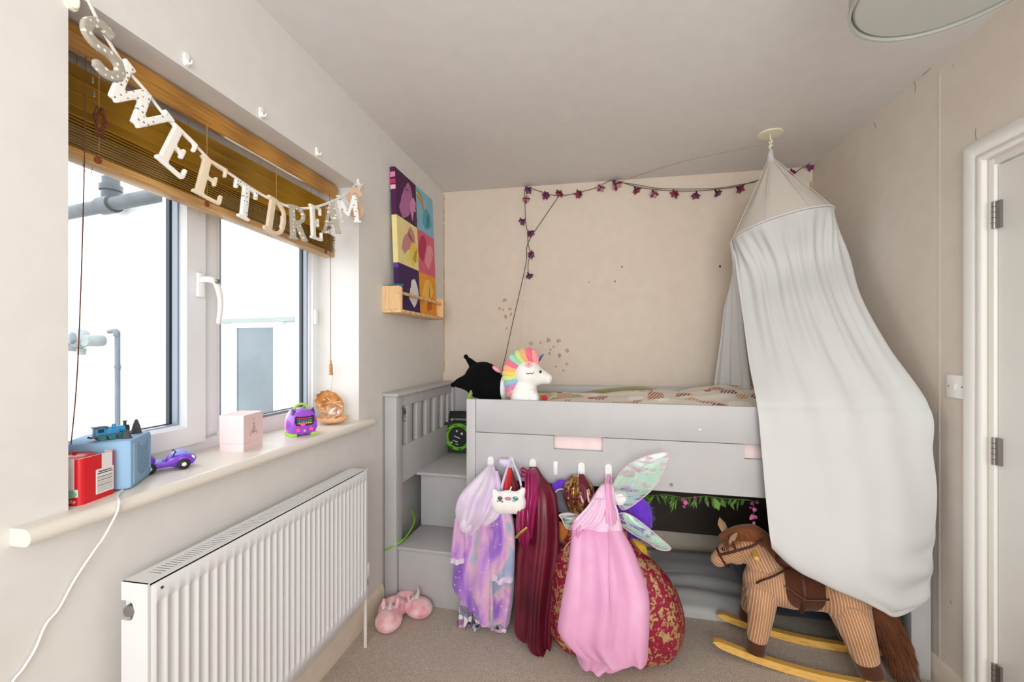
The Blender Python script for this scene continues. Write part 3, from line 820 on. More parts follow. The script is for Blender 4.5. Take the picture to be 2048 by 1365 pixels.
# long sides
fu0 = 0.437
bp('post', (fu0, 0.0, 0.0), (fu0 + 0.046, 0.055, 1.045))
bp('post', (BL - 0.066, 0.0, 0), (BL, 0.066, 1.046))
bp('post', (BL - 0.066, BW - 0.066, 0), (BL, BW, 1.046))
bp('upper_board', (fu0 + 0.047, 0.004, 0.8865), (BL - 0.066, 0.026, 1.045), 0.003)
# lower board with three slots cut into its top edge
def slot_u(px): return onb(px, 890).x
s1a, s1b, s2a = slot_u(1107), slot_u(1206), slot_u(1489)
zt, zb, zl = 0.8845, 0.823, 0.664
out = [(fu0 + 0.047, zl), (BL - 0.066, zl), (BL - 0.066, zt), (s2a + (s1b - s1a), zt), (s2a + (s1b - s1a), zb), (s2a, zb), (s2a, zt), (s1b, zt), (s1b, zb), (s1a, zb), (s1a, zt), (fu0 + 0.047, zt)]
bm = bmesh.new(); prism(bm, out, 0.022, Matrix.Translation((0, 0.004, 0)))
bm.normal_update()
bmesh.ops.triangulate(bm, faces=[f for f in bm.faces if len(f.verts) > 4])
lb = obj('lower_board', bm, M['bed_grey'], bed, False, False)
pz = onb(1343, 971)
obj('bolt', lathe(bmesh.new(), [(0, 0.0), (0.007, 0.0), (0.008, 0.004), (0.008, 0.01), (0, 0.01)], (pz.x, -0.001, pz.z), 'Y', 16), M['chrome'], bed, True, False)
bp('back_rail', (0.066, BW - 0.03, 0.80), (BL - 0.066, BW - 0.006, 1.046))
bp('end_board', (BL - 0.05, 0.066, 0.664), (BL - 0.025, BW - 0.066, 1.045))
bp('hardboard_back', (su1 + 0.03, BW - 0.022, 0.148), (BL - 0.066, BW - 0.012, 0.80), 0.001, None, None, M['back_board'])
for k in range(9):
    u = 0.55 + 0.2 * k
    bp('bed_slat', (u, 0.03, 0.778), (u + 0.07, BW - 0.03, 0.795), 0.001, None, None, M['back_board'])

def wavy_slab(u0, u1, v0, v1, zb, ztop, nu=70, nv=36, edge=0.05):
    """soft slab in bed coordinates with a lumpy top ztop(u, v) and rounded edges"""
    bm = bmesh.new(); T = []; B = []
    for j in range(nv + 1):
        T.append([]); B.append([])
        for i in range(nu + 1):
            a, b = i / nu, j / nv
            u, v = u0 + (u1 - u0) * a, v0 + (v1 - v0) * b
            d = min(u - u0, u1 - u, v - v0, v1 - v); k = min(1, max(0, d / edge)); k = math.sqrt(1 - (1 - k) ** 2)
            z = zb + (ztop(u, v) - zb) * (0.35 + 0.65 * k)
            T[-1].append(bm.verts.new((u, v, z))); B[-1].append(bm.verts.new((u, v, zb)))
    for j in range(nv):
        for i in range(nu):
            bm.faces.new((T[j][i], T[j][i + 1], T[j + 1][i + 1], T[j + 1][i])); bm.faces.new((B[j][i], B[j + 1][i], B[j + 1][i + 1], B[j][i + 1]))
    for i in range(nu):
        bm.faces.new((T[0][i + 1], T[0][i], B[0][i], B[0][i + 1])); bm.faces.new((T[-1][i], T[-1][i + 1], B[-1][i + 1], B[-1][i]))
    for j in range(nv):
        bm.faces.new((T[j][0], T[j + 1][0], B[j + 1][0], B[j][0])); bm.faces.new((T[j + 1][-1], T[j][-1], B[j][-1], B[j + 1][-1]))
    return bm
from mathutils import noise as PN
mat_ = obj('mattress', wavy_slab(0.49, 2.265, 0.032, 0.84, 0.796, lambda u, v: 0.94 + 0.004 * PN.noise((u * 5, v * 5, 1))), M['mattress_pink'], None, True)
me_ = mat_.data; me_.transform(Matrix.Translation(mat_.location)); mat_.matrix_basis = BEDM
tag(mat_, 'pink sheeted mattress showing through the slots of the grey bed', 'mattress')

t = NT('fox_print_duvet')
v1 = t.voronoi(9, rnd=0.9); v2 = t.voronoi(12); nz = t.noise(60, detail=2)
f1 = t.ramp(v1.outputs['Distance'], [(0.42, (1, 1, 1, 1)), (0.46, (0, 0, 0, 1))])
f2 = t.ramp(v2.outputs['Distance'], [(0.22, (1, 1, 1, 1)), (0.26, (0, 0, 0, 1))])
sp = t.n.new('ShaderNodeSeparateColor'); t.l.new(v1.outputs['Color'], sp.inputs[0])
pc = t.ramp(sp.outputs[0], [(0.0, lin('#a5512d')), (0.25, lin('#f3efe6')), (0.38, lin('#8a8c4c')), (0.55, lin('#7d2b2a')), (0.7, lin('#c98b45')), (0.85, lin('#d9cfc0'))], 'CONSTANT')
sp2 = t.n.new('ShaderNodeSeparateColor'); t.l.new(v2.outputs['Color'], sp2.inputs[0])
pc2 = t.ramp(sp2.outputs[1], [(0.0, lin('#b35a34')), (0.3, lin('#d8cdbd')), (0.55, lin('#d8cdbd')), (0.8, lin('#8f3b2c'))], 'CONSTANT')
stripe = t.wave(22, t.mapping((1, 1, 1), (0, 0, 0.6)), dist=2)
fs = t.n.new('ShaderNodeMath'); fs.operation = 'MULTIPLY'; t.l.new(f1, fs.inputs[0]); t.l.new(t.ramp(stripe.outputs['Fac'], [(0.25, (0, 0, 0, 1)), (0.45, (1, 1, 1, 1))]), fs.inputs[1])
c0 = t.mix(f2, lin('#d8cfc2'), pc2); c0 = t.mix(fs.outputs[0], c0, pc)
t.base(c0); t.set(Roughness=0.9); t.b.inputs['Sheen Weight'].default_value = 0.2
M['duvet'] = t.m
M['duvet_green'] = cloth('olive_green_cotton', '#8b8f57', 0.06)
def duv(u, v):
    r = max(0, min(1, (u - 0.7) / 1.2)); b = max(0, min(1, v / 0.5))
    z = 0.995 + 0.040 * r * b + 0.020 * r + 0.022 * PN.noise((u * 3.2, v * 5, 4)) + 0.010 * PN.noise((u * 9, v * 12, 8)) + 0.009 * math.sin(v * 38 + 3 * PN.noise((u * 1.6, v * 2, 21))) + 0.012 * b
    return z
duvet = obj('duvet', wavy_slab(0.62, 2.262, 0.045, 0.77, 0.942, duv, 130, 60, 0.05), M['duvet'], None, True)
duvet.data.transform(Matrix.Translation(duvet.location)); duvet.matrix_basis = BEDM
tag(duvet, 'cream duvet printed with rust and olive woodland motifs on the bed', 'duvet')
def duvg(u, v): return 0.985 + 0.02 * PN.noise((u * 4, v * 4, 14)) + 0.040 * math.exp(-((u - 1.27) / 0.30) ** 2) + 0.02
g_ = obj('turned_back_edge', wavy_slab(0.60, 1.62, 0.70, 0.835, 0.942, duvg, 60, 14, 0.03), M['duvet_green'], duvet, True, False)

# sheet covered mattress on the floor below the bed
M['grey_sheet'] = cloth('pale_grey_sheet', '#b9b9b8', 0.04)
def low(u, v):
    q = max(0, min(1, v - 0.2) / 0.5)
    return 0.062 + 0.018 * PN.noise((u * 3, v * 4, 2)) + 0.006 * math.sin(v * 45 + 3 * PN.noise((u * 2, v * 2, 0))) * (1 if v < 0.5 else 0.3) + 0.02 * q
fl = obj('floor_mattress', wavy_slab(0.55, 1.84, 0.21, 0.80, 0.002, low, 110, 60, 0.14), M['grey_sheet'], None, True)
fl.data.transform(Matrix.Translation(fl.location)); fl.matrix_basis = BEDM
tag(fl, 'thin floor mattress under a rumpled pale grey sheet beneath the bed', 'mattress')

# adhesive hooks along the front board
def hook_bm(h, w, d, bare=False):
    bm = bmesh.new()
    o = [(w / 2 * math.cos(a), h - w / 2 + w / 2 * math.sin(a)) for a in [PI * k / 8 for k in range(9)]] + [(-w / 2, w / 2 * 0.6), (-w * 0.25, 0), (w * 0.25, 0), (w / 2, w / 2 * 0.6)]
    prism(bm, o, d * 0.3); 
    return bm
hooks = [(982, 913, 'on the bed front board holding the lilac gown'), (1022, 915, 'on the bed front board holding the white furry bag'), (1066, 918, 'on the bed front board holding the maroon cape'),
         (1163, 925, 'on the bed front board holding the gold brocade dress'), (1217, 928, 'on the bed front board holding the pink dress')]
def wall_hook(name, label, mtx, h, w, d, m, cat='hook', group=None):
    t_ = thing(name, label, cat, mtx.translation, 0, group)
    bm = hook_bm(h, w, d); bm.transform(mtx @ Matrix.Translation((0, -d * 0.3, 0))); obj('base', bm, m, t_)
    bm = tube([(0, -d * 0.28, h * 0.42), (0, -d * 0.5, h * 0.16), (0, -d * 0.85, h * 0.12), (0, -d, h * 0.32)], lambda q: w * 0.26 * (1 - 0.35 * q), 10, 5, round_ends=True)
    bm.transform(mtx); obj('hook_arm', bm, m, t_)
    return t_
for px, py, lab in hooks:
    q = onb(px, py, 0.0)
    wall_hook('adhesive_hook', 'white adhesive hook ' + lab, BEDM @ Matrix.Translation((q.x, 0.004, q.z - 0.072)), 0.072, 0.030, 0.035, M['plastic'], 'hook', 'adhesive hooks on the bed')
q = onb(1111, 924, 0.0)
tp = obj('adhesive_strip', (lambda b: (b.transform(BEDM @ Matrix.Translation((q.x, 0.0015, q.z - 0.062))), b)[1])(box((-0.009, 0, 0), (0.009, 0.0025, 0.062), None, 0.001)), M['plastic'])
tag(tp, 'bare white adhesive strip on the bed front between cape and brocade dress', 'strip')
q = onb(1400, 860, 0.0)
chip_ = obj('bare_patch', (lambda b: (b.transform(BEDM @ Matrix.Translation((q.x, 0.0032, q.z))), b)[1])(ell(bmesh.new(), (0, 0.001, 0), (0.007, 0.0012, 0.003))), M['plastic'], bed)

M['crayon'] = basic('purple_crayon', '#4a4653', 0.8, 0.1, 80)
for pts in ([(806, 816), (806.5, 828), (806, 843), (812, 841)], [(807, 817), (811, 829), (813, 816), (808, 824), (812, 836)], [(812, 817), (810, 826), (814, 822)]):
    bm = tube([on_x(a, b, -0.9965) for a, b in pts], 0.0013, 5, 3); obj('crayon_mark', bm, M['crayon'], bed)
# cable reel on the upper tread
M['black_plastic'] = basic('black_plastic', '#1f2223', 0.45, 0.05, 20)
M['dark_plastic'] = basic('charcoal_plastic', '#2f3233', 0.5, 0.05, 20)
M['lime'] = basic('lime_green_plastic', '#6fbf1f', 0.4, 0.04, 20)
M['print_white'] = basic('white_print', '#dfe3e0', 0.5, 0)
rp = on_z(888, 905, 0.592); rv = (BEDI @ rp).y
reel = thing('cable_reel', 'black cable reel with a lime green ring on the upper bed step', 'cable reel', bw(0.26, rv + 0.05, 0.592), BA)
ru = onb(887, 900, rv).x
rz1 = onb(900, 829, rv).z
rcx, rcz = onb(917, 874, rv).x, onb(917, 874, rv).z
RR = onb(943, 874, rv).x - rcx
def reelbox():
    x0, x1, z0, z1 = ru, 2 * rcx - ru, 0.593, rz1
    c = 0.025
    return [(x0, z0), (x1, z0), (x1, z1 - c), (x1 - c * 1.4, z1), (x0 + c * 1.4, z1), (x0, z1 - c)]
def BEDB(bm): bm.transform(BEDM); return bm
hz0 = rz1 - 0.020
bm = bmesh.new(); prism(bm, [(ru, 0.593), (2 * rcx - ru, 0.593), (2 * rcx - ru, rz1 - 0.055), (ru, rz1 - 0.055)], 0.09, Matrix.Translation((0, rv, 0))); obj('housing', BEDB(bm), M['dark_plastic'], reel, False)
hl = tube([(ru + 0.012, rv + 0.045, rz1 - 0.06), (ru + 0.012, rv + 0.045, rz1 - 0.03), (ru + 0.03, rv + 0.045, rz1 - 0.010), (2 * rcx - ru - 0.03, rv + 0.045, rz1 - 0.010), (2 * rcx - ru - 0.012, rv + 0.045, rz1 - 0.03), (2 * rcx - ru - 0.012, rv + 0.045, rz1 - 0.06)], 0.014, 10, 4, flat=1.8)
obj('carry_handle', BEDB(hl), M['black_plastic'], reel)
ring = obj('ring', BEDB(lathe(bmesh.new(), [(RR * 0.74, -0.012), (RR * 0.80, -0.018), (RR * 0.95, -0.018), (RR, -0.010), (RR, 0.0), (RR * 0.74, 0.0), (RR * 0.74, -0.012)], (rcx, rv, rcz), 'Y', 48)), M['lime'], reel)
for k in range(8):
    a = k * PI / 4 + 0.2
    bm = bmesh.new(); bx(bm, (-RR * 0.13, -0.0006, -RR * 0.035), (RR * 0.13, 0.0006, RR * 0.035)); bm.transform(Matrix.Translation((rcx + RR * 0.875 * math.cos(a), rv - 0.0185, rcz + RR * 0.875 * math.sin(a))) @ Euler((0, -(a + PI / 2), 0)).to_matrix().to_4x4()); obj('grip_slot', BEDB(bm), M['black_plastic'], ring, False)
fc = obj('face', BEDB(lathe(bmesh.new(), [(0, -0.008), (RR * 0.72, -0.008), (RR * 0.74, 0.0), (0, 0.0)], (rcx, rv, rcz), 'Y', 40)), M['black_plastic'], reel)
for (x, z, w, h, a) in ((-0.10, 0.42, 0.14, 0.12, 0.5), (0.28, 0.25, 0.16, 0.16, 0.3), (-0.08, -0.02, 0.5, 0.06, -0.35), (-0.22, -0.32, 0.42, 0.05, -0.3), (-0.5, -0.42, 0.18, 0.08, -0.3), (-0.1, -0.55, 0.22, 0.06, -0.3)):
    bm = bmesh.new(); bx(bm, (-w * RR / 2, -0.0005, -h * RR / 2), (w * RR / 2, 0.0005, h * RR / 2)); bm.transform(Matrix.Translation((rcx + x * RR, rv - 0.0085, rcz + z * RR)) @ Euler((0, -a, 0)).to_matrix().to_4x4()); obj('print', BEDB(bm), M['print_white'], fc, False)
cab = obj('green_cable', tube([on_x(770, 1101, -1.045), on_y(800, 1085, 2.06) + V((0, 0, 0.0)), on_y(815, 1070, 2.13), on_y(829, 1042, 2.26), on_y(832, 1020, 2.33) + V((-0.03, 0, 0))], 0.005, 8, 6), M['lime'])
tag(cab, 'green flex running from behind the bed post up past the steps', 'cable')

# ================================================================== PLUSH TOYS ON THE BED
M['black_plush'] = basic('black_plush', '#0b0b0c', 0.95, 0.1, 60, 0.5, 300, 0.004, sheen=0.02, spec=0.1)
M['white_plush'] = basic('white_plush', '#efeeea', 0.95, 0.02, 30, 0.6, 220, 0.004, sheen=0.4)
M['pink_felt'] = basic('pink_felt', '#e79aa4', 0.9, 0.05, 40)
M['black_gloss'] = basic('black_gloss', '#0a0a0a', 0.15, 0)
YK = 2.20
def k(px, py, dy=0.0): return on_y(px, py, YK + dy)
kp = thing('plush_cushion', 'round black plush cushion with two pointed bobble corners on the bed', 'cushion', k(965, 806))
pr = bmesh.new()
ell(pr, k(966, 762), (0.102, 0.085, 0.100), (0, 0.25, 0))
ell(pr, k(985, 778), (0.085, 0.08, 0.085))
limb(pr, [k(955, 745), k(945, 729), k(934, 717)], [0.055, 0.022, 0.011], 14)
limb(pr, [k(955, 765, -0.01), k(925, 766, -0.02), k(908, 769, -0.03)], [0.075, 0.035, 0.012], 16)
blob('body', pr, M['black_plush'], kp, 0.006, 5)
for a, d in (((932, 714), 0), ((906, 770.5), -0.03)):
    bm = bmesh.new(); ell(bm, k(*a, d), 0.0125); obj('bobble', bm, M['black_plush'], kp)
bm = bmesh.new(); ell(bm, k(1009, 775, 0.0), (0.028, 0.065, 0.07), (0, 0.12, 0)); obj('lining', bm, M['white_plush'], kp)
bm = bmesh.new(); ell(bm, k(993, 739, -0.045), (0.026, 0.012, 0.011), (0.5, 0.62, 0)); obj('patch', bm, M['pink_felt'], kp)

YU = 2.13
def u_(px, py, dy=0.0): return on_y(px, py, YU + dy)
un = thing('plush_unicorn', 'white plush unicorn with a rainbow mane and blue horn on the bed', 'soft toy', u_(1055, 806))
pr = bmesh.new()
ell(pr, u_(1058, 748), (0.069, 0.062, 0.064))
limb(pr, [u_(1062, 752), u_(1080, 754), u_(1094, 757)], [0.058, 0.042, 0.027], 18)
ell(pr, u_(1096, 759), (0.020, 0.026, 0.026))
limb(pr, [u_(1053, 766), u_(1050, 790), u_(1050, 815)], [0.045, 0.068, 0.080], 20)
limb(pr, [u_(1062, 788, -0.040), u_(1068, 798, -0.055), u_(1066, 808, -0.060)], [0.026, 0.026, 0.024], 12)
blob('body', pr, M['white_plush'], un, 0.0055, 4)
RAIN = ['#e66f8c', '#ee9c9c', '#f0b07c', '#eecb6c', '#c8dc86', '#9ed2bc', '#90b9d6', '#978bc2', '#d480b0', '#e87580']
RM = [cloth('mane_' + c[1:], c, 0.08, 0.8, 0.4) for c in RAIN]
mane_px = [(1072, 720, 1068, 706), (1062, 719, 1058, 703), (1053, 720, 1046, 704), (1045, 722, 1036, 708), (1038, 727, 1025, 716), (1033, 733, 1019, 726), (1029, 740, 1014, 737), (1028, 747, 1012, 747), (1028, 755, 1012, 757), (1030, 763, 1015, 768), (1030, 771, 1018, 779), (1029, 778, 1020, 788)]
order = [1, 0, 2, 4, 5, 0, 2, 3, 4, 6, 8, 1]
for (ax, ay, bx_, by), oi in zip(mane_px, order):
    a, b = u_(ax, ay), u_(bx_, by)
    bm = bmesh.new()
    limb(bm, [a.lerp(b, -0.3), a.lerp(b, 0.45), b], [0.015, 0.025, 0.019], 10, 4, 1.3, (0, 1, 0))
    obj('mane_tuft', bm, RM[oi], un)
M['horn'] = basic('blue_glitter_horn', '#2f4f8f', 0.3, 0.35, 150, metallic=0.4)
obj('horn', tube([u_(1073, 723), u_(1087, 709)], lambda q: 0.013 * (1 - q) + 0.002, 14, round_ends=True), M['horn'], un)
bm = bmesh.new(); ell(bm, u_(1081, 744, -0.046), (0.006, 0.004, 0.0075), (0.2, 0.2, 0)); obj('eye', bm, M['black_gloss'], un)
M['pink_flower'] = cloth('pink_felt_flower', '#eeb5b5', 0.05)
bm = bmesh.new()
for i in range(5): ell(bm, u_(1057 + 4.5 * math.cos(i * 1.256 + 0.3), 729 + 4.5 * math.sin(i * 1.256 + 0.3), -0.055), (0.008, 0.004, 0.008), None, 2)
f_ = blob('flower', bm, M['pink_flower'], un, 0.0025, 2)
bm = bmesh.new(); ell(bm, u_(1057, 729, -0.061), 0.0045, None, 2); obj('flower_centre', bm, M['pink_felt'], f_)
M['silver'] = basic('silver_embroidery', '#807c80', 0.3, 0.4, 200, metallic=0.5)
obj('stitching', tube([u_(1052, 747, -0.062), u_(1056, 748.5, -0.063), u_(1060, 747, -0.062), u_(1064, 748, -0.060), u_(1068, 745, -0.056)], 0.0022, 6, 4), M['silver'], un)
# small bright toys behind the board, right of the unicorn
M['toy_red'] = cloth('red_felt', '#c2343f', 0.1); M['toy_green'] = cloth('green_felt', '#7e9a3a', 0.1)
tf = thing('felt_flower_toy', 'little red and green felt flower beside the white unicorn', 'toy', u_(1086, 806))
bm = bmesh.new()
for i in range(5): ell(bm, u_(1088 + 4 * math.cos(i * 1.256), 797 + 3.5 * math.sin(i * 1.256), -0.02), (0.010, 0.006, 0.010), None, 2)
blob('petals', bm, M['toy_red'], tf, 0.003, 1)
bm = bmesh.new(); limb(bm, [u_(1071, 805, -0.02), u_(1078, 800, -0.02), u_(1085, 799, -0.02)], [0.004, 0.009, 0.004], 10, 4); obj('leaf', bm, M['toy_green'], tf)
gt = thing('green_toy', 'small green felt scrap on the bed corner post beside the black cushion', 'toy', on_y(940, 800, 2.06))
bm = bmesh.new(); limb(bm, [on_y(938, 795, 2.06), on_y(941, 789, 2.06), on_y(942, 783, 2.065)], [0.011, 0.010, 0.005], 10, 4); obj('body', bm, M['toy_green'], gt)

# ================================================================== PICTURE LEDGE AND CANVAS
M['pine'] = wood('pale_pine', '#cf9f6b', '#ecc796', (12, 1.2, 12), 0.5, 3)
M['pine_end'] = wood('pale_pine_upright', '#cf9f6b', '#ecc796', (12, 12, 1.0), 0.5, 3)
SY0, SY1, SXF = 2.046, 2.672, -0.957
shelf = thing('picture_ledge', 'pale pine picture ledge with a round rail on the left wall', 'shelf', (XL, (SY0 + SY1) / 2, 1.47))
bx0 = box((XL, SY0, 1.472), (SXF, SY1, 1.488), None, 0.002); obj('base_board', bx0, M['pine'], shelf)
def endboard(y0):
    o = [(XL, 1.488), (SXF, 1.488), (SXF, 1.595)] + [(SXF - 0.012 + 0.012 * math.cos(a), 1.595 + 0.012 * math.sin(a)) for a in (0.5, 1.0, 1.57)] + [(XL, 1.607)]
    bm = bmesh.new(); prism(bm, o, 0.014, Matrix.Translation((0, y0, 0))); return bm
obj('end_board', endboard(SY0), M['pine_end'], shelf); obj('end_board', endboard(SY1 - 0.014), M['pine_end'], shelf)
obj('dowel', tube([(SXF - 0.018, SY0 - 0.004, 1.575), (SXF - 0.018, SY1 + 0.012, 1.575)], 0.0085, 14), M['pine'], shelf)
obj('back_board', box((XL, SY0 + 0.014, 1.488), (XL + 0.008, SY1 - 0.014, 1.53)), M['pine'], shelf, False)
# canvas of six colour fields leaning on the wall
cvy0, cvy1 = 2.118, 2.655
cz0, cz1 = 1.489, 2.243
lean = math.atan2(0.03, cz1 - cz0)
CVM = Matrix.Translation((-0.998, 0, cz0)) @ Matrix.Rotation(-lean, 4, 'Y')
canvas = thing('canvas_print', 'tall canvas of six bright colour squares leaning on the pine ledge', 'picture', (-1.0, (cvy0 + cvy1) / 2, cz0))
M['canvas_back'] = basic('raw_canvas', '#d8d0c2', 0.9, 0.03)
ch = (cz1 - cz0); cw = cvy1 - cvy0; ct = 0.028
def cbox(lo, hi): 
    bm = box(lo, hi); bm.transform(CVM); return bm
obj('stretcher', cbox((-ct, cvy0 + 0.001, 0.001), (-0.002, cvy1 - 0.001, ch - 0.001)), M['canvas_back'], canvas, False)
TILES = [('#4b1648', 0, 2), ('#86b9cf', 1, 2), ('#eadb9a', 0, 1), ('#d6627e', 1, 1), ('#3b1752', 0, 0), ('#e79a2c', 1, 0)]
def swirl(par, pts, rads, col):
    m = M.setdefault('ink' + col, basic('ink_' + col[1:], col, 0.7, 0.05, 20))
    bm = bmesh.new(); sp = smooth_path([V((0.0, cvy0 + cw * a, ch * b)) for a, b in pts], 6); n = len(sp); L, Rr = [], []
    for i, p in enumerate(sp):
        d = (sp[min(n - 1, i + 1)] - sp[max(0, i - 1)]).normalized(); nn = V((0, -d.z, d.y)); x = i / (n - 1) * (len(rads) - 1); j = min(int(x), len(rads) - 2); r = rads[j] * (1 - x + j) + rads[j + 1] * (x - j)
        L.append(p + nn * r); Rr.append(p - nn * r)
    e = V((0.0006 + 0.0003 * (len(par.children) + 1), 0, 0))
    loft(bm, [[l + e, r + e, r, l] for l, r in zip(L, Rr)]); bm.transform(CVM); obj('colour_swirl', bm, m, par, False)
tiles = []
for col, i, j in TILES:
    m = basic('field_' + col[1:], col, 0.75, 0.05, 18)
    y0, y1 = cvy0 + cw * i / 2, cvy0 + cw * (i + 1) / 2; z0, z1 = ch * j / 3, ch * (j + 1) / 3
    tiles.append(obj('colour_field', cbox((-ct, y0, z0), (0, y1, z1)), m, canvas, False))
swirl(tiles[0], [(0.10, 0.70), (0.22, 0.78), (0.30, 0.90), (0.26, 0.94)], [0.03, 0.06, 0.05, 0.02], '#b06a9e')
swirl(tiles[0], [(0.44, 0.70), (0.40, 0.80), (0.45, 0.87)], [0.03, 0.04, 0.02], '#d58ab8')
swirl(tiles[0], [(0.40, 0.68), (0.45, 0.73), (0.44, 0.78)], [0.015, 0.03, 0.01], '#4b2a40')
for n_, c_ in enumerate(('#3c8a58', '#e3c84a', '#d9743c')): swirl(tiles[1], [(0.52, 0.965 - 0.014 * n_), (0.66, 0.93 - 0.014 * n_), (0.72, 0.84 - 0.01 * n_)], [0.008, 0.010, 0.008], c_)
swirl(tiles[1], [(0.70, 0.72), (0.80, 0.80), (0.88, 0.74)], [0.03, 0.06, 0.03], '#4f9db4')
swirl(tiles[2], [(0.12, 0.43), (0.20, 0.50), (0.34, 0.56), (0.28, 0.62)], [0.02, 0.04, 0.05, 0.02], '#c98a84')
swirl(tiles[2], [(0.28, 0.37), (0.40, 0.46), (0.44, 0.40)], [0.03, 0.06, 0.03], '#e9d05a')
swirl(tiles[3], [(0.56, 0.44), (0.64, 0.56), (0.72, 0.62)], [0.04, 0.05, 0.02], '#b22a4e')
swirl(tiles[3], [(0.74, 0.40), (0.84, 0.52), (0.94, 0.56)], [0.03, 0.05, 0.02], '#e78f9f')
swirl(tiles[4], [(0.28, 0.07), (0.36, 0.16), (0.34, 0.25)], [0.04, 0.06, 0.02], '#dfe0e4')
swirl(tiles[5], [(0.62, 0.10), (0.76, 0.22), (0.86, 0.17)], [0.04, 0.06, 0.03], '#f0c04e')
swirl(tiles[5], [(0.70, 0.06), (0.84, 0.10)], [0.025, 0.03], '#c9661e')
# wrapped bands on the left edge of the canvas
for z0, z1, col in ((0.93, 0.965, '#e07fae'), (0.885, 0.915, '#c92a63'), (0.845, 0.875, '#f0b9c2'), (0.30, 0.332, '#5d3f9a')):
    m = M.setdefault('ink' + col, basic('ink_' + col[1:], col, 0.7, 0.05, 20))
    obj('edge_band', cbox((-ct, cvy0 - 0.0006, ch * z0), (0.0004, cvy0 + 0.0004, ch * z1)), m, canvas, False)
M['teal_fur'] = cloth('teal_toy_hair', '#2b7f95', 0.2, 0.7)
toy = thing('teal_haired_toy', 'tiny toy with teal hair at the near end of the pine ledge', 'toy', (-1.0, 2.085, 1.489))
M['toy_dark'] = basic('dark_toy_body', '#2a3338', 0.6, 0.1)
pr = bmesh.new(); limb(pr, [(-0.992, 2.085, 1.490), (-0.992, 2.085, 1.56), (-0.992, 2.085, 1.598)], [0.014, 0.018, 0.015], 12); blob('body', pr, M['toy_dark'], toy, 0.003, 2)
bm = bmesh.new()
for i in range(14):
    a = i * 2.4; r = 0.022 * math.sqrt(i / 14)
    tb(bm, [(-0.992, 2.085, 1.603), (-0.992 + r * math.cos(a), 2.085 + r * math.sin(a), 1.618), (-0.992 + 1.5 * r * math.cos(a), 2.085 + 1.5 * r * math.sin(a), 1.612)], lambda q: 0.005 * (1 - 0.6 * q), 6, 3)
hh = obj('hair', bm, M['teal_fur'], toy); hh['kind'] = 'stuff'
toy2 = thing('teal_pompom', 'small teal pompom on the pine ledge against the wall', 'pompom', (-1.04, 2.085, 1.489))
bm = bmesh.new()
for i in range(26):
    a = i * 2.4; zz = 1 - 2 * (i + 0.5) / 26; r = math.sqrt(1 - zz * zz)
    d = V((r * math.cos(a), r * math.sin(a), zz)); c = V((-1.036, 2.083, 1.606)); tb(bm, [c, c + d * 0.015], lambda q: 0.003 * (1 - 0.7 * q), 5)
hh = obj('fibres', bm, M['teal_fur'], toy2); hh['kind'] = 'stuff'
obj('stick', tube([(-1.036, 2.083, 1.489), (-1.036, 2.083, 1.604)], 0.002, 6), M['toy_dark'], toy2)

# ================================================================== WALL HOOKS ABOVE THE WINDOW AND LETTER BUNTING
WM = Matrix(((0, -1, 0, 0), (1, 0, 0, 0), (0, 0, 1, 0), (0, 0, 0, 1)))     # hook front (-y) faces +x into the room
for i, (px, py, lab) in enumerate([(371, 120, 'nearest of the three empty hooks above the window'), (521, 226, 'middle of the three empty hooks above the window'), (633, 304, 'farthest of the three empty hooks above the window'), (716, 366, 'holding the far end of the letter bunting')]):
    p = on_x(px, py, XL)
    wall_hook('wall_hook', 'small white stick-on hook, ' + lab, Matrix.Translation(p + V((0, 0, -0.016))) @ WM, 0.034, 0.013, 0.020, M['plastic'], 'hook', 'stick-on hooks above the window')
p = on_x(143, 22, XL)
M['cream_plastic'] = basic('cream_plastic', '#f0ecd2', 0.35, 0.02)
wall_hook('corner_hook', 'cream hook on the near top corner of the window opening', Matrix.Translation(p + V((0.0, -0.002, 0.0))) @ WM, 0.05, 0.022, 0.02, M['cream_plastic'], 'hook')

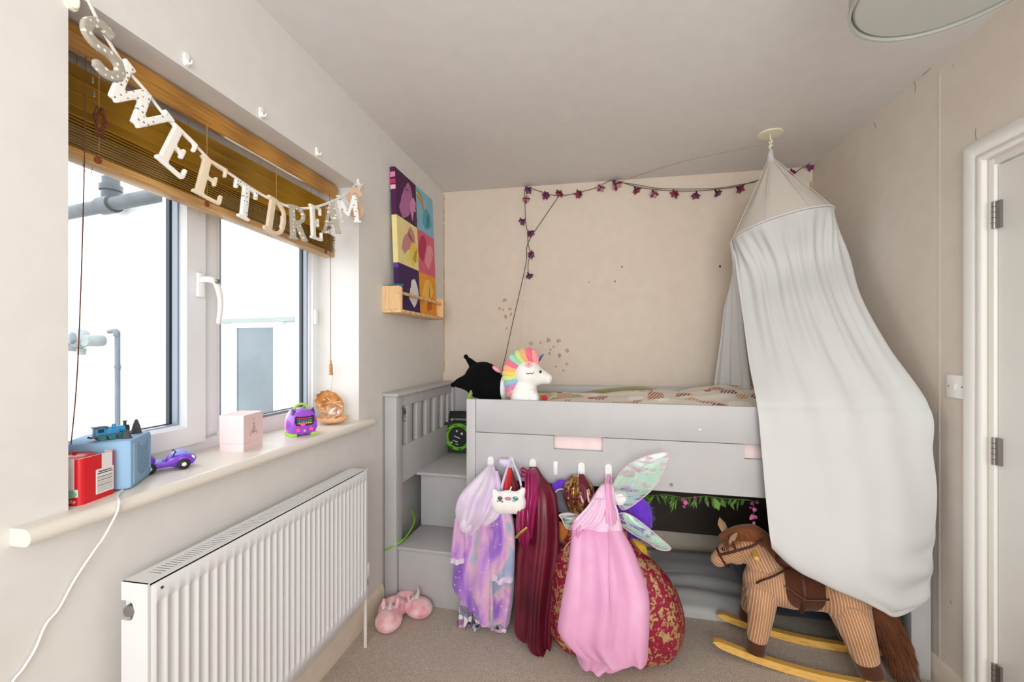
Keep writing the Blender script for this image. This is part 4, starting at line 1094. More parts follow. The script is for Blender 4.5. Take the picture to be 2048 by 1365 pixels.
def dotted(name, base, dot, scale, size):
    t = NT(name); v = t.voronoi(scale, t.mapping((0.01, 1, 1)), rnd=0.35)
    t.base(t.ramp(v.outputs['Distance'], [(size, lin(dot)), (size + 0.06, lin(base))])); t.set(Roughness=0.9)
    t.b.inputs['Sheen Weight'].default_value = 0.2
    t.bump(t.noise(500, detail=2).outputs['Fac'], 0.25, 0.001); return t.m
F_taupe = dotted('taupe_star_cotton', '#a9a293', '#efece4', 75, 0.22)
F_dots = dotted('cream_dotted_cotton', '#eeece6', '#7c8088', 85, 0.18)
F_cream = cloth('cream_quilted_cotton', '#eee9e1', 0.02); F_beige = cloth('beige_quilted_cotton', '#d9c7ab', 0.05); F_pink = cloth('blush_cotton', '#dfb99c', 0.03)
w_ = 0.2
GL = {
 'S': [([(0.70, 0.80), (0.52, 0.93), (0.25, 0.90), (0.10, 0.74), (0.22, 0.56), (0.55, 0.44), (0.68, 0.26), (0.55, 0.09), (0.28, 0.08), (0.10, 0.20)], 0.22, 1)],
 'W': [([(0.02, 0.95), (0.26, 0.04)], .17, 0), ([(0.26, 0.04), (0.48, 0.9)], .14, 0), ([(0.48, 0.9), (0.72, 0.04)], .17, 0), ([(0.72, 0.04), (0.98, 0.95)], .14, 0), ([(-0.08, 0.96), (0.16, 0.96)], .09, 0), ([(0.84, 0.96), (1.08, 0.96)], .09, 0)],
 'E': [([(0.2, 0.02), (0.2, 0.98)], .22, 0), ([(0.02, 0.96), (0.74, 0.96)], .09, 0), ([(0.02, 0.04), (0.74, 0.04)], .09, 0), ([(0.2, 0.52), (0.5, 0.52)], .1, 0), ([(0.51, 0.64), (0.51, 0.40)], .09, 0), ([(0.71, 0.98), (0.71, 0.76)], .09, 0), ([(0.73, 0.02), (0.73, 0.26)], .1, 0)],
 'T': [([(0.4, 0.02), (0.4, 0.98)], .22, 0), ([(0.0, 0.95), (0.8, 0.95)], .1, 0), ([(0.04, 0.98), (0.04, 0.74)], .09, 0), ([(0.76, 0.98), (0.76, 0.74)], .09, 0), ([(0.2, 0.04), (0.6, 0.04)], .09, 0)],
 'D': [([(0.18, 0.02), (0.18, 0.98)], .2, 0), ([(0.0, 0.96), (0.4, 0.96), (0.68, 0.80), (0.74, 0.5), (0.68, 0.2), (0.4, 0.04), (0.0, 0.04)], .12, 1), ([(0.70, 0.66), (0.73, 0.5), (0.70, 0.34)], .17, 1)],
 'R': [([(0.18, 0.02), (0.18, 0.98)], .2, 0), ([(0.0, 0.96), (0.45, 0.96), (0.66, 0.78), (0.55, 0.58), (0.2, 0.52)], .13, 1), ([(0.36, 0.54), (0.66, 0.05)], .2, 0), ([(0.02, 0.04), (0.36, 0.04)], .09, 0), ([(0.58, 0.04), (0.80, 0.04)], .09, 0)],
 'A': [([(0.1, 0.04), (0.38, 0.95)], .14, 0), ([(0.38, 0.95), (0.66, 0.04)], .2, 0), ([(0.2, 0.34), (0.56, 0.34)], .1, 0), ([(-0.02, 0.04), (0.24, 0.04)], .09, 0), ([(0.52, 0.04), (0.8, 0.04)], .09, 0)],
 'M': [([(0.1, 0.02), (0.1, 0.98)], .13, 0), ([(0.1, 0.95), (0.42, 0.25)], .19, 0), ([(0.42, 0.25), (0.74, 0.95)], .12, 0), ([(0.76, 0.02), (0.76, 0.98)], .2, 0), ([(0.0, 0.04), (0.24, 0.04)], .09, 0), ([(0.6, 0.04), (0.92, 0.04)], .09, 0)],
}
bunting = thing('letter_bunting', 'stuffed fabric letter bunting spelling SWEET DREAMS strung across the window', 'bunting', (-1.03, 1.25, 1.78))
XB = -1.036
rib_px = [(172, -12), (180, 8), (213, 75), (255, 140), (290, 180), (330, 232), (355, 258), (390, 290), (430, 330), (460, 348), (500, 375), (540, 398), (590, 416), (640, 412), (690, 390), (716, 368)]
rib = [on_x(a, b, XB) for a, b in rib_px]; rib[-1].x = -1.046
obj('ribbon', tube(rib, 0.0045, 8, 5, flat=0.3, up=(1, 0, 0)), F_cream, bunting)
obj('tie_knot', tube([rib[-1] + V((0.004, -0.004, -0.004)), rib[-1] + V((0.008, 0.012, 0.002)), rib[-1] + V((0.008, 0.03, -0.008)), rib[-1] + V((0.006, 0.01, -0.006)), rib[-1] + V((0.008, 0.018, -0.022))], 0.0022, 6, 4), F_cream, bunting)
def letter(ch, top, bot, width, m, yaw=0.0, mirror=False, puff=0.007, push=0.0):
    a, b = on_x(*top, XB + 0.004), on_x(*bot, XB + 0.004)
    h = (a - b).length; up = (a - b) / h; rt = V((0, up.z, -up.y))
    rt = Matrix.Rotation(yaw, 3, up) @ rt; nrm = rt.cross(up)
    bm = bmesh.new(); W_ = width
    for pts, wd, cur in GL[ch]:
        P = [V(((x - 0.4) * W_ / 0.8, 0, (z - 1) * h)) for x, z in pts]
        if cur: P = smooth_path(P, 4)
        r = wd * W_ / 0.8 / 2
        for p, q in zip(P, P[1:]):
            d = q - p; L = d.length + (r * 0.7 if cur else 0.0)
            ang = math.atan2(d.z, d.x); mm = Matrix.Translation((p + q) / 2) @ Euler((0, -ang, 0)).to_matrix().to_4x4()
            bmesh.ops.create_cube(bm, size=1, matrix=mm @ Matrix.Diagonal((L, puff * 1.6, 2 * r, 1)))
        if cur:
            for p in P: bmesh.ops.create_icosphere(bm, subdivisions=2, radius=1, matrix=Matrix.Translation(p) @ Matrix.Diagonal((r, puff * 0.8, r, 1)))
    o = blob('letter', bm, m, bunting, 0.0026, 5, False)
    mm = Matrix((rt, -nrm, up)).transposed().to_4x4(); mm.translation = a + nrm * push
    o.data.transform(world_of(bunting).inverted() @ mm)
    return o
letter('S', (186, 38), (222, 160), 0.074, F_taupe, 0.1, push=0.004)
letter('W', (292, 172), (238, 216), 0.098, F_dots)
letter('E', (372, 268), (338, 338), 0.082, F_cream)
letter('E', (430, 325), (412, 398), 0.080, F_beige, -0.25)
letter('T', (493, 371), (486, 438), 0.085, F_dots)
letter('D', (556, 404), (547, 469), 0.085, F_beige)
letter('R', (594, 414), (597, 481), 0.078, F_taupe, -0.2)
letter('E', (630, 412), (633, 480), 0.085, F_cream, 0.1)
letter('A', (663, 402), (664, 468), 0.075, F_taupe, -1.15)
letter('M', (690, 390), (697, 446), 0.08, F_dots, -0.9)
letter('S', (708, 378), (714, 436), 0.075, F_pink, -0.55)

# ================================================================== ON THE WINDOW SILL
# red and white biscuit carton with its contents
M['card_red'] = basic('red_printed_card', '#cf1420', 0.35, 0.02, 6); M['card_white'] = basic('white_printed_card', '#e9e6e4', 0.4, 0.02, 6)
M['ink_blue'] = basic('blue_ink', '#3a3f8c', 0.5, 0); M['ink_mint'] = basic('mint_ink', '#7fc9a3', 0.5, 0.1, 30); M['ink_dark'] = basic('dark_ink', '#2b2b2d', 0.6, 0); M['ink_grey'] = basic('grey_ink', '#8b8a8a', 0.6, 0); M['ink_maroon'] = basic('maroon_ink', '#7a1535', 0.6, 0)
CA = V((-1.063, 0.728, SILL)); CBd = V((-0.020, 0.098, 0)).normalized(); CBl = V((-0.098, -0.020, 0)).normalized()
CL, CWd, CH = 0.086, 0.100, 0.098
carton = thing('biscuit_carton', 'open red and white striped biscuit carton at the near end of the sill', 'carton', CA + CBd * 0.05 + CBl * 0.05)
# side 1 faces the room (along CBd), side 2 faces the camera (along CBl)
n1 = V((0.88, 0.47, 0)).normalized(); n2 = V((0.2, -0.98, 0)).normalized()
corners = [CA, CA + CBd * CL, CA + CBd * CL + CBl * CWd, CA + CBl * CWd]
bm = bmesh.new()
R0 = 0.012
def rounded(cs, inset, z):
    out = []; n = len(cs); cen = sum(cs, V()) / n
    for i in range(n):
        p, a, b = cs[i], cs[i - 1], cs[(i + 1) % n]
        da, db = (a - p).normalized(), (b - p).normalized()
        for t_ in range(5):
            s_ = t_ / 4; q = p + da * R0 * (1 - s_) ** 2 + db * R0 * s_ ** 2
            q = q + (cen - q).normalized() * inset * 1.2
            out.append(V((q.x, q.y, z)))
    return out
loft(bm, [rounded(corners, 0.0, SILL), rounded(corners, 0, SILL + CH), rounded(corners, 0.0015, SILL + CH), rounded(corners, 0.0015, SILL + 0.003)], True)
cbody = obj('carton_wall', bm, M['card_red'], carton)
bm = bmesh.new(); loft(bm, [rounded(corners, 0.0018, SILL + 0.004), rounded(corners, 0.0018, SILL + CH + 0.0006), rounded(corners, 0.0025, SILL + CH + 0.0006), rounded(corners, 0.0025, SILL + 0.004)], False)
obj('inner_lining', bm, M['card_white'], carton)
e1 = n1.cross(V((0, 0, 1))) * -1
def side1(a, z): return CA + CBd * a + n1 * 0.0005 + V((0, 0, z))
F1 = basis(CA + n1 * 0.0003, CBd, -CBd.cross(V((0, 0, 1))).normalized() * -1, (0, 0, 1))
def patch(a0, a1, z0, z1, m, face, par, lift=0.0006, name='print_panel', shear=0):
    d, nn = ((CBd, CBd.cross(V((0, 0, 1))).normalized()), (CBl, -CBl.cross(V((0, 0, 1))).normalized()))[face]
    bm = bmesh.new(); q = [CA + d * a + V((0, 0, z)) for a, z in ((a0, z0), (a1, z0 + shear), (a1, z1 + shear), (a0, z1))]
    loft(bm, [[p + nn * 0.0001 for p in q], [p + nn * lift for p in q]]); return obj(name, bm, m, par, False)
patch(0.049, 0.074, 0.045, CH, M['card_white'], 0, carton)
pnl = patch(0.035, 0.077, 0.012, 0.066, M['card_white'], 0, carton, 0.0009, 'label_panel')
for z, h, m in ((0.055, 0.0018, 'ink_dark'), (0.048, 0.0012, 'ink_dark'), (0.0455, 0.0006, 'ink_grey'), (0.043, 0.0006, 'ink_grey'), (0.040, 0.0012, 'ink_dark'), (0.037, 0.0006, 'ink_grey'), (0.0345, 0.0006, 'ink_grey'), (0.032, 0.0006, 'ink_grey'), (0.029, 0.0012, 'ink_dark'), (0.026, 0.0006, 'ink_grey'), (0.0235, 0.0006, 'ink_grey'), (0.021, 0.0006, 'ink_grey'), (0.0185, 0.0006, 'ink_grey'), (0.016, 0.0006, 'ink_grey')):
    patch(0.038, 0.074, z, z + h, M[m], 0, pnl, 0.0012, 'print_line')
nA = CBd.cross(V((0, 0, 1))).normalized(); nB = -CBl.cross(V((0, 0, 1))).normalized()
obj('lettering', text_bm('Nutrition Facts', 0.0050, basis(CA + CBd * 0.056 + nA * 0.0012 + V((0, 0, 0.0605)), CBd, (0, 0, 1), nA)), M['ink_dark'], pnl, False)
patch(0.012, 0.037, 0.022, CH, M['card_white'], 1, carton, 0.0007)
patch(0.004, 0.060, 0.018, 0.034, M['card_white'], 1, carton, 0.0007)
patch(0.038, 0.060, 0.05, 0.064, M['ink_blue'], 1, carton, 0.0009)
bm = bmesh.new(); d_, nn_ = CBl, nB
o_ = [CA + d_ * (0.036 + 0.030 * math.cos(a)) + V((0, 0, 0.024 + 0.010 * math.sin(a))) for a in [2 * PI * k / 24 for k in range(24)]]
loft(bm, [[p + nn_ * 0.0008 for p in o_], [p + nn_ * 0.0012 for p in o_]]); obj('print_panel', bm, M['ink_mint'], carton, False)
obj('lettering', text_bm('W', 0.022, basis(CA + CBl * 0.045 + nB * 0.001 + V((0, 0, 0.042)), -CBl, (0, 0, 1), nB)), M['ink_maroon'], carton, False)
obj('lettering', text_bm('Chocolate Chip', 0.0085, basis(CA + CBl * 0.036 + nB * 0.001 + V((0, 0, 0.0085)), -CBl, (0, 0, 1), nB), shear=0.25), M['card_white'], carton, False)
M['red_plastic'] = basic('red_plastic', '#c8331f', 0.35, 0.05, 10)
cm_ = CA + CBd * 0.043 + CBl * 0.055
jar = thing('red_jar', 'white jar with red plastic lid standing inside the biscuit carton', 'jar', (cm_.x, cm_.y, SILL + 0.05))
obj('lid', lathe(bmesh.new(), [(0, 0.094), (0.030, 0.094), (0.036, 0.090), (0.0365, 0.076), (0.034, 0.074), (0, 0.074)], (cm_.x, cm_.y, SILL + 0.004), 'Z', 32), M['red_plastic'], jar)
M['jar_white'] = basic('white_jar', '#e4ddd6', 0.4, 0.02)
obj('jar', lathe(bmesh.new(), [(0, 0.002), (0.030, 0.002), (0.032, 0.01), (0.032, 0.073), (0, 0.073)], (cm_.x, cm_.y, SILL + 0.002), 'Z', 32), M['jar_white'], jar)
obj('lid_tab', box((cm_.x - 0.002, cm_.y - 0.002, SILL + 0.098), (cm_.x + 0.002, cm_.y + 0.004, SILL + 0.105)), M['red_plastic'], jar)

# pale blue cube speaker
M['blue_fabric'] = basic('pale_blue_padded_fabric', '#8fb4d4', 0.8, 0.02, 10, 0.15, 500)
M['ear_grey'] = basic('charcoal_rubber', '#474b4f', 0.8, 0.05, 40)
M['hole'] = basic('speaker_hole', '#3f5870', 0.9, 0)
TA = V((-1.065, 0.833, SILL)); Tr = V((-0.085, 0.122, 0)).normalized(); Tl = V((-0.122, -0.085, 0)).normalized()
TS, TH = 0.136, 0.117
spk = thing('cube_speaker', 'pale blue padded cube speaker with grey ears on the sill', 'speaker', TA + (Tr + Tl) * TS / 2)
bm = box((0, 0, 0.001), (TS, TS, TH), None, 0.009); bm.transform(basis(TA, Tr, Tl, (0, 0, 1))); sb = obj('body', bm, M['blue_fabric'], spk)
nR = Tr.cross(V((0, 0, 1))).normalized()
seam = [(0.012, 0.012), (TS - 0.012, 0.012), (TS - 0.012, TH - 0.012), (0.012, TH - 0.012), (0.012, 0.012)]
obj('seam', tube([TA + Tr * a + V((0, 0, z)) + nR * 0.0002 for a, z in seam], 0.0012, 6), M['blue_fabric'], sb)
hm = lathe(bmesh.new(), [(0, 0.0004), (0.0013, 0.0004), (0.0013, 0), (0, 0)], (0, 0, 0), 'Z', 6)
hb_ = bmesh.new(); hme = bpy.data.meshes.new('h'); hm.to_mesh(hme); hm.free()
for j in range(15):
    for i in range(12):
        x, z = 0.038 + 0.0062 * i, 0.024 + 0.0058 * j
        if j == 0 and not 3 <= i <= 8: continue
        if j == 1 and not 1 <= i <= 10: continue
        if j >= 12 and (i not in ((0, 1, 2, 9, 10, 11) if j == 12 else (0, 1, 10, 11) if j == 13 else (0, 11))): continue
        n0 = len(hb_.verts); hb_.from_mesh(hme); hb_.verts.ensure_lookup_table()
        mm = basis(TA + Tr * x + V((0, 0, z)) + nR * 0.0001, Tr, (0, 0, 1), nR)
        for v in hb_.verts[n0:]: v.co = mm @ v.co
h_ = obj('speaker_holes', hb_, M['hole'], sb, False); h_['kind'] = 'stuff'
for (a, b, hgt, r) in ((0.028, 0.018, 0.020, 0.011), (0.095, 0.020, 0.034, 0.012)):
    c = TA + Tr * a + Tl * b + V((0, 0, TH - 0.001))
    obj('ear', tube([c, c + V((0, 0, hgt * 0.6)), c + V((0, 0, hgt))], lambda q, r=r: r * (1 - 0.75 * q), 14, 4, round_ends=True), M['ear_grey'], spk)
# toy steam engine on top of the speaker (a plain blue tank engine)
M['loco_blue'] = basic('blue_toy_paint', '#2f8fc4', 0.3, 0.05, 30); M['loco_red'] = basic('red_toy_paint', '#9c2c33', 0.4, 0.05, 30); M['loco_teal'] = basic('teal_toy_wheel', '#2c6f70', 0.4, 0.1, 30)
tz = SILL + TH
la, lb_ = on_z(180, 885, tz), on_z(262, 873, tz)
LD = (lb_ - la); LL = LD.length; LD = LD.normalized(); LS = LD.cross(V((0, 0, 1))).normalized()
loco = thing('toy_steam_engine', 'small blue toy steam engine standing on the cube speaker', 'toy train', (la + lb_) / 2)
LMx = basis(la, LD, -LS, (0, 0, 1))
def lb2(name, bm, m, par=None):
    bm.transform(LMx); return obj(name, bm, m, par or loco)
k_ = LL / 0.10
def S3(*a): return [x * k_ for x in a]
ch_ = lb2('chassis', box(S3(0.0, -0.014, 0.011), S3(0.098, 0.014, 0.0155), None, 0.001), M['loco_red'])
lb2('cab', box(S3(0.008, -0.013, 0.0155), S3(0.034, 0.013, 0.040), None, 0.001), M['loco_blue'])
lb2('cab_roof', box(S3(0.004, -0.015, 0.040), S3(0.040, 0.015, 0.0435), None, 0.0018), M['gutter'])
lb2('side_tank', box(S3(0.034, -0.013, 0.0155), S3(0.068, 0.013, 0.034), None, 0.002), M['loco_blue'])
lb2('boiler', tube([V(S3(0.034, 0, 0.029)), V(S3(0.086, 0, 0.029))], 0.0105 * k_, 18), M['loco_blue'])
lb2('smokebox', tube([V(S3(0.082, 0, 0.029)), V(S3(0.093, 0, 0.029))], 0.0108 * k_, 18), M['black_plastic'])
lb2('dome', lathe(bmesh.new(), [(0, 0.010 * k_), (0.004 * k_, 0.009 * k_), (0.0052 * k_, 0.004 * k_), (0.0055 * k_, 0), (0, 0)], S3(0.056, 0, 0.038), 'Z', 14), M['loco_blue'])
lb2('funnel', lathe(bmesh.new(), [(0, 0.016 * k_), (0.0055 * k_, 0.016 * k_), (0.0055 * k_, 0.013 * k_), (0.004 * k_, 0.012 * k_), (0.004 * k_, 0.0), (0, 0)], S3(0.084, 0, 0.037), 'Z', 14), M['black_plastic'])
for sd in (-1, 1):
    for x in (0.024, 0.048, 0.071): lb2('wheel', lathe(bmesh.new(), [(0, -0.002 * k_), (0.0098 * k_, -0.002 * k_), (0.0105 * k_, 0.002 * k_), (0, 0.002 * k_)], S3(x, sd * 0.0135, 0.0105), 'Y', 16), M['loco_teal'])
    lb2('cab_window', box(S3(0.014, sd * 0.0128, 0.026), S3(0.028, sd * 0.0134, 0.036)), M['black_plastic'])
    lb2('lining', box(S3(0.036, sd * 0.0129, 0.018), S3(0.066, sd * 0.0134, 0.0195)), M['loco_red'])
for x in (-0.003, 0.101):
    for y in (-0.008, 0.008): lb2('buffer', tube([V(S3(x, y, 0.013)), V(S3(x + (0.006 if x < 0 else -0.006), y, 0.013))], 0.0028 * k_, 10), M['black_plastic'])

# purple toy car
M['car_purple'] = basic('purple_plastic', '#7a3fc8', 0.3, 0.03, 20); M['car_lilac'] = basic('lilac_blue_plastic', '#8f9ce6', 0.3, 0.03, 20); M['tyre'] = basic('toy_tyre', '#151515', 0.6, 0.05)
ca0, ca1 = on_z(290, 952, SILL), on_z(392, 935, SILL)
CD = (ca1 - ca0).normalized(); CLn = (ca1 - ca0).length; CSd = CD.cross(V((0, 0, 1))).normalized()
car = thing('toy_car', 'purple open toy car with black wheels beside the cube speaker', 'toy car', (ca0 + ca1) / 2 - CSd * 0.02)
CMx = basis(ca0, CD, -CSd, (0, 0, 1))
def cb(name, bm, m, par=None, s=True):
    bm.transform(CMx); return obj(name, bm, m, par or car, s)
pr = bmesh.new()
bx(pr, (-0.02, 0.004, 0.010), (CLn * 0.98, 0.052, 0.018), None, 0.004)
limb(pr, [(CLn * 0.60, 0.028, 0.024), (CLn * 0.80, 0.028, 0.026), (CLn * 0.94, 0.028, 0.022)], [0.020, 0.020, 0.013], 16, 4, 1.15, (0, 1, 0))
limb(pr, [(CLn * 0.55, 0.010, 0.018), (CLn * 0.75, 0.008, 0.030), (CLn * 0.93, 0.010, 0.020)], [0.007, 0.011, 0.008], 12)
limb(pr, [(CLn * 0.55, 0.046, 0.018), (CLn * 0.75, 0.048, 0.030), (CLn * 0.93, 0.046, 0.020)], [0.007, 0.011, 0.008], 12)
limb(pr, [(CLn * 0.1, 0.006, 0.016), (CLn * 0.35, 0.006, 0.018), (CLn * 0.6, 0.006, 0.026)], [0.007, 0.006, 0.008], 10)
limb(pr, [(CLn * 0.1, 0.050, 0.016), (CLn * 0.35, 0.050, 0.018), (CLn * 0.6, 0.050, 0.026)], [0.007, 0.006, 0.008], 10)
limb(pr, [(CLn * 0.12, 0.028, 0.02), (CLn * 0.05, 0.028, 0.034), (-0.02, 0.028, 0.036)], [0.014, 0.018, 0.016], 14, 4, 1.3, (0, 1, 0))
blob('body', pr, M['car_purple'], car, 0.0028, 4, False).data.transform(world_of(car).inverted() @ CMx)
pr = bmesh.new(); limb(pr, [(CLn * 0.58, 0.028, 0.040), (CLn * 0.75, 0.028, 0.042), (CLn * 0.95, 0.028, 0.033)], [0.008, 0.010, 0.006], 14, 4, 1.9, (0, 1, 0)); cb('bonnet', pr, M['car_lilac'])
cb('windscreen_frame', tube([(CLn * 0.50, 0.012, 0.024), (CLn * 0.60, 0.012, 0.050), (CLn * 0.60, 0.044, 0.050), (CLn * 0.50, 0.044, 0.024)], 0.0014, 6), M['tyre'])
cb('seat', box((CLn * 0.18, 0.012, 0.016), (CLn * 0.36, 0.044, 0.030), None, 0.005), M['car_lilac'])
for x in (CLn * 0.08, CLn * 0.75):
    for y in (0.000, 0.055):
        w = cb('wheel', lathe(bmesh.new(), [(0, -0.005), (0.010, -0.005), (0.0145, -0.003), (0.0145, 0.004), (0, 0.005)], (x, y, 0.0146), 'Y', 22), M['tyre'])
        cb('hub_cap', lathe(bmesh.new(), [(0, -0.0065), (0.005, -0.006), (0.006, -0.004), (0, -0.004)] if y < 0.02 else [(0, 0.0065), (0.005, 0.006), (0.006, 0.004), (0, 0.004)], (x, y, 0.0146), 'Y', 16), M['plastic'], w)
hlb = bmesh.new(); ell(hlb, (CLn * 0.955, 0.012, 0.026), (0.005, 0.006, 0.007)); hl_ = cb('headlamp', hlb, M['plastic'])
hlb = bmesh.new(); ell(hlb, (CLn * 0.955, 0.044, 0.026), (0.005, 0.006, 0.007)); cb('headlamp', hlb, M['plastic'])

# pale pink gift box
M['pink_card'] = basic('pale_pink_card', '#f2d6d6', 0.5, 0.01, 4)
PA, PB, PC = V((-1.098, 1.199, SILL)), V((-1.125, 1.318, SILL)), V((-1.174, 1.193, SILL))
pd, pl_ = (PB - PA).normalized(), (PC - PA).normalized()
PW, PL2, PH = 0.112, 0.082, 0.1155
gift = thing('pink_gift_box', 'pale pink square cardboard box with a printed figure on the sill', 'box', (PA + PB + PC) / 3)
def pbox(z0, z1, g): 
    bm = bmesh.new(); cs = [PA - (pd + pl_) * g, PA + pd * (PW + g) - pl_ * g, PA + pd * (PW + g) + pl_ * (PL2 + g), PA - pd * g + pl_ * (PL2 + g)]
    loft(bm, [[V((c.x, c.y, SILL + z)) for c in cs] for z in (z0, z1)]); return bm
obj('base', pbox(0.0, 0.025, 0.0), M['pink_card'], gift, False)
lid = obj('lid', pbox(0.0255, PH, 0.0006), M['pink_card'], gift, False)
nP = pd.cross(V((0, 0, 1))).normalized()
def ppt(a, z): return PA + pd * a + V((0, 0, z)) + nP * 0.0013
M['rose_ink'] = basic('dusky_rose_ink', '#9a7a78', 0.6, 0)
def strip(pts, r): return tube([ppt(a, z) for a, z in pts], r, 6, 4)
bm = bmesh.new(); ell(bm, ppt(0.056, 0.083), 0.0026, None, 2); obj('printed_mark', bm, M['rose_ink'], lid)
obj('printed_mark', strip([(0.056, 0.080), (0.056, 0.074), (0.049, 0.066)], 0.0010), M['rose_ink'], lid); obj('printed_mark', strip([(0.056, 0.074), (0.063, 0.066)], 0.0010), M['rose_ink'], lid)
obj('printed_mark', strip([(0.035, 0.044), (0.040, 0.056), (0.056, 0.064), (0.072, 0.056), (0.077, 0.044)], 0.0006), M['rose_ink'], lid)
obj('printed_mark', strip([(0.047, 0.053), (0.051, 0.056), (0.054, 0.053), (0.058, 0.057), (0.061, 0.054), (0.066, 0.056)], 0.0010), M['rose_ink'], lid)
bm = bmesh.new(); ell(bm, ppt(0.056, 0.098), 0.0018, None, 2); obj('printed_mark', bm, M['rose_ink'], lid)

# purple cat-eared music toy
M['toy_purple'] = basic('purple_toy_shell', '#9a4fd0', 0.3, 0.03, 20); M['toy_violet'] = basic('dark_violet_trim', '#5b2a8a', 0.35, 0.03); M['toy_pink'] = basic('hot_pink_plastic', '#ee5aa5', 0.35, 0.03); M['toy_lpink'] = basic('light_pink_plastic', '#f3a6cf', 0.35, 0.03); M['toy_lime'] = basic('lime_plastic', '#a5dc4a', 0.35, 0.03); M['toy_screen'] = basic('dark_screen', '#3c1f3a', 0.15, 0)
MC = V((-1.098, 1.478, SILL)); Md = V((0.52, 0.85, 0)).normalized(); Md = (V((-1.06, 1.540, 0)) - V((-1.128, 1.440, 0))).normalized(); Mn = Md.cross(V((0, 0, 1))).normalized()
mt_ = thing('music_player_toy', 'purple cat-eared music toy with green handle on the sill', 'toy', MC)
MMx = basis(MC, Md, -Mn, (0, 0, 1))
def mb(name, bm, m, par=None, s=True):
    bm.transform(MMx); return obj(name, bm, m, par or mt_, s)
K = 0.051
sil = [(-0.85, 0.12), (-0.6, 0.02), (0, 0.0), (0.6, 0.02), (0.85, 0.12), (1.0, 0.5), (0.98, 0.95), (0.84, 1.45), (0.62, 1.75), (0.3, 1.86), (0, 1.88), (-0.3, 1.86), (-0.62, 1.75), (-0.84, 1.45), (-0.98, 0.95), (-1.0, 0.5)]
def layer(sc_, y, cz=0.9): return [V((x * K * sc_, y, 0.004 + (cz + (z - cz) * sc_) * K)) for x, z in sil]
bm = bmesh.new(); loft(bm, [layer(0.80, -0.030), layer(0.94, -0.026), layer(1.0, -0.015), layer(1.0, 0.015)]); body_ = mb('shell', bm, M['toy_purple'])
bm = bmesh.new(); loft(bm, [layer(0.99, 0.015), layer(0.99, 0.038), layer(0.85, 0.046)]); mb('back_shell', bm, M['toy_lpink'])
scr = [(-0.58, 0.72), (0, 0.66), (0.58, 0.72), (0.70, 0.95), (0.66, 1.40), (0.52, 1.42), (0.40, 1.36), (-0.40, 1.36), (-0.52, 1.42), (-0.66, 1.40), (-0.70, 0.95)]
bm = bmesh.new(); prism(bm, [(x * K, 0.004 + z * K) for x, z in scr], 0.004, Matrix.Translation((0, -0.0325, 0))); sc_o = mb('screen', bm, M['toy_screen'], body_, False)
for j, cl in enumerate(('#c9404a', '#3f7fc0', '#4ab07a', '#d8d85a')):
    m = M.setdefault('key' + cl, basic('key_' + cl[1:], cl, 0.4, 0))
    bm = bmesh.new(); bx(bm, (-0.50 * K if j != 0 else -0.55 * K, -0.0332, 0.004 + (1.20 - 0.12 * j) * K), (0.52 * K, -0.0328, 0.004 + (1.27 - 0.12 * j) * K)); mb('display_row', bm, m, sc_o, False)
for i in range(7):
    bm = bmesh.new(); bx(bm, ((-0.45 + 0.15 * i) * K, -0.0336, 0.004 + 0.82 * K), ((-0.42 + 0.15 * i) * K, -0.0330, 0.004 + 1.24 * K)); mb('display_bar', bm, M['toy_screen'], sc_o, False)
for sx in (-1, 1):
    bm = bmesh.new(); o = []
    for i in range(10):
        a = PI / 2 + i * PI / 5; r = (0.20 if i % 2 == 0 else 0.10) * K * 1.1
        o.append((sx * 0.46 * K + r * math.cos(a), 0.004 + 0.42 * K + r * math.sin(a)))
    prism(bm, o, 0.006, Matrix.Translation((0, -0.034, 0))); mb('star_button', bm, M['toy_pink'], body_, False)
    bm = bmesh.new(); loft(bm, [[V((sx * 0.42 * K, y, 0.004 + 1.66 * K)), V((sx * 0.80 * K, y, 0.004 + 1.50 * K)), V((sx * 0.76 * K, y * 0.6, 0.004 + 1.98 * K))] for y in (-0.024, 0.0)]); mb('ear', bm, M['toy_violet'], body_, False)
    bm = bmesh.new(); bx(bm, (sx * 0.72 * K - 0.012, -0.028, 0.0), (sx * 0.72 * K + 0.012, 0.04, 0.012), None, 0.003); mb('foot', bm, M['toy_lime'])
mb('carry_handle', tube([(-0.48 * K, 0.008, 0.004 + 1.72 * K), (-0.40 * K, 0.008, 0.004 + 2.05 * K), (0, 0.008, 0.004 + 2.22 * K), (0.40 * K, 0.008, 0.004 + 2.05 * K), (0.48 * K, 0.008, 0.004 + 1.72 * K)], 0.0048, 10, 5), M['toy_lime'])
mb('name_badge', lathe(bmesh.new(), [(0, -0.0335), (0.004, -0.0335), (0.005, -0.031), (0, -0.031)], (0, 0, 0.004 + 0.32 * K), 'Y', 14), M['toy_lpink'], body_)
pb_ = bmesh.new(); ell(pb_, (-0.12 * K, -0.034, 0.004 + 0.80 * K), (0.010, 0.004, 0.008)); mb('ball', pb_, M['toy_pink'], body_)

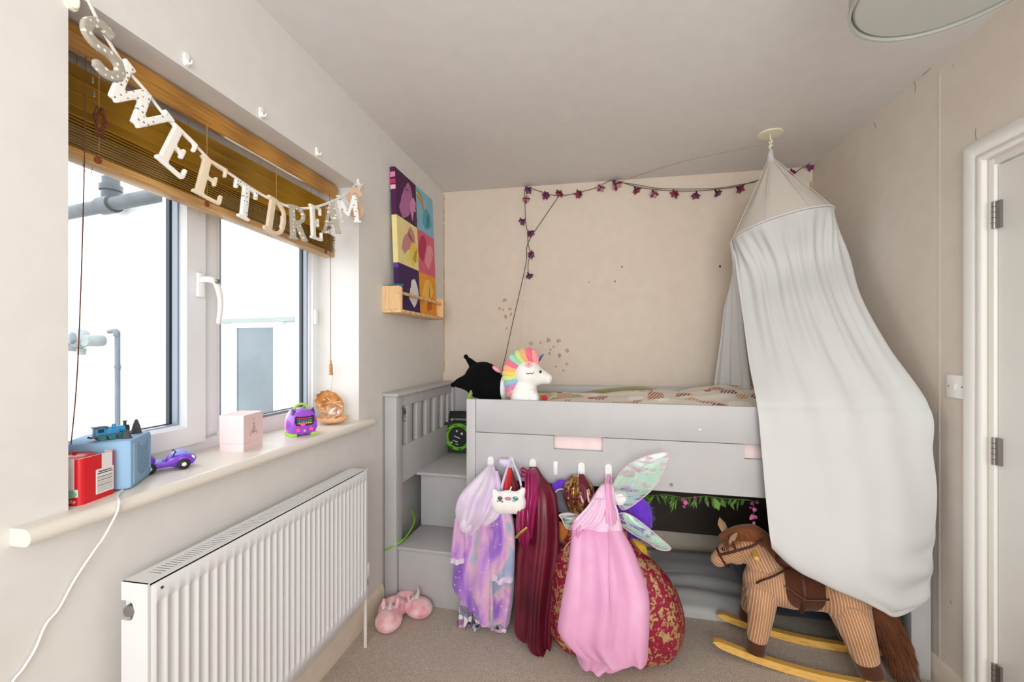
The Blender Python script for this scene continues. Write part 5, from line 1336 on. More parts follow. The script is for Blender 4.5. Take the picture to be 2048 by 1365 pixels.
# amber glass clam shell with a globe in it
t = NT('amber_lustre_shell'); nn = t.noise(25, detail=4)
t.base(t.ramp(nn.outputs['Fac'], [(0.3, lin('#8f5a1e')), (0.5, lin('#c98a44')), (0.7, lin('#e6b277'))])); t.set(Roughness=0.18); t.b.inputs['Coat Weight'].default_value = 0.8; M['shell_dark'] = t.m
M['shell_light'] = basic('pale_amber_shell', '#e9b887', 0.3, 0.12, 14, coat=0.5)
HC = V((-1.128, 1.712, SILL))
hd_ = (on_z(688, 848, SILL) - on_z(618, 851, SILL)).normalized(); hn_ = hd_.cross(V((0, 0, 1))).normalized()
sh = thing('clam_shell_ornament', 'open amber clam shell ornament holding a clear globe on the sill', 'ornament', HC)
HMx = basis(HC, hd_, -hn_, (0, 0, 1))
def shell_half(n=44, m=10, rx=0.066, ry=0.05, dep=0.030, lift=0.0, thick=0.003):
    bm = bmesh.new(); A = []
    for th in (0, thick):
        rows = []
        for j in range(m + 1):
            r = j / m; row = []
            for i in range(n + 1):
                a = 2 * PI * i / n
                rib_ = 1 + 0.055 * r * math.cos(13 * a)
                row.append(bm.verts.new((rx * r * rib_ * math.cos(a), ry * r * rib_ * math.sin(a), -dep * math.sqrt(max(0, 1 - r * r * 0.98)) + 0.004 * r * math.cos(13 * a) + th)) if i < n else None)
            row[n] = row[0]; rows.append(row)
        A.append(rows)
        for j in range(1, m):
            for i in range(n): bm.faces.new((rows[j][i], rows[j][i + 1], rows[j + 1][i + 1], rows[j + 1][i]))
        for i in range(n): bm.faces.new((rows[0][0], rows[1][i], rows[1][i + 1])) if i == i else 0
    for i in range(n): bm.faces.new((A[0][m][i], A[0][m][i + 1], A[1][m][i + 1], A[1][m][i]))
    bmesh.ops.delete(bm, geom=[v for v in bm.verts if not v.link_faces], context='VERTS')
    return bm
bm = shell_half(); bm.transform(HMx @ Matrix.Translation((0.004, -0.002, 0.0325))); obj('lower_shell', bm, M['shell_light'], sh)
bm = shell_half(rx=0.068, ry=0.062); bm.transform(HMx @ Matrix.Translation((-0.012, 0.030, 0.082)) @ Euler((1.80, 0.42, -0.35)).to_matrix().to_4x4()); obj('upper_shell', bm, M['shell_dark'], sh)
bm = bmesh.new(); ell(bm, (0.008, -0.004, 0.060), 0.031, None, 4); bm.transform(HMx); gb = obj('globe', bm, M['clear'], sh)
M['pearl'] = basic('pearl_figure', '#e6d2c4', 0.25, 0.1, 40, coat=0.5)
pr = bmesh.new(); ell(pr, (0.008, -0.004, 0.045), (0.018, 0.014, 0.010)); limb(pr, [(0.000, -0.004, 0.048), (0.008, -0.004, 0.062), (0.018, -0.004, 0.068)], [0.009, 0.008, 0.005], 10); 
o_ = blob('pearl_figure', pr, M['pearl'], sh, 0.002, 3, False); o_.data.transform(world_of(sh).inverted() @ HMx)

# white charging cable hanging from the sill down the wall
cpts = [on_z(235, 992, SILL + 0.003), on_z(238, 1003, SILL + 0.003), on_x(237, 1016, -1.008), on_x(232, 1030, -1.006), on_x(208, 1075, -1.015), on_x(190, 1100, -1.04), on_x(150, 1160, -1.05), on_x(118, 1218, -1.052), on_x(92, 1250, -1.052), on_x(70, 1300, -1.052), on_x(45, 1340, -1.052), on_x(24, 1366, -1.05), on_x(-20, 1440, -1.05), on_x(-60, 1600, -1.05), V((-1.04, 0.42, 0.004))]
cpts.insert(0, V((-1.072, 0.818, SILL + 0.004)))
cw_ = obj('white_cable', tube(cpts, 0.0022, 8, 6), M['plastic'])
tag(cw_, 'thin white cable trailing off the sill down the left wall', 'cable')

# ================================================================== HANGING CLOTHES
def garment(rows, n=64, nv=44, folds=((5, 0.010, 0.3), (9, 0.006, 1.4)), drift=0.6, backk=0.6, ramp0=0.25, hem=0.006, seed=0, square=0.55, slant=0.0):
    """hollow-looking closed cloth volume; rows = (py, pxL, pxR, Y, half depth) of the photographed outline"""
    ctl = []
    for py, a, b, Y, hd in rows:
        L, Rr = on_y(a, py, Y), on_y(b, py, Y)
        zf = on_y((a + b) / 2, py, Y - hd * 0.8).z
        ctl.append((V((L.x, Rr.x, max(zf, 0.004))), V((Y, hd, 0))))
    A = spline([c[0] for c in ctl], nv); B = spline([c[1] for c in ctl], nv)
    rings = []
    for j, (p, q) in enumerate(zip(A, B)):
        t = j / nv; xc, hw = (p.x + p.y) / 2, abs(p.y - p.x) / 2; ring = []
        nf = int(n * 0.7)
        for i in range(n):
            if i < nf: s = -1 + 2 * i / (nf - 1); front = True
            else: s = 1 - 2 * (i - nf + 1) / (n - nf + 1); front = False
            prof = max(0.0, 1 - s * s) ** square
            k = (ramp0 + (1 - ramp0) * t) * (1 if front else 0.5)
            f = 0
            for m_, (fr, am, ph) in enumerate(folds):
                w = math.sin(fr * PI * s * 0.5 * 2 + ph + drift * t * (1 + m_) + 1.7 * PN.noise((s * 1.3, t * 1.8, seed + m_)))
                f += am * math.copysign(abs(w) ** 0.75, w) * k * prof ** 0.5
            y = q.x + (-q.y if front else q.y * backk) * prof - f * (1 if front else -0.5)
            z = p.z + (hem * math.sin(4 * s + seed) * max(0, t - 0.9) * 10 if hem else 0) + (slant * max(0, -s if slant > 0 else s) * (1 if slant > 0 else -1) ** 1 * max(0, (t - 0.55) / 0.45) ** 1.5 if slant else 0)
            ring.append(V((xc + hw * s, y, max(z, 0.003))))
        rings.append(ring)
    return loft(bmesh.new(), rings)

# --- galaxy dressing gown
t = NT('galaxy_fleece')
mp = t.mapping((1, 1, 0.62), (0, 0.6, 0))
nn = t.noise(6.6, mp, detail=2.5, rough=0.5, dist=0.9)
col = t.ramp(nn.outputs['Fac'], [(0.30, lin('#7a4fb5')), (0.42, lin('#a472cc')), (0.50, lin('#cf9fd2')), (0.55, lin('#dbb0c4')), (0.60, lin('#a7afc4')), (0.68, lin('#8f9cc4')), (0.78, lin('#b58ad4'))])
v = t.voronoi(34); st = t.ramp(v.outputs['Distance'], [(0.07, (1, 1, 1, 1)), (0.14, (0, 0, 0, 1))])
t.base(t.mix(st, col, lin('#f3eef6'))); t.set(Roughness=0.95); t.b.inputs['Sheen Weight'].default_value = 0.5; t.b.inputs['Specular IOR Level'].default_value = 0.1
t.bump(t.noise(300, detail=2).outputs['Fac'], 0.4, 0.002); M['galaxy'] = t.m
t = NT('pale_lilac_fleece'); nn = t.noise(7, detail=2)
t.base(t.ramp(nn.outputs['Fac'], [(0.3, lin('#c4b3dd')), (0.5, lin('#dccbe2')), (0.65, lin('#d9d2dd')), (0.8, lin('#c7a6d6'))])); t.set(Roughness=0.95); t.b.inputs['Sheen Weight'].default_value = 0.5
t.bump(t.noise(300, detail=2).outputs['Fac'], 0.4, 0.002); M['lilac_fleece'] = t.m
gown = thing('dressing_gown', 'lilac galaxy print fleece dressing gown on the leftmost bed hook', 'dressing gown', on_y(970, 1250, 1.93))
obj('body', garment([(935, 974, 990, 1.99, 0.012), (955, 960, 1000, 1.96, 0.03), (1000, 936, 1012, 1.94, 0.045), (1050, 922, 1024, 1.93, 0.055), (1100, 914, 1029, 1.925, 0.06), (1150, 908, 1030, 1.92, 0.065), (1198, 905, 1028, 1.92, 0.065), (1230, 913, 1023, 1.92, 0.06), (1252, 928, 1019, 1.92, 0.055)], folds=((2.0, 0.018, 0.3), (4.2, 0.008, 1.4)), seed=1, hem=0.006, slant=0.11), M['galaxy'], gown, True, True, 60)
hood = obj('hood', garment([(933, 976, 988, 1.975, 0.014), (950, 962, 993, 1.93, 0.03), (970, 944, 995, 1.905, 0.045), (1000, 920, 992, 1.89, 0.055), (1030, 911, 986, 1.885, 0.055), (1055, 915, 966, 1.885, 0.045), (1074, 930, 944, 1.885, 0.02)], folds=((1.6, 0.018, 0.9), (2.6, 0.008, 0.2)), ramp0=0.7, seed=2, hem=0), M['lilac_fleece'], gown, True, True, 60)
obj('lapel', garment([(945, 984, 996, 1.92, 0.015), (980, 975, 1006, 1.90, 0.025), (1010, 955, 1010, 1.875, 0.03), (1035, 940, 1000, 1.865, 0.026), (1052, 945, 975, 1.87, 0.012)], folds=((2.5, 0.012, 0.9),), ramp0=0.8, seed=3, hem=0), M['lilac_fleece'], gown, True, True, 60)
slv = obj('sleeve', garment([(1040, 910, 932, 1.885, 0.022), (1085, 905, 931, 1.875, 0.024), (1128, 901, 928, 1.87, 0.024)], folds=((2, 0.006, 0.3),), seed=4, nv=20), M['galaxy'], gown, True, True, 60)
slv2 = obj('sleeve', garment([(1028, 992, 1024, 1.87, 0.024), (1075, 989, 1030, 1.86, 0.027), (1130, 985, 1029, 1.855, 0.028), (1166, 983, 1026, 1.855, 0.028)], folds=((2, 0.008, 1.3),), seed=5, nv=24), M['galaxy'], gown, True, True, 60)
obj('cuff', garment([(1119, 901.5, 929, 1.868, 0.026), (1129, 901, 928.5, 1.868, 0.026)], folds=((2, 0.006, 0.3),), seed=4, nv=4, hem=0), M['lilac_fleece'], slv, True)
obj('cuff', garment([(1155, 983, 1027, 1.853, 0.030), (1167, 982.5, 1026.5, 1.853, 0.030)], folds=((2, 0.008, 1.3),), seed=5, nv=4, hem=0), M['lilac_fleece'], slv2, True)
bm = bmesh.new(); ell(bm, on_y(932, 1052, 1.835), (0.030, 0.020, 0.034)); obj('ear', bm, M['lilac_fleece'], hood)
obj('belt', garment([(1060, 972, 1000, 1.855, 0.012), (1075, 978, 990, 1.852, 0.010), (1140, 980, 987, 1.85, 0.008), (1249, 980, 987, 1.84, 0.008)], folds=((1, 0.002, 0),), seed=6, nv=16, hem=0), M['galaxy'], gown)

t = NT('patterned_jersey'); vv_ = t.voronoi(55); sp = t.n.new('ShaderNodeSeparateColor'); t.l.new(vv_.outputs['Color'], sp.inputs[0])
t.base(t.ramp(sp.outputs[0], [(0, lin('#3d3540')), (0.16, lin('#c9a6bf')), (0.42, lin('#e8dbe2')), (0.62, lin('#8f6f94')), (0.8, lin('#6f9aa3'))], 'CONSTANT')); t.set(Roughness=0.9); M['pattern'] = t.m
pj = thing('pyjama_bottoms', 'pink and dark patterned pyjama bottoms hanging out below the galaxy gown', 'pyjamas', on_y(965, 1290, 1.94))
obj('leg', garment([(1170, 925, 960, 1.955, 0.02), (1225, 918, 948, 1.95, 0.025), (1262, 915, 943, 1.945, 0.026)], folds=((2, 0.006, 0.3),), seed=7, nv=18), M['pattern'], pj)
obj('leg', garment([(1170, 985, 1015, 1.955, 0.02), (1240, 983, 1014, 1.95, 0.025), (1274, 980, 1016, 1.945, 0.026)], folds=((2, 0.006, 0.9),), seed=8, nv=18), M['pattern'], pj)
obj('tie', garment([(1190, 945, 965, 1.93, 0.012), (1250, 946, 961, 1.925, 0.012), (1292, 941, 955, 1.92, 0.010)], folds=((1, 0.004, 0.3),), seed=9, nv=18), M['pattern'], pj)

# --- white furry bag with its red lining cloth behind
bag = thing('furry_bag', 'white fluffy cat-eared bag with embroidered face hanging on lilac strap', 'bag', on_y(1018, 1035, 1.86))
def bg(px, py, dy=0.0): return on_y(px, py, 1.855 + dy)
pr = bmesh.new()
ell(pr, bg(1017, 1005), (0.068, 0.032, 0.052)); ell(pr, bg(1003, 1006), (0.045, 0.032, 0.050)); ell(pr, bg(1032, 1006), (0.045, 0.032, 0.050))
limb(pr, [bg(996, 996), bg(989, 984)], [0.026, 0.013], 12); limb(pr, [bg(1038, 994), bg(1046, 981)], [0.026, 0.013], 12)
blob('body', pr, M['white_plush'], bag, 0.0045, 4)
M['emb_pink'] = cloth('pink_embroidery', '#cf7f9c', 0.1, 0.6); M['emb_dark'] = basic('grey_sequin_embroidery', '#5f5766', 0.3, 0.4, 300, metallic=0.5); M['emb_teal'] = basic('teal_sequin_embroidery', '#5fa3a6', 0.3, 0.4, 300, metallic=0.5)
for px, py, rx, rz, m in ((1000, 997, 0.011, 0.008, 'emb_dark'), (1016, 998, 0.015, 0.007, 'emb_pink'), (1030, 997, 0.011, 0.007, 'emb_teal')):
    bm = bmesh.new(); ell(bm, bg(px, py, -0.0325), (rx, 0.004, rz), None, 3); obj('embroidery', bm, M[m], bag)
bm = tube([bg(994, 1003, -0.031), bg(1000, 1002, -0.033), bg(1006, 1005, -0.034)], 0.0022, 6, 4); obj('embroidery', bm, M['emb_dark'], bag)
bm = tube([bg(1025, 1003, -0.034), bg(1031, 1002, -0.033), bg(1037, 998, -0.030)], 0.0022, 6, 4); obj('embroidery', bm, M['emb_teal'], bag)
M['lilac_ribbon'] = cloth('lilac_ribbon', '#d9cdea', 0.04, 0.5)
obj('strap', tube([bg(1003, 980, 0.02), on_y(1008, 958, 1.90), on_y(1018, 930, 1.955), on_y(1023, 921, 1.975), on_y(1030, 935, 1.955), on_y(1039, 958, 1.90), bg(1043, 978, 0.02)], 0.0065, 8, 5, flat=0.35), M['lilac_ribbon'], bag)
obj('strap_loop', garment([(920, 1000, 1021, 1.965, 0.010), (927, 998, 1021, 1.96, 0.014), (934, 1001, 1021, 1.965, 0.010)], folds=((1, 0.003, 0),), nv=10, hem=0), M['lilac_ribbon'], bag)
obj('clasp', tube([bg(1002, 976, 0.015), bg(1001, 982, 0.01)], 0.003, 8), M['chrome'], bag); obj('clasp', tube([bg(1042, 972, 0.015), bg(1044, 978, 0.01)], 0.003, 8), M['chrome'], bag)
obj('zip_pull', tube([bg(1018, 986, -0.024), bg(1023, 974, -0.02)], 0.0028, 8), M['white_plush'], bag)
M['red_satin'] = cloth('red_satin', '#c9282a', 0.06, 0.4, 0.3); M['maroon_satin'] = cloth('maroon_satin', '#6e1d28', 0.06, 0.45, 0.3)
rl = thing('red_pouch', 'pointed red satin pouch with maroon half behind the white bag', 'pouch', on_y(1020, 980, 1.92))
obj('front', garment([(937, 1016, 1021, 1.945, 0.008), (950, 1011, 1023, 1.93, 0.016), (970, 1004, 1022, 1.92, 0.022), (990, 1004, 1020, 1.915, 0.02)], folds=((1.6, 0.008, 0.3),), nv=20, hem=0, seed=11), M['red_satin'], rl)
obj('lining', garment([(937, 1019, 1023, 1.955, 0.008), (955, 1019, 1030, 1.94, 0.014), (975, 1018, 1038, 1.93, 0.016), (990, 1018, 1039, 1.925, 0.016)], folds=((1.6, 0.005, 0.3),), nv=20, hem=0, seed=12), M['maroon_satin'], rl)

# --- maroon velvet cape
def velvet(name, base, hi, lo, rough=0.42, sheen=0.6):
    t = NT(name); n = t.noise(5, detail=3); t.base(t.ramp(n.outputs['Fac'], [(0.3, lin(lo)), (0.55, lin(base)), (0.75, lin(hi))]))
    t.set(Roughness=rough); t.b.inputs['Sheen Weight'].default_value = sheen; t.b.inputs['Sheen Roughness'].default_value = 0.35; t.b.inputs['Sheen Tint'].default_value = lin(hi)
    t.bump(t.noise(350, detail=2).outputs['Fac'], 0.2, 0.001); return t.m
M['velvet'] = velvet('maroon_velvet', '#620d26', '#841434', '#45081a'); M['velvet_pink'] = velvet('raspberry_satin', '#8f1850', '#b82a72', '#6d0f38', 0.32)
M['gold_trim'] = basic('gold_braid', '#c9a453', 0.35, 0.2, 120, 0.6, 200, 0.003, metallic=0.7)
cape = thing('velvet_cape', 'long maroon velvet cape hanging between the galaxy gown and brocade dress', 'cape', on_y(1070, 1318, 1.88))
obj('cape_body', garment([(936, 1059, 1075, 1.985, 0.012), (955, 1052, 1086, 1.96, 0.03), (985, 1047, 1109, 1.935, 0.045), (1020, 1043, 1116, 1.92, 0.055), (1070, 1040, 1119, 1.91, 0.06), (1120, 1033, 1118, 1.90, 0.062), (1180, 1031, 1112, 1.89, 0.065), (1240, 1030, 1107, 1.88, 0.062), (1292, 1032, 1104, 1.87, 0.055), (1316, 1062, 1102, 1.86, 0.035)], folds=((1.7, 0.022, 0.5), (4.0, 0.009, 1.2)), seed=21, hem=0.003, slant=0.03), M['velvet'], cape, True, True, 60)
obj('collar', garment([(940, 1056, 1073, 1.955, 0.018), (955, 1050, 1078, 1.92, 0.03), (985, 1050, 1080, 1.885, 0.03), (1030, 1050, 1072, 1.86, 0.024), (1080, 1052, 1064, 1.85, 0.014)], folds=((1.4, 0.013, 0.2), (2.3, 0.006, 1.0)), ramp0=0.8, seed=22, hem=0), M['velvet_pink'], cape, True, True, 60)
sl = obj('sleeve', garment([(1020, 1035, 1058, 1.85, 0.022), (1050, 1032, 1060, 1.84, 0.028), (1080, 1036, 1060, 1.835, 0.026), (1096, 1046, 1057, 1.84, 0.014)], folds=((2, 0.008, 0.4),), ramp0=0.8, seed=23, nv=20, hem=0), M['velvet_pink'], cape, True, True, 60)
obj('gold_braid', tube([on_y(1033, 1076, 1.808), on_y(1040, 1068, 1.802), on_y(1047, 1062, 1.804), on_y(1055, 1056, 1.81)], 0.009, 8, 4, flat=0.5), M['gold_trim'], sl)
bm = bmesh.new()
for p, q in (((1058, 946), (1046, 940)), ((1058, 946), (1046, 950)), ((1058, 946), (1056, 955))): limb(bm, [on_y(*p, 1.93), on_y(*q, 1.93)], [0.006, 0.013], 10, 4, 0.7)
blob('ribbon_bow', bm, M['velvet_pink'], cape, 0.003, 2)

# --- rainbow feather wings (behind the dresses)
def fuzzy(name, pts, rads, col, par, seed, n=420, ln=0.035, Yv=None, mcols=None):
    """plump feathery lobe: soft core plus a coat of short feather fibres"""
    core = bmesh.new(); limb(core, pts, rads, 14, 6, 0.55, (0, 1, 0)); c_ = obj(name, core, col, par)
    rn = random.Random(seed); sp = smooth_path(pts, 8); f = bmesh.new()
    for i in range(n):
        x = rn.random() * (len(sp) - 1); j = min(int(x), len(sp) - 2); p = sp[j].lerp(sp[j + 1], x - j)
        y_ = x / (len(sp) - 1) * (len(rads) - 1); q = min(int(y_), len(rads) - 2); r = rads[q] + (rads[q + 1] - rads[q]) * (y_ - q)
        d = (sp[j + 1] - sp[j]).normalized(); a = rn.uniform(0, 2 * PI); u = d.cross(V((0, 1, 0))).normalized(); w = u * math.cos(a) + V((0, 1, 0)) * math.sin(a) * 0.55
        s0 = p + w * r * 0.9; e = s0 + (w * 0.8 + d * rn.uniform(0.2, 0.9) + V((rn.uniform(-.3, .3), 0, rn.uniform(-.3, .3)))).normalized() * ln * rn.uniform(0.6, 1.1)
        sd = w.cross(d) * 0.0022
        vs = [f.verts.new(s0 - sd), f.verts.new(s0 + sd), f.verts.new(e)]; f.faces.new(vs)
    o = obj('feather_fibres', f, col, c_); o['kind'] = 'stuff'
    return c_
FP = {k: cloth(k + '_feathers', v, 0.15, 0.8, 0.5) for k, v in dict(purple='#6a35c8', indigo='#3a2ea8', yellow='#c9a52c', green='#4f7d34', orange='#d07a2e').items()}
fw = thing('feather_wings', 'rainbow feather costume wings purple above and yellow below behind the dresses', 'wings', on_y(1210, 1090, 1.99))
Yf = 1.965
def fp(px, py, dy=0): return on_y(px, py, Yf + dy)
fuzzy('wing_lobe', [fp(1155, 990), fp(1140, 972), fp(1120, 968), fp(1105, 980)], [0.014, 0.018, 0.018, 0.012], FP['purple'], fw, 1, 160, 0.02)
fuzzy('wing_lobe', [fp(1165, 1090), fp(1140, 1075), fp(1125, 1062), fp(1118, 1052)], [0.03, 0.045, 0.04, 0.02], FP['orange'], fw, 2, 260, 0.03)
fuzzy('wing_lobe', [fp(1225, 1010), fp(1258, 1005), fp(1280, 1022), fp(1290, 1050)], [0.03, 0.045, 0.048, 0.03], FP['purple'], fw, 3, 420, 0.03)
fuzzy('wing_lobe', [fp(1235, 1030, .01), fp(1252, 1045, .01), fp(1270, 1068, .01)], [0.04, 0.05, 0.04], FP['indigo'], fw, 4, 300, 0.03)
fuzzy('wing_lobe', [fp(1245, 1060, .02), fp(1262, 1085, .02), fp(1272, 1110, .02)], [0.03, 0.04, 0.03], FP['green'], fw, 5, 260, 0.03)
fuzzy('wing_lobe', [fp(1262, 1085, -.01), fp(1280, 1100, -.01), fp(1284, 1122, -.01)], [0.02, 0.028, 0.02], FP['yellow'], fw, 6, 240, 0.028)
M['mesh_grey'] = cloth('grey_blue_felt', '#737484', 0.05)
obj('backing', garment([(976, 1112, 1150, 2.0, 0.008), (1000, 1108, 1180, 1.995, 0.01), (1030, 1112, 1230, 1.985, 0.012)], folds=((1, 0.002, 0),), nv=12, hem=0), M['mesh_grey'], fw)
obj('wire_edge', tube([fp(1109, 1010, -.01), fp(1108, 992, -.01), fp(1115, 981, -.01), fp(1128, 979, -.01), fp(1140, 985, -.01)], 0.003, 8, 5), M['lilac_ribbon'], fw)

# --- red and gold brocade dress
t = NT('red_gold_brocade')
nz = t.noise(42, detail=3, rough=0.6, dist=1.0); vz = t.voronoi(15)
msk = t.ramp(nz.outputs['Fac'], [(0.535, (0, 0, 0, 1)), (0.56, (1, 1, 1, 1)), (0.63, (1, 1, 1, 1)), (0.66, (0.1, 0.1, 0.1, 1))])
vm = t.ramp(vz.outputs['Distance'], [(0.28, (1, 1, 1, 1)), (0.36, (0, 0, 0, 1))])
mm_ = t.n.new('ShaderNodeMath'); mm_.operation = 'MAXIMUM'; t.l.new(msk, mm_.inputs[0])
m2_ = t.n.new('ShaderNodeMath'); m2_.operation = 'MULTIPLY'; t.l.new(vm, m2_.inputs[0]); t.l.new(t.ramp(t.noise(70, detail=2).outputs['Fac'], [(0.42, (0, 0, 0, 1)), (0.5, (1, 1, 1, 1))]), m2_.inputs[1])
t.l.new(m2_.outputs[0], mm_.inputs[1])
t.base(t.mix(mm_.outputs[0], lin('#8e1436'), lin('#cdb078'))); mt_l = t.n.new('ShaderNodeMath'); mt_l.operation = 'MULTIPLY'; mt_l.inputs[1].default_value = 0.45; t.l.new(mm_.outputs[0], mt_l.inputs[0]); t.l.new(mt_l.outputs[0], t.b.inputs['Metallic']); t.set(Roughness=0.4); t.bump(mm_.outputs[0], 0.3, 0.002)
M['brocade'] = t.m
t = NT('gold_sequin'); nz = t.noise(45, detail=4, dist=1); msk = t.ramp(nz.outputs['Fac'], [(0.47, (0, 0, 0, 1)), (0.53, (1, 1, 1, 1))])
t.base(t.mix(msk, lin('#5c1228'), lin('#d0b06a'))); t.l.new(msk, t.b.inputs['Metallic']); t.set(Roughness=0.35); t.bump(nz.outputs['Fac'], 0.8, 0.01); M['sequin'] = t.m
M['pink_piping'] = cloth('pink_piping', '#e3a9c4', 0.04, 0.5)
bd = thing('brocade_dress', 'full skirted red and gold brocade costume dress standing behind the pink dress', 'dress', on_y(1240, 1350, 1.93))
obj('skirt', garment([(1010, 1150, 1222, 1.95, 0.04), (1050, 1142, 1245, 1.94, 0.06), (1085, 1136, 1262, 1.93, 0.085), (1120, 1122, 1284, 1.92, 0.12), (1155, 1111, 1320, 1.915, 0.15), (1205, 1103, 1352, 1.91, 0.175), (1270, 1098, 1370, 1.91, 0.185), (1318, 1100, 1362, 1.92, 0.17), (1344, 1125, 1330, 1.93, 0.13)], folds=((5, 0.006, 0.3), (2.6, 0.010, 1.1)), n=90, nv=56, seed=31, backk=0.9, hem=0.004, square=0.5), M['brocade'], bd, True, True, 60)
obj('ruffle', garment([(955, 1140, 1172, 1.955, 0.025), (975, 1128, 1186, 1.935, 0.045), (1000, 1126, 1190, 1.93, 0.05), (1025, 1135, 1185, 1.935, 0.035)], folds=((2.2, 0.014, 0.3), (4, 0.007, 2)), ramp0=0.9, seed=32, hem=0), M['sequin'], bd, True, True, 60)
obj('bodice_lining', garment([(950, 1158, 1168, 1.945, 0.008), (970, 1158, 1176, 1.90, 0.012), (1000, 1164, 1176, 1.875, 0.010)], folds=((1, 0.003, 0.3),), seed=33, nv=14, hem=0), M['velvet'], bd)
obj('strap', tube([on_y(1178, 1005, 1.868), on_y(1172, 975, 1.89), on_y(1166, 953, 1.945), on_y(1160, 950, 1.95), on_y(1157, 958, 1.935), on_y(1160, 985, 1.885), on_y(1166, 1006, 1.868)], 0.0042, 8, 5), M['pink_piping'], bd)

# --- iridescent fairy wings
t = NT('iridescent_film'); t.n.remove(t.b)
nz = t.noise(9, t.mapping((1, 1, 2.2), (0, 0.7, 0)), detail=3, dist=1.2)
cl_ = t.ramp(nz.outputs['Fac'], [(0.3, lin('#e3b3cf')), (0.45, lin('#cfe9dc')), (0.55, lin('#9fe0b8')), (0.62, lin('#c9ecec')), (0.75, lin('#c3a6d6'))])
al = t.ramp(nz.outputs['Fac'], [(0.38, (0.22,) * 3 + (1,)), (0.52, (0.8,) * 3 + (1,)), (0.62, (0.55,) * 3 + (1,)), (0.75, (0.2,) * 3 + (1,))])
tr = t.n.new('ShaderNodeBsdfTransparent'); pb = t.n.new('ShaderNodeBsdfPrincipled'); t.l.new(cl_, pb.inputs['Base Color']); pb.inputs['Roughness'].default_value = 0.22; pb.inputs['Specular IOR Level'].default_value = 0.8
mx = t.n.new('ShaderNodeMixShader'); t.l.new(al, mx.inputs[0]); t.l.new(tr.outputs[0], mx.inputs[1]); t.l.new(pb.outputs[0], mx.inputs[2]); t.l.new(mx.outputs[0], t.out.inputs[0]); M['film'] = t.m
M['wing_edge'] = basic('pale_pink_glitter_wire', '#dfb2c4', 0.35, 0.2, 200)
fwg = thing('fairy_wings', 'iridescent pink and green fairy wings spread behind the pink dress', 'wings', on_y(1230, 1090, 1.86))
def wing(outline, root, veins):
    P = [on_y(*p) for p in outline]; n = len(P)
    dense = smooth_path(P + [P[0]], 5)[:-1]; c = sum(dense, V()) / len(dense) + V((0, -0.012, 0))
    bm = bmesh.new(); cv = bm.verts.new(c); rg = [bm.verts.new(p) for p in dense]; mid = [bm.verts.new(c.lerp(p, 0.55) + V((0, -0.004, 0))) for p in dense]
    m_ = len(dense)
    for i in range(m_):
        j = (i + 1) % m_; bm.faces.new((cv, mid[i], mid[j])); bm.faces.new((mid[i], rg[i], rg[j], mid[j]))
    w = obj('wing', bm, M['film'], fwg)
    obj('wing_frame', tube(dense + [dense[0], dense[1]], 0.0022, 6), M['wing_edge'], w)
    for vp in veins: obj('wing_vein', tube([on_y(*p) + V((0, -0.006, 0)) for p in vp], 0.0012, 5, 4), M['wing_edge'], w)
wing([(1224, 975, 1.90), (1238, 950, 1.895), (1262, 927, 1.89), (1300, 911, 1.885), (1337, 907, 1.88), (1331, 935, 1.88), (1316, 966, 1.885), (1286, 996, 1.89), (1248, 1020, 1.895), (1232, 1000, 1.90)], None,
     [[(1228, 978, 1.895), (1262, 945, 1.885), (1318, 918, 1.88)], [(1230, 982, 1.895), (1270, 960, 1.885), (1322, 930, 1.88)], [(1232, 988, 1.895), (1272, 975, 1.885), (1305, 952, 1.885)], [(1234, 994, 1.895), (1262, 990, 1.885), (1286, 980, 1.885)], [(1266, 927, 1.888), (1258, 950, 1.886), (1250, 972, 1.888)], [(1296, 913, 1.884), (1280, 945, 1.884), (1262, 990, 1.886)]])
wing([(1230, 1030, 1.88), (1252, 1027, 1.875), (1282, 1045, 1.87), (1312, 1070, 1.865), (1342, 1098, 1.86), (1318, 1100, 1.865), (1294, 1084, 1.87), (1268, 1070, 1.875), (1244, 1052, 1.88)], None,
     [[(1236, 1036, 1.878), (1275, 1055, 1.87), (1325, 1092, 1.862)], [(1240, 1046, 1.878), (1275, 1066, 1.872), (1310, 1092, 1.866)], [(1255, 1030, 1.875), (1265, 1050, 1.873), (1262, 1064, 1.875)]])
wing([(1165, 1034, 1.89), (1140, 1027, 1.885), (1119, 1030, 1.88), (1124, 1040, 1.88), (1132, 1056, 1.882), (1148, 1060, 1.885), (1168, 1052, 1.89)], None, [[(1160, 1040, 1.886), (1140, 1038, 1.882), (1124, 1034, 1.88)]])
wing([(1165, 1068, 1.885), (1142, 1082, 1.88), (1126, 1104, 1.875), (1118, 1136, 1.872), (1128, 1140, 1.874), (1148, 1120, 1.88), (1166, 1092, 1.885)], None, [[(1160, 1076, 1.882), (1136, 1100, 1.876), (1122, 1132, 1.872)]])
M['white_felt'] = cloth('white_padded_felt', '#f0eef0', 0.02)
obj('harness', garment([(984, 1226, 1250, 1.91, 0.012), (998, 1224, 1256, 1.90, 0.016), (1010, 1226, 1248, 1.90, 0.012)], folds=((1, 0.003, 0),), nv=12, hem=0), M['white_felt'], fwg)

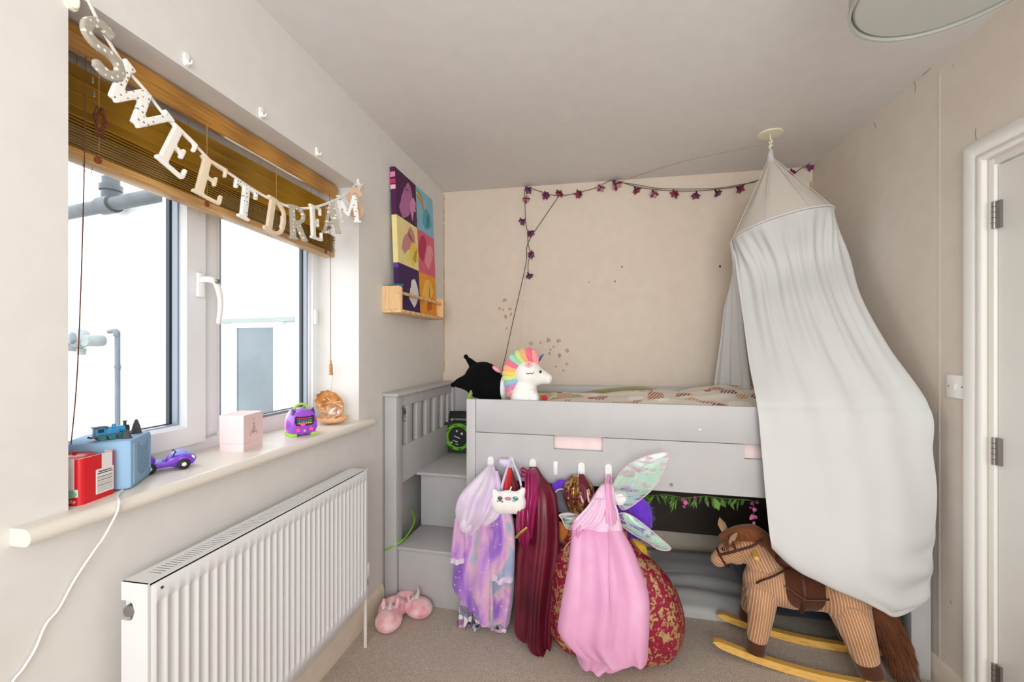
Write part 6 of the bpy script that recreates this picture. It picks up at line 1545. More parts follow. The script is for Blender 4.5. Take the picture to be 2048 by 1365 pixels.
# --- pink dress
M['pink_satin'] = velvet('pink_satin', '#e3a6cb', '#edbfda', '#da98c0', 0.5, 0.3); M['pale_pink'] = cloth('pale_pink_satin', '#eac6de', 0.04, 0.5, 0.3)
pdr = thing('pink_dress', 'long plain pink satin dress hanging in front of the brocade dress', 'dress', on_y(1210, 1335, 1.72))
obj('skirt', garment([(1048, 1160, 1240, 1.855, 0.03), (1066, 1146, 1246, 1.845, 0.042), (1100, 1141, 1264, 1.82, 0.055), (1150, 1136, 1284, 1.785, 0.06), (1200, 1128, 1298, 1.75, 0.06), (1260, 1118, 1299, 1.725, 0.058), (1292, 1117, 1297, 1.715, 0.055), (1318, 1140, 1296, 1.71, 0.05), (1332, 1160, 1294, 1.71, 0.045)], folds=((2.3, 0.012, 0.8), (4.6, 0.005, 1.4)), n=90, nv=56, seed=41, hem=0.004), M['pink_satin'], pdr, True, True, 60)
obj('underskirt', garment([(1290, 1140, 1285, 1.745, 0.04), (1325, 1150, 1272, 1.74, 0.042), (1346, 1160, 1226, 1.735, 0.03)], folds=((2.6, 0.010, 0.2),), ramp0=0.8, nv=16, seed=42, hem=0.004), M['pink_satin'], pdr, True, True, 60)
obj('bodice', garment([(972, 1203, 1226, 1.90, 0.014), (985, 1194, 1229, 1.885, 0.025), (1010, 1180, 1232, 1.87, 0.034), (1040, 1164, 1240, 1.855, 0.04), (1062, 1148, 1245, 1.845, 0.042)], folds=((2, 0.006, 0.2), (4.5, 0.003, 0.4)), ramp0=0.6, seed=43, hem=0), M['pale_pink'], pdr, True, True, 60)
obj('centre_panel', garment([(968, 1211, 1219, 1.885, 0.012), (990, 1210, 1224, 1.855, 0.014), (1020, 1210, 1228, 1.83, 0.014), (1050, 1212, 1232, 1.81, 0.012)], folds=((1.5, 0.003, 0.2),), nv=18, seed=44, hem=0), M['pink_satin'], pdr, True, True, 60)
obj('sleeve', garment([(1040, 1150, 1168, 1.83, 0.016), (1060, 1143, 1168, 1.815, 0.024), (1076, 1146, 1165, 1.82, 0.016)], folds=((2, 0.007, 0.2),), ramp0=0.8, nv=14, seed=45, hem=0), M['pink_satin'], pdr, True, True, 60)
obj('sash', garment([(1000, 1188, 1212, 1.84, 0.010), (1020, 1172, 1212, 1.825, 0.014), (1045, 1150, 1204, 1.815, 0.016), (1060, 1142, 1175, 1.81, 0.012)], folds=((3, 0.008, 0.2),), ramp0=0.8, nv=18, seed=46, hem=0), M['pale_pink'], pdr, True, True, 60)
for pts in ([(1209, 976, 1.885), (1212, 962, 1.93), (1216, 951, 1.97), (1219, 955, 1.965), (1214, 968, 1.91), (1213, 980, 1.875)], [(1215, 976, 1.885), (1217, 958, 1.94), (1219, 951, 1.97), (1222, 958, 1.95), (1222, 975, 1.89), (1220, 986, 1.87)]):
    obj('strap', tube([on_y(*p) for p in pts], 0.0042, 8, 5), M['pink_satin'], pdr)
obj('seam', tube([on_y(1219, 1060, 1.800), on_y(1219, 1130, 1.732), on_y(1221, 1200, 1.682), on_y(1222, 1332, 1.655)], 0.0022, 6, 6), M['pink_satin'], pdr)
obj('tie', tube([on_y(1229, 1010, 1.835), on_y(1234, 1022, 1.825), on_y(1236, 1036, 1.82), on_y(1235, 1042, 1.82)], 0.004, 6, 4), M['pale_pink'], pdr)

# ================================================================== SLIPPERS
t = NT('pink_mottled_fleece'); nn = t.noise(22, detail=3)
t.base(t.ramp(nn.outputs['Fac'], [(0.35, lin('#e68fa0')), (0.5, lin('#efb0b8')), (0.65, lin('#f6cfd0'))])); t.set(Roughness=0.95); t.b.inputs['Sheen Weight'].default_value = 0.6; t.bump(t.noise(250, detail=3).outputs['Fac'], 0.6, 0.004); M['pink_fleece'] = t.m
M['silver_felt'] = basic('silver_grey_fabric', '#c9c5c4', 0.4, 0.1, 100); M['slip_in'] = basic('slipper_opening', '#e9a3ae', 0.95, 0.05)
def slipper(label, c, rot, sc=1.0):
    t_ = thing('slipper', label, 'slipper', c, rot, 'pink slippers by the bed steps')
    mtx = Matrix.Translation(c) @ Matrix.Rotation(rot, 4, 'Z') @ Matrix.Scale(sc, 4)
    pr = bmesh.new()      # toe towards -y
    ell(pr, (0, -0.035, 0.034), (0.056, 0.068, 0.040)); ell(pr, (0, 0.035, 0.022), (0.046, 0.060, 0.026))
    pts = [(0.042 * math.cos(a), 0.036 + 0.046 * math.sin(a), 0.036 + 0.012 * max(0, math.sin(a))) for a in [PI * k / 12 - 0.35 for k in range(17)]]
    tb(pr, pts, 0.019, 12, 0, True)
    b_ = blob('upper', pr, M['pink_fleece'], t_, 0.005, 4, False); 
    for v_ in b_.data.vertices: v_.co.z = max(v_.co.z, 0.003)
    b_.data.transform(Matrix.Scale(sc, 4))
    bm = bmesh.new(); ell(bm, (0, 0.030, 0.044), (0.030, 0.036, 0.006)); bm.transform(Matrix.Scale(sc, 4)); obj('insole', bm, M['slip_in'], t_, True, False)
    hn = obj('horn', (lambda b: (b.transform(Matrix.Scale(sc, 4)), b)[1])(tube([(0, -0.020, 0.070), (0.004, -0.026, 0.090), (0.006, -0.030, 0.112)], lambda q: 0.013 * (1 - q) + 0.002, 12, 3, round_ends=True)), M['silver_felt'], t_, True, False)
    for sx in (-1, 1):
        bm = bmesh.new(); limb(bm, [(sx * 0.026, -0.004, 0.064), (sx * 0.030, 0.0, 0.082), (sx * 0.030, 0.004, 0.098)], [0.010, 0.011, 0.004], 10, 3, 0.6); bm.transform(Matrix.Scale(sc, 4)); obj('ear', bm, M['pink_fleece'], t_, True, False)
    bm = bmesh.new(); ell(bm, (0, -0.010, 0.070), (0.022, 0.012, 0.008), (0.3, 0, 0)); bm.transform(Matrix.Scale(sc, 4)); obj('forelock', bm, M['silver_felt'], t_, True, False)
    return t_
slipper('pink unicorn slipper nearest the skirting and radiator', V((-0.945, 1.905, 0.0)), 0.25, 1.1)
slipper('pink unicorn slipper lying behind, against the lowest bed step', V((-0.873, 2.000, 0.0)), 1.15, 1.08)

# ================================================================== CANOPY
M['muslin'] = cloth('white_cotton_muslin', '#d9dad9', 0.015, 0.9, 0.2, 600, 0.2, 0.12)
M['net'] = None
t = NT('thin_cone_muslin'); t.base(lin('#d9d2c8')); t.set(Roughness=0.9)
tr = t.n.new('ShaderNodeBsdfTransparent'); mx = t.n.new('ShaderNodeMixShader'); mx.inputs[0].default_value = 0.82
t.l.new(tr.outputs[0], mx.inputs[1]); t.l.new(t.b.outputs[0], mx.inputs[2]); t.l.new(mx.outputs[0], t.out.inputs[0]); M['net'] = t.m
M['cream_rope'] = basic('cream_rope', '#e6e0d2', 0.8, 0.04, 40)
can = thing('bed_canopy', 'white muslin bed canopy hung from a ceiling disc over the bed', 'canopy', (0.92, 2.35, 0.5))
HCn, Hr, hax, haz = V((0.939, 2.464, 1.922)), 0.229, -0.287, 0.2178
he1 = V((math.cos(hax) * math.cos(haz), math.sin(hax) * math.cos(haz), math.sin(haz))); he2 = V((-math.sin(hax), math.cos(hax), 0))
def hoop(a, r=Hr, dz=0): return HCn + (he1 * math.cos(a) + he2 * math.sin(a)) * r + V((0, 0, dz))
obj('hoop', tube([hoop(2 * PI * k / 72) for k in range(73)], 0.0052, 10), M['muslin'], can)
apex = on_y(1541, 312, 2.452)
disc_c = on_z(1541, 267, HT)
bm = bmesh.new(); rings = []
for j in range(13):
    tt = j / 12; ring = []
    for i in range(72):
        a = 2 * PI * i / 72; p = apex.lerp(hoop(a), tt ** 1.06)
        f = 0.004 * math.sin(10 * a + 1) * math.sin(PI * min(1, tt * 1.2)) * (0.4 + tt)
        p = p + (p - apex.lerp(HCn, tt)).normalized() * (f - 0.006 * math.sin(PI * tt)) if tt > 0.02 else apex + V((0.010 * math.cos(a), 0.010 * math.sin(a), 0))
        ring.append(p)
    rings.append(ring)
loft(bm, rings, False); obj('cone', bm, M['net'], can)
for k in (3.45, 4.35, 5.2, 6.1): obj('cone_seam', tube([apex.lerp(hoop(k), q / 8) + (hoop(k) - HCn).normalized() * 0.002 for q in range(9)], 0.0018, 6), M['muslin'], can)
obj('top_gather', tube([apex + V((0.004, 0, 0.030)), apex + V((0.0, 0, 0.0)), apex + V((0.006, 0, -0.06))], lambda q: 0.007 + 0.014 * q, 14, 4), M['muslin'], can)
obj('cord', tube([apex + V((0.004, 0, 0.025)), apex + V((-0.006, 0, 0.05)), apex + V((0.008, 0, 0.055)), apex + V((-0.004, 0, 0.045)), apex + V((0.002, 0, 0.066)), disc_c + V((0, 0, -0.045))], 0.0035, 8, 5), M['cream_rope'], can)
dsk = obj('ceiling_disc', lathe(bmesh.new(), [(0, 0), (0.058, 0), (0.059, -0.004), (0.056, -0.007), (0, -0.008)], disc_c, 'Z', 48), M['cream_plastic'], can)
obj('ceiling_hook', tube([disc_c + V((0, 0, -0.006)), disc_c + V((0, 0, -0.03)), disc_c + V((0.008, 0, -0.042)), disc_c + V((0.0, 0, -0.052)), disc_c + V((-0.008, 0, -0.042))], 0.0032, 8, 5), M['cream_plastic'], can)
# main drape: falls from the front of the hoop, over the bed's front rail, and hangs below it
NCL = 11
edges = [  # py left, px left, Y left, py right, px right, Y right, bulge
    (560, 1475, 2.44, 505, 1699, 2.36, 0.035), (640, 1487, 2.31, 590, 1723, 2.22, 0.030), (730, 1499, 2.14, 690, 1776, 2.08, 0.022), (815, 1514, 1.972, 815, 1859, 1.925, 0.0),
    (905, 1523, 1.945, 905, 1863, 1.915, 0.020), (990, 1531, 1.915, 985, 1871, 1.905, 0.045)]
rows = [[hoop(PI + PI * i / (NCL - 1), Hr - 0.002, -0.006) for i in range(NCL)]]
for yl, xl, Yl, yr, xr, Yr, b in edges:
    r = []
    for i in range(NCL):
        s = i / (NCL - 1); arc = -(math.sin(PI * s) * 12 if yl < 800 else 0)
        r.append(on_y(xl + (xr - xl) * s, yl + (yr - yl) * s + arc, Yl + (Yr - Yl) * s - b * math.sin(PI * s)))
    rows.append(r)
bot = [(1545, 1096), (1570, 1121), (1602, 1143), (1638, 1161), (1672, 1177), (1706, 1191), (1740, 1205), (1768, 1216), (1793, 1225), (1828, 1210), (1857, 1188)]
low2 = [(1539, 1068), (1566, 1085), (1598, 1098), (1632, 1106), (1668, 1113), (1702, 1120), (1738, 1126), (1772, 1126), (1806, 1120), (1842, 1106), (1866, 1092)]
YB2 = [1.875, 1.855, 1.838, 1.822, 1.81, 1.805, 1.805, 1.812, 1.83, 1.865, 1.90]
rows.append([on_y(x, y, Y) for (x, y), Y in zip(low2, YB2)])
rows.append([on_y(x, y, Y + 0.004) for (x, y), Y in zip(bot, YB2)])
rows.append([on_y(x - 2, y - 6, Y + 0.05) for (x, y), Y in zip(bot, YB2)])       # hem turned under
def fold(s, t):
    top = max(0, 1 - t / 0.42)
    g = min(1, t / 0.06)
    f = 0.005 * g * top ** 0.7 * math.sin(2 * PI * 13 * s + 1.5 * PN.noise((s * 6, t * 2, 3)))
    f += 0.011 * g * max(0, 1 - t / 0.9) * math.sin(2 * PI * 4.3 * (s - 0.25 * t) + 0.8)
    f += 0.004 * PN.noise((s * 6, t * 4, 9)) * min(1, t * 3)
    f += 0.004 * math.exp(-((t - 0.445) / 0.008) ** 2)
    r = max(0, (s - 0.55) / 0.45); q = max(0, (t - 0.70) / 0.3)
    f += 0.015 * r ** 1.2 * min(1, q * 3) * min(1, (1 - s) * 12 + 0.25) * math.sin(2 * PI * (t * 15 - 1.6 * s))
    return f
obj('drape', sheet(rows, 150, 170, fold, 0.0025), M['muslin'], can, True, True, 80)
# back drape: hangs from the far left of the hoop down behind the bed's rail
rowsb = [[hoop(PI - 0.9 + 1.0 * i / 6, Hr + 0.003, -0.004) for i in range(7)]]
for py, a, b, Ya, Yb in ((590, 1454, 1480, 2.68, 2.50), (680, 1440, 1488, 2.74, 2.55), (775, 1427, 1500, 2.78, 2.58), (835, 1424, 1506, 2.78, 2.58)):
    rowsb.append([on_y(a + (b - a) * i / 6, py, Ya + (Yb - Ya) * i / 6) for i in range(7)])
obj('back_drape', sheet(rowsb, 60, 60, lambda s, t: 0.014 * math.sin(2 * PI * 3 * s + 0.5) * (0.4 + 0.6 * t), 0.0025), M['muslin'], can, True, True, 80)

# ================================================================== FLOWER STRING LIGHTS
M['wire_dark'] = basic('dark_green_wire', '#4a4638', 0.6, 0.1, 30); M['wire_black'] = basic('black_wire', '#2a2724', 0.6, 0)
M['petal_purple'] = basic('purple_silk_petal', '#5d2f6e', 0.6, 0.2, 60); M['petal_red'] = basic('wine_silk_petal', '#7d2742', 0.6, 0.2, 60); M['petal_pale'] = basic('dusty_pink_petal', '#b98a93', 0.6, 0.15, 60); M['calyx'] = basic('black_calyx', '#1f1a1c', 0.6, 0)
fs_ = thing('flower_string_lights', 'string of purple flower fairy lights pinned along the peach back wall', 'string lights', (0.2, 2.93, 2.3))
YW = 2.938
def wl(px, py, d=0.0): return on_y(px, py, YW - d)
wA = [(1057, 552), (1056, 530), (1060, 508), (1056, 485), (1055, 465), (1051, 442), (1050, 415), (1049, 385), (1052, 374), (1060, 376), (1090, 386), (1112, 391), (1135, 390), (1160, 384), (1185, 378), (1205, 369), (1222, 361), (1240, 364), (1275, 374), (1310, 379), (1350, 382), (1392, 382), (1432, 379), (1470, 374), (1512, 362), (1548, 352), (1585, 348), (1600, 338), (1621, 328)]
obj('wire', tube([wl(*p) for p in wA], 0.0021, 6, 4), M['wire_dark'], fs_)
obj('wire', tube([wl(1225, 362, .004), wl(1275, 370, .004), wl(1310, 376, .004), wl(1350, 378, .004), wl(1392, 378, .004), wl(1440, 376, .004), wl(1512, 364, .004)], 0.0018, 6, 4), M['wire_dark'], fs_)
obj('wire', tube([wl(1117, 393), wl(1085, 440), wl(1056, 486), wl(1053, 520), wl(1046, 556), wl(1030, 625), wl(1012, 708), wl(1004, 745), wl(1002, 800)], 0.0022, 6, 4), M['wire_black'], fs_)
obj('wire', tube([wl(1052, 560), wl(1050, 585), wl(1047, 600), wl(1042, 660), wl(1039, 705)], 0.0016, 6, 4), M['cream_rope'], fs_)
bm = bmesh.new(); ell(bm, wl(1047, 597), (0.005, 0.004, 0.012)); obj('switch', bm, M['cream_plastic'], fs_)
obj('wire', tube([wl(1240, 365), on_z(1300, 342, HT - 0.004) if False else wl(1262, 356, 0.02), disc_c.lerp(wl(1240, 365), 0.5) + V((0, 0, 0.0)), disc_c + V((-0.01, 0, -0.05))], 0.0011, 5, 5), M['tan_cord'], fs_)
FL = [(1058, 379), (1052.5, 397), (1046, 442), (1060, 466), (1060.6, 509), (1057.6, 550), (1090.6, 391), (1120, 385.6), (1159.5, 387.4), (1201.6, 374), (1231, 368), (1272, 379), (1308, 386), (1351.7, 387.4), (1392, 389), (1434, 385), (1478, 377), (1582.4, 343.5), (1621, 326.6)]
for i, (px, py) in enumerate(FL):
    rn = random.Random(100 + i); c = wl(px, py, 0.012); sc = 0.036 * (1.35 if i in (10, 18) else 1.0)
    axis = V((rn.uniform(-.5, .5), -0.55, rn.uniform(-1, -0.2))).normalized(); u = axis.orthogonal().normalized(); w = axis.cross(u)
    kinds = [('petal_purple', 'petal_red'), ('petal_red', 'petal_red'), ('petal_red', 'petal_pale')][rn.choice((0, 0, 1, 1, 2))]
    fo = None
    bm = bmesh.new(); tb(bm, [c - axis * sc * 0.75, c - axis * sc * 0.2, c + axis * sc * 0.1], lambda q: sc * (0.10 + 0.16 * q), 8); fo = obj('flower', bm, M['calyx'], fs_)
    for j in range(6):
        a = j * PI / 3 + rn.uniform(-.2, .2); d = (u * math.cos(a) + w * math.sin(a)); tip = c + d * sc * rn.uniform(0.75, 1.05) + axis * sc * rn.uniform(0.2, 0.7); s_ = axis.cross(d) * sc * 0.30
        mid = c + d * sc * 0.5 + axis * sc * 0.35
        bm = bmesh.new(); v0, v1, v2, v3, v4 = [bm.verts.new(p) for p in (c, mid + s_, tip, mid - s_, mid + axis * sc * 0.12)]
        for f in ((v0, v1, v4), (v1, v2, v4), (v2, v3, v4), (v3, v0, v4)): bm.faces.new(f)
        obj('petal', bm, M[kinds[j % 2]], fo)

# ================================================================== FLOWER GARLAND UNDER THE BED
M['leaf_green'] = basic('artificial_leaf_green', '#5f8f2c', 0.55, 0.2, 30); M['leaf_dark'] = basic('dark_artificial_leaf', '#46672a', 0.55, 0.2, 30); M['blossom'] = basic('pink_silk_blossom', '#c4669c', 0.6, 0.15, 60); M['blossom_dark'] = basic('plum_silk_blossom', '#84355c', 0.6, 0.15, 60)
gl = thing('flower_garland', 'artificial leaf and pink blossom garland hanging under the front of the bed', 'garland', bw(1.3, 0.06, 0.60))
def gy(px, py, d=0.0): return bw(0, 0, 0) * 0 + on_plane(px, py, bw(0, 0.075 + d, 0), BN)
stem = [(1255, 985), (1290, 992), (1330, 990), (1370, 996), (1410, 993), (1450, 998), (1490, 1000), (1508, 1004)]
obj('stem', tube([gy(*p) for p in stem], 0.0025, 6, 4), M['leaf_dark'], gl)
obj('stem', tube([gy(1508, 1003), gy(1507, 1025), gy(1508, 1050)], 0.0015, 6, 4), M['leaf_dark'], gl)
rn = random.Random(5)
def leaf(a, b, wd, m, curl=0.2):
    d = b - a; s = d.cross(V((0.3 * rn.uniform(-1, 1), -1, 0))).normalized() * wd; up = d.cross(s).normalized() * d.length * curl
    bm = bmesh.new(); L = [a + d * t_ + s * k + up * (t_ * (1 - t_) * 2) for t_, k in ((0, 0), (0.3, 0.8), (0.6, 1), (1, 0), (0.6, -1), (0.3, -0.8))]
    vs = [bm.verts.new(p) for p in L]; c = [bm.verts.new(a + d * t_ - up * 0.3 + up * (t_ * (1 - t_) * 2)) for t_ in (0.3, 0.6)]
    for f in ((vs[0], vs[1], c[0]), (c[0], vs[1], vs[2], c[1]), (c[1], vs[2], vs[3]), (c[1], vs[3], vs[4]), (c[0], c[1], vs[4], vs[5]), (vs[0], c[0], vs[5])): bm.faces.new(f)
    obj('leaf', bm, m, gl)
for i in range(46):
    q = i / 45 * (len(stem) - 2); j = int(q); px = stem[j][0] + (stem[j + 1][0] - stem[j][0]) * (q - j); py = stem[j][1] + (stem[j + 1][1] - stem[j][1]) * (q - j)
    a = gy(px, py); b = gy(px + rn.uniform(-16, 16), py + rn.uniform(6, 26), rn.uniform(-0.03, 0.03)); leaf(a, b, rn.uniform(0.004, 0.009), M[rn.choice(('leaf_green', 'leaf_dark', 'leaf_dark'))])
leaf(gy(1428, 996), gy(1438, 1022), 0.016, M['leaf_green'], 0.1); leaf(gy(1440, 997), gy(1452, 1016), 0.013, M['leaf_dark'], 0.1)
for a, b in (((1350, 1003), (1342, 1028)), ((1352, 1002), (1340, 1016)), ((1353, 1000), (1350, 1022)), ((1388, 1000), (1394, 1018)), ((1392, 998), (1380, 1015)), ((1345, 1000), (1338, 1010))): leaf(gy(*a), gy(*b), 0.003, M['leaf_green'], 0.1)
for i, (px, py, r, m) in enumerate([(1366, 1000, 5, 'blossom_dark'), (1371, 1006, 5, 'blossom'), (1368, 1014, 4, 'blossom_dark'), (1390, 996, 4, 'blossom_dark'), (1504, 1008, 4, 'blossom_dark'), (1514, 1005, 4, 'blossom_dark'), (1509, 1020, 4.5, 'blossom'), (1505, 1034, 5, 'blossom'), (1511, 1035, 4, 'blossom'), (1502, 1038, 3.5, 'blossom'), (1508, 1047, 3.5, 'blossom'), (1501, 1016, 3, 'blossom_dark')]):
    c = gy(px, py, -0.01); r = r * 0.0023
    bm = bmesh.new()
    for j in range(5):
        a = j * 1.2566 + i; ell(bm, c + V((math.cos(a) * r * 0.6, -0.002 * (j % 2), math.sin(a) * r * 0.6)), (r * 0.55, r * 0.3, r * 0.55), None, 1)
    ell(bm, c + V((0, -r * 0.1, 0)), (r * 0.5, r * 0.4, r * 0.5), None, 1)
    blob('blossom', bm, M[m], gl, 0.0025, 1)

# dark bag in the shade below the right end of the bed
M['navy_bag'] = cloth('black_navy_canvas', '#20222b', 0.08)
pr = bmesh.new(); bx(pr, (1.78, 0.15, 0.0), (2.24, 0.78, 0.15), None, 0.04); ell(pr, (2.0, 0.5, 0.13), (0.2, 0.24, 0.05))
bg_ = blob('dark_bag', pr, M['navy_bag'], None, 0.014, 5); bg_.data.transform(Matrix.Translation(bg_.location)); bg_.matrix_basis = BEDM @ Matrix.Translation((0, 0, 0.075))
tag(bg_, 'black navy fabric bag in the shade behind the rocking horse', 'bag')

# ================================================================== ROCKING HORSE
HA = -0.19
HO = V((0.905, 1.992, 0))
HMt = Matrix.Translation(HO) @ Matrix.Rotation(HA, 4, 'Z'); HIn = HMt.inverted(); HNn = HMt.to_3x3() @ V((0, 1, 0))
horse = thing('rocking_horse', 'brown corduroy rocking horse on curved pine rockers beside the bed', 'rocking horse', HO, HA)
def h(px, py, ly=0.0): return HIn @ on_plane(px, py, HMt @ V((0, ly, 0)), HNn)
def ho(name, bm, m, par=None, s=True, ang=40): return obj(name, bm, m, par or horse, s, False, ang)
t = NT('tan_corduroy')
at = t.n.new('ShaderNodeAttribute'); at.attribute_name = 'cord'
mt2 = t.n.new('ShaderNodeMath'); mt2.operation = 'MULTIPLY'; mt2.inputs[1].default_value = 2 * PI / 0.0098; t.l.new(at.outputs['Fac'], mt2.inputs[0])
sn = t.n.new('ShaderNodeMath'); sn.operation = 'SINE'; t.l.new(mt2.outputs[0], sn.inputs[0])
ms_ = t.n.new('ShaderNodeMapRange'); ms_.inputs['From Min'].default_value = -1; t.l.new(sn.outputs[0], ms_.inputs[0])
nn = t.noise(9, detail=3)
dk = t.ramp(nn.outputs['Fac'], [(0.35, lin('#a8764f')), (0.7, lin('#b98660'))]); lt = t.ramp(nn.outputs['Fac'], [(0.35, lin('#d0a884')), (0.7, lin('#dfbd9b'))])
t.base(t.mix(t.ramp(ms_.outputs[0], [(0.62, (0, 0, 0, 1)), (0.95, (1, 1, 1, 1))]), dk, lt)); t.set(Roughness=0.95); t.b.inputs['Sheen Weight'].default_value = 0.3; t.bump(ms_.outputs[0], 0.5, 0.003); M['corduroy'] = t.m
M['tan_velour'] = cloth('tan_velour', '#b08a64', 0.06, 0.9, 0.4); M['brown_felt'] = cloth('dark_brown_felt', '#4f2a17', 0.08, 0.9, 0.3); M['brown_strap'] = basic('brown_leather_strap', '#4a2415', 0.55, 0.1, 40); M['mane'] = cloth('chestnut_fur', '#774423', 0.25, 0.8, 0.3)
M['rocker'] = wood('yellow_pine_varnish', '#d09a3e', '#ecc06a', (2, 14, 14), 0.35, 5, coat=0.3)
NS_ = -0.112                                           # lateral offset of the near legs
pr = bmesh.new()
seg = []                                              # (start, end, cord direction) used to run the cord along each limb
def L_(pts, rads, n=18, cord=None, flat=1.0, up=None):
    limb(pr, pts, rads, n, 5, flat, up); seg.append((V(pts[0]), V(pts[-1]), cord))
L_([h(1530, 1163), h(1580, 1172), h(1640, 1176), h(1690, 1186)], [0.085, 0.088, 0.088, 0.090], 24, 'x', 0.95)
L_([h(1540, 1150), h(1518, 1118), h(1505, 1090)], [0.085, 0.060, 0.048], 20, 'n', 0.85)
L_([h(1500, 1092), h(1470, 1097), h(1445, 1112)], [0.052, 0.050, 0.038], 20, 'h', 0.9)
ell(pr, h(1472, 1109), (0.046, 0.042, 0.042)); ell(pr, h(1437, 1119), (0.034, 0.034, 0.033))
for sd, leg1, leg2 in ((-1, [(1524, 1190), (1520, 1240), (1512, 1288)], [(1692, 1205), (1715, 1268), (1737, 1332)]),):
    L_([h(*leg1[0], NS_ * 0.5), h(*leg1[1], NS_ * 0.85), h(*leg1[2], NS_)], [0.062, 0.046, 0.033], 18, 'leg')
    L_([h(*leg2[0], NS_ * 0.5), h(*leg2[1], NS_ * 0.85), h(*leg2[2], NS_)], [0.082, 0.058, 0.038], 18, 'leg')
nf, nr = h(1512, 1288, NS_), h(1737, 1332, NS_)
def mir(p): return V((p.x, -p.y, p.z))
L_([mir(h(1524, 1190, NS_ * 0.5)), mir(h(1520, 1240, NS_ * 0.85)), mir(nf)], [0.062, 0.046, 0.033], 18, 'leg')
L_([mir(h(1692, 1205, NS_ * 0.5)), mir(h(1715, 1268, NS_ * 0.85)), mir(nr)], [0.082, 0.058, 0.038], 18, 'leg')
body = blob('body', pr, M['corduroy'], horse, 0.0065, 5, False)
att = body.data.attributes.new('cord', 'FLOAT', 'POINT')
vals = []
for v_ in body.data.vertices:
    p = v_.co; best = None
    for a, b, cd in seg:
        d = b - a; q = max(-0.0, min(1, (p - a).dot(d) / d.length_squared)); ds = (p - (a + d * q)).length / {'x': 0.088, 'n': 0.062, 'h': 0.042, 'leg': 0.052}[cd]
        if best is None or ds < best[0]: best = (ds, a, d, cd)
    ds, a, d, cd = best; e = p - a
    if cd == 'x': c_ = p.x + 0.06 * p.z
    elif cd == 'leg': dn = V((d.x, 0, d.z)).normalized(); c_ = e.x * dn.z * -1 + e.z * dn.x + 0.6 * abs(p.y) * 0.0
    elif cd == 'n': c_ = p.x * 0.75 + p.z * 0.35
    else: c_ = p.z * 0.8 + p.x * 0.45
    vals.append(c_)
att.data.foreach_set('value', vals)
# hooves, wooden feet and rockers
RKR = 1.55
def rocker_bm(ly, x0, x1):
    bm = bmesh.new(); ring = []; n = 40; xc = -0.03
    for i in range(n + 1):
        x = x0 + (x1 - x0) * i / n; zb = RKR - math.sqrt(RKR * RKR - (x - xc) ** 2); tp = 0.030
        e = min(1, max(0.0, min(i, n - i) / 2.2)); e = math.sqrt(1 - (1 - e) ** 2); mid = zb + tp / 2
        ring.append([V((x, ly - 0.014, mid - tp / 2 * max(e, 0.15) + 0.001)), V((x, ly + 0.014, mid - tp / 2 * max(e, 0.15) + 0.001)), V((x, ly + 0.014, mid + tp / 2 * max(e, 0.15))), V((x, ly - 0.014, mid + tp / 2 * max(e, 0.15)))])
    return loft(bm, ring)
def rz(x): return RKR - math.sqrt(RKR * RKR - (x + 0.03) ** 2) + 0.030
x0 = h(1426, 1290, NS_).x
for sd in (-1, 1): ho('rocker', rocker_bm(NS_ if sd < 0 else -NS_, x0 + (0.0 if sd < 0 else 0.03), 0.36), M['rocker'], None, True, 30)
for sd in (-1, 1):
    for p, d, r in ((nf, V((nf.x - 0.0, 0, 0)), 0.037), (nr, V((0.01, 0, 0)), 0.043)):
        ly = NS_ if sd < 0 else -NS_
        q = V((p.x, ly, p.z)); dirx = -0.10 if p is nf else 0.32
        ax = V((dirx, 0, -1)).normalized()
        ho('hoof', tube([q - ax * 0.018, q + ax * 0.012, q + ax * 0.030], lambda w: r * (1.0 + 0.04 * math.sin(PI * w)), 22, round_ends=False), M['brown_felt'])
        f = q + ax * 0.030
        zb = rz(f.x) - 0.010
        ho('foot_block', box((f.x - 0.020, ly - 0.012, min(zb, f.z - 0.02)), (f.x + 0.020, ly + 0.012, f.z + 0.012), None, 0.002), M['rocker'])
ho('cross_bar', tube([V((nf.x, NS_, rz(nf.x) - 0.015)), V((nf.x, -NS_, rz(nf.x) - 0.015))], 0.009, 12), M['rocker'])
ho('cross_bar', tube([V((nr.x, NS_, rz(nr.x) - 0.015)), V((nr.x, -NS_, rz(nr.x) - 0.015))], 0.009, 12), M['rocker'])
# saddle: cloth flap wrapped over the barrel, with a raised seat
sx0, sx1 = h(1572, 1170, -0.085).x, h(1652, 1170, -0.085).x
cz_ = (h(1610, 1174).z); cr = 0.0935
bm = bmesh.new(); ringsA = []
for i in range(25):
    u = -1 + 2 * i / 24; x = (sx0 + sx1) / 2 + (sx1 - sx0) / 2 * u
    lowz = -0.082 * math.sqrt(max(0.02, 1 - abs(u) ** 2.6)) + 0.018
    amax = PI / 2 + math.asin(max(-0.98, min(0.98, -lowz / cr)))
    row = []
    for j in range(33):
        a = -amax + 2 * amax * j / 32
        row.append(V((x, cr * math.sin(a) * 0.98, cz_ + cr * math.cos(a))))
    for j in range(32, -1, -1):
        a = -amax + 2 * amax * j / 32
        row.append(V((x, (cr - 0.006) * math.sin(a) * 0.98, cz_ + (cr - 0.006) * math.cos(a))))
    ringsA.append(row)
loft(bm, ringsA); sad = ho('saddle', bm, M['brown_felt'])
bm = bmesh.new(); limb(bm, [V((sx0 + 0.0, 0, cz_ + 0.104)), V(((sx0 + sx1) / 2, 0, cz_ + 0.088)), V((sx1 + 0.02, 0, cz_ + 0.108))], [0.030, 0.036, 0.034], 16, 5, 1.7, (0, 1, 0)); ho('seat', bm, M['brown_strap'], sad)
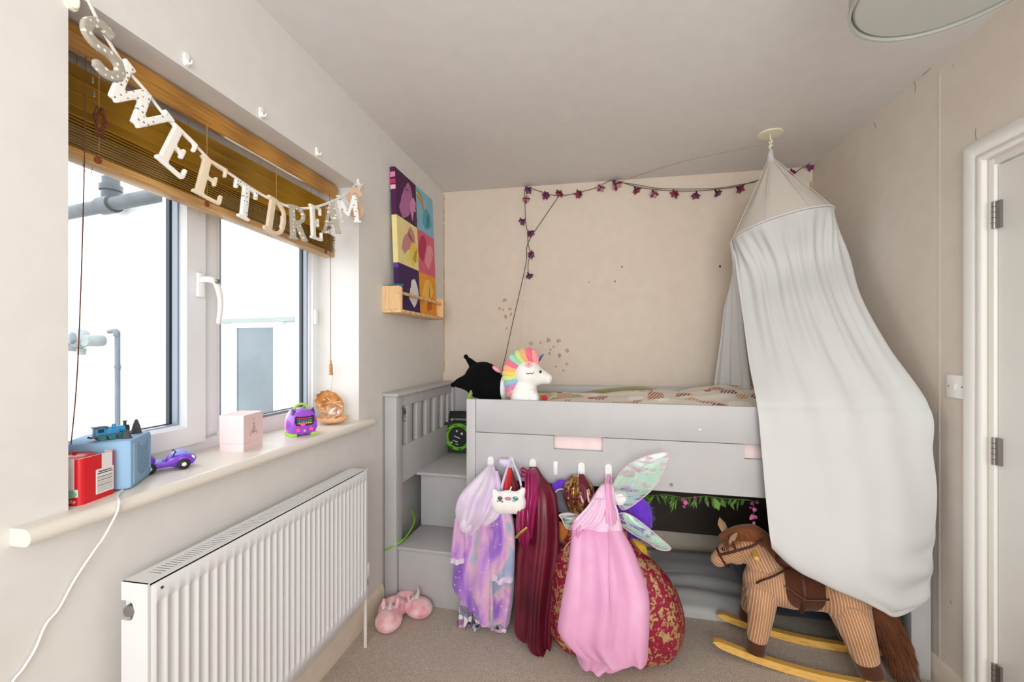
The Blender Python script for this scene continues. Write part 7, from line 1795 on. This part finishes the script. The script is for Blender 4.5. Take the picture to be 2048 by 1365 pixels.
ho('seat_piping', tube([V((sx0 - 0.004, -0.088, cz_ + 0.03)), V((sx0 + 0.04, -0.100, cz_ + 0.006)), V(((sx0 + sx1) / 2, -0.103, cz_ - 0.004)), V((sx1 - 0.02, -0.101, cz_ + 0.004)), V((sx1 + 0.018, -0.093, cz_ + 0.012))], 0.004, 8, 5), M['brown_strap'], sad)
ho('girth', tube([V(((sx0 + sx1) / 2 - 0.01, 0.094 * math.sin(a), cz_ - 0.002 + 0.0945 * math.cos(a))) for a in [2 * PI * k / 40 for k in range(41)]], 0.010, 8, flat=0.3), M['brown_strap'], sad)
# breast strap round the base of the neck
bs = [h(1502, 1173, -0.03), h(1520, 1163, -0.088), h(1545, 1154, -0.095), h(1568, 1142, -0.082), h(1580, 1135, -0.04)]
bs = bs + [V((p.x, -p.y, p.z)) for p in reversed(bs)] + [bs[0]]
ho('breast_strap', tube(bs, 0.0068, 8, 5, flat=0.5), M['brown_strap'])
# bridle
def headring(px, py, r, dx, dz, sx_=0.9):
    c = h(px, py); ax = V((dx, 0, dz)).normalized(); u = V((0, 1, 0)); w = ax.cross(u)
    return tube([c + u * (r * sx_ * math.cos(a)) + w * (r * math.sin(a)) for a in [2 * PI * k / 32 for k in range(33)]], 0.0055, 8, flat=0.6)
br_ = ho('noseband', headring(1445, 1115, 0.0415, -0.9, -0.55), M['brown_strap'])
ho('cheek_strap', tube([h(1437, 1111, -0.037), h(1460, 1106, -0.050), h(1485, 1099, -0.055), h(1505, 1093, -0.056), h(1520, 1083, -0.052), h(1530, 1075, -0.02)], 0.0058, 8, 5, flat=0.6), M['brown_strap'], br_)
ho('brow_strap', tube([h(1471, 1099, -0.052), h(1466, 1085, -0.052), h(1464, 1072, -0.03)], 0.0052, 8, 5, flat=0.6), M['brown_strap'], br_)
ho('handle', tube([h(1506, 1096, 0.0) + V((0, -0.105, 0)), h(1506, 1096, 0.0) + V((0, 0.105, 0))], 0.0125, 16, round_ends=True), M['rocker'])
for sd in (-1, 1):
    e = h(1446.5, 1099, -0.044); bm = bmesh.new(); ell(bm, (e.x, e.y * -sd, e.z), (0.0072, 0.005, 0.0072)); eo = ho('eye', bm, M['black_gloss'])
    bm = bmesh.new(); ell(bm, (e.x + 0.001, e.y * -sd + sd * 0.0048, e.z + 0.002), 0.002, None, 2); ho('eye_glint', bm, M['plastic'], eo)
ear1 = [h(1448, 1074, -0.03), h(1455, 1063, -0.040), h(1461, 1066, -0.055), h(1466, 1078, -0.058)]
for sd in (-1, 1):
    bm = bmesh.new(); b0 = h(1464, 1083, -0.030); tp = h(1473, 1068, -0.062) if sd < 0 else h(1443, 1054, -0.045); b0 = b0 if sd < 0 else h(1452, 1072, -0.028)
    b0 = V((b0.x, -sd * b0.y, b0.z)); tp = V((tp.x, -sd * tp.y, tp.z))
    limb(bm, [b0, b0.lerp(tp, 0.5) + V((-0.004, sd * 0.004, 0.004)), tp], [0.020, 0.021, 0.006], 12, 5, 0.45); ear = ho('ear', bm, M['tan_velour'])
    bm = bmesh.new(); limb(bm, [b0 + V((-0.004, sd * 0.006, 0)), b0.lerp(tp, 0.5) + V((-0.006, sd * 0.011, 0.004)), b0.lerp(tp, 0.85) + V((0, sd * 0.006, 0))], [0.009, 0.010, 0.003], 10, 5, 0.4); ho('inner_ear', bm, M['mane'], ear)
def strands(name, roots, par, seed, m, wd=0.0028):
    rn = random.Random(seed); f = bmesh.new()
    for a, b, c in roots:
        s = V((rn.uniform(-1, 1), rn.uniform(-1, 1), rn.uniform(-1, 1))).normalized() * wd
        pts = [a, b, c]; sp = smooth_path(pts, 3); n = len(sp); prev = None
        for i, p in enumerate(sp):
            k = 1 - 0.85 * i / (n - 1); cur = (f.verts.new(p - s * k), f.verts.new(p + s * k))
            if prev: f.faces.new((prev[0], prev[1], cur[1], cur[0]))
            prev = cur
    o = ho(name, f, m, par); o['kind'] = 'stuff'; return o
crest = smooth_path([h(1444, 1078), h(1462, 1064), h(1490, 1060), h(1518, 1066), h(1536, 1082), h(1552, 1106), h(1568, 1130), h(1580, 1142)], 8)
pr = bmesh.new(); limb(pr, [h(1447, 1076), h(1475, 1069), h(1505, 1069), h(1526, 1080)], [0.022, 0.036, 0.042, 0.036], 14, 5); limb(pr, [h(1524, 1078), h(1545, 1106), h(1566, 1134)], [0.024, 0.016, 0.012], 12)
mn = blob('mane', pr, M['mane'], horse, 0.006, 3, False)
rn = random.Random(9); roots = []
for i in range(2200):
    q = (rn.random() ** 1.25) * (len(crest) - 1); j = min(int(q), len(crest) - 2); p = crest[j].lerp(crest[j + 1], q - j)
    sd = rn.uniform(-1, 1); k = 1 if q < len(crest) * 0.55 else 0.5
    a = p + V((0, sd * 0.016, -0.004)); b = a + V((rn.uniform(0.0, 0.016), sd * 0.022 * k, rn.uniform(-0.006, 0.012))); c = b + V((rn.uniform(0.002, 0.022), sd * 0.014 * k, -rn.uniform(0.012, 0.050) * k)); roots.append((a, b, c))
strands('mane_hair', roots, mn, 3, M['mane'])
tr_ = [h(1726, 1182), h(1748, 1205), h(1770, 1245), h(1788, 1285), h(1800, 1318)]
pr = bmesh.new(); limb(pr, tr_, [0.020, 0.036, 0.042, 0.036, 0.014], 14, 6); tl = blob('tail', pr, M['mane'], horse, 0.007, 3, False)
roots = []; sp = smooth_path(tr_, 8)
for i in range(1600):
    q = rn.random() * (len(sp) - 2); j = int(q); p = sp[j].lerp(sp[j + 1], q - j); w = 0.030 * math.sin(PI * (0.15 + 0.7 * q / len(sp))) + 0.008
    a_ = rn.uniform(0, 2 * PI); o_ = V((math.cos(a_), math.sin(a_), 0.35 * math.cos(a_))) * w
    d = (sp[min(len(sp) - 1, j + 3)] - sp[j]).normalized(); a = p + o_ * 0.9; b = a + d * 0.04 + o_ * 0.25; c = b + d * rn.uniform(0.03, 0.06) + o_ * 0.2 + V((0, 0, -0.006)); roots.append((a, b, c))
strands('tail_hair', roots, tl, 4, M['mane'])
lbm = box((-0.011, -0.001, -0.022), (0.011, 0.001, 0.0)); lbm.transform(Matrix.Translation(h(1727, 1230, -0.02)) @ Euler((0.3, 0.15, 0.5)).to_matrix().to_4x4()); ho('care_label', lbm, M['plastic'], None, False)
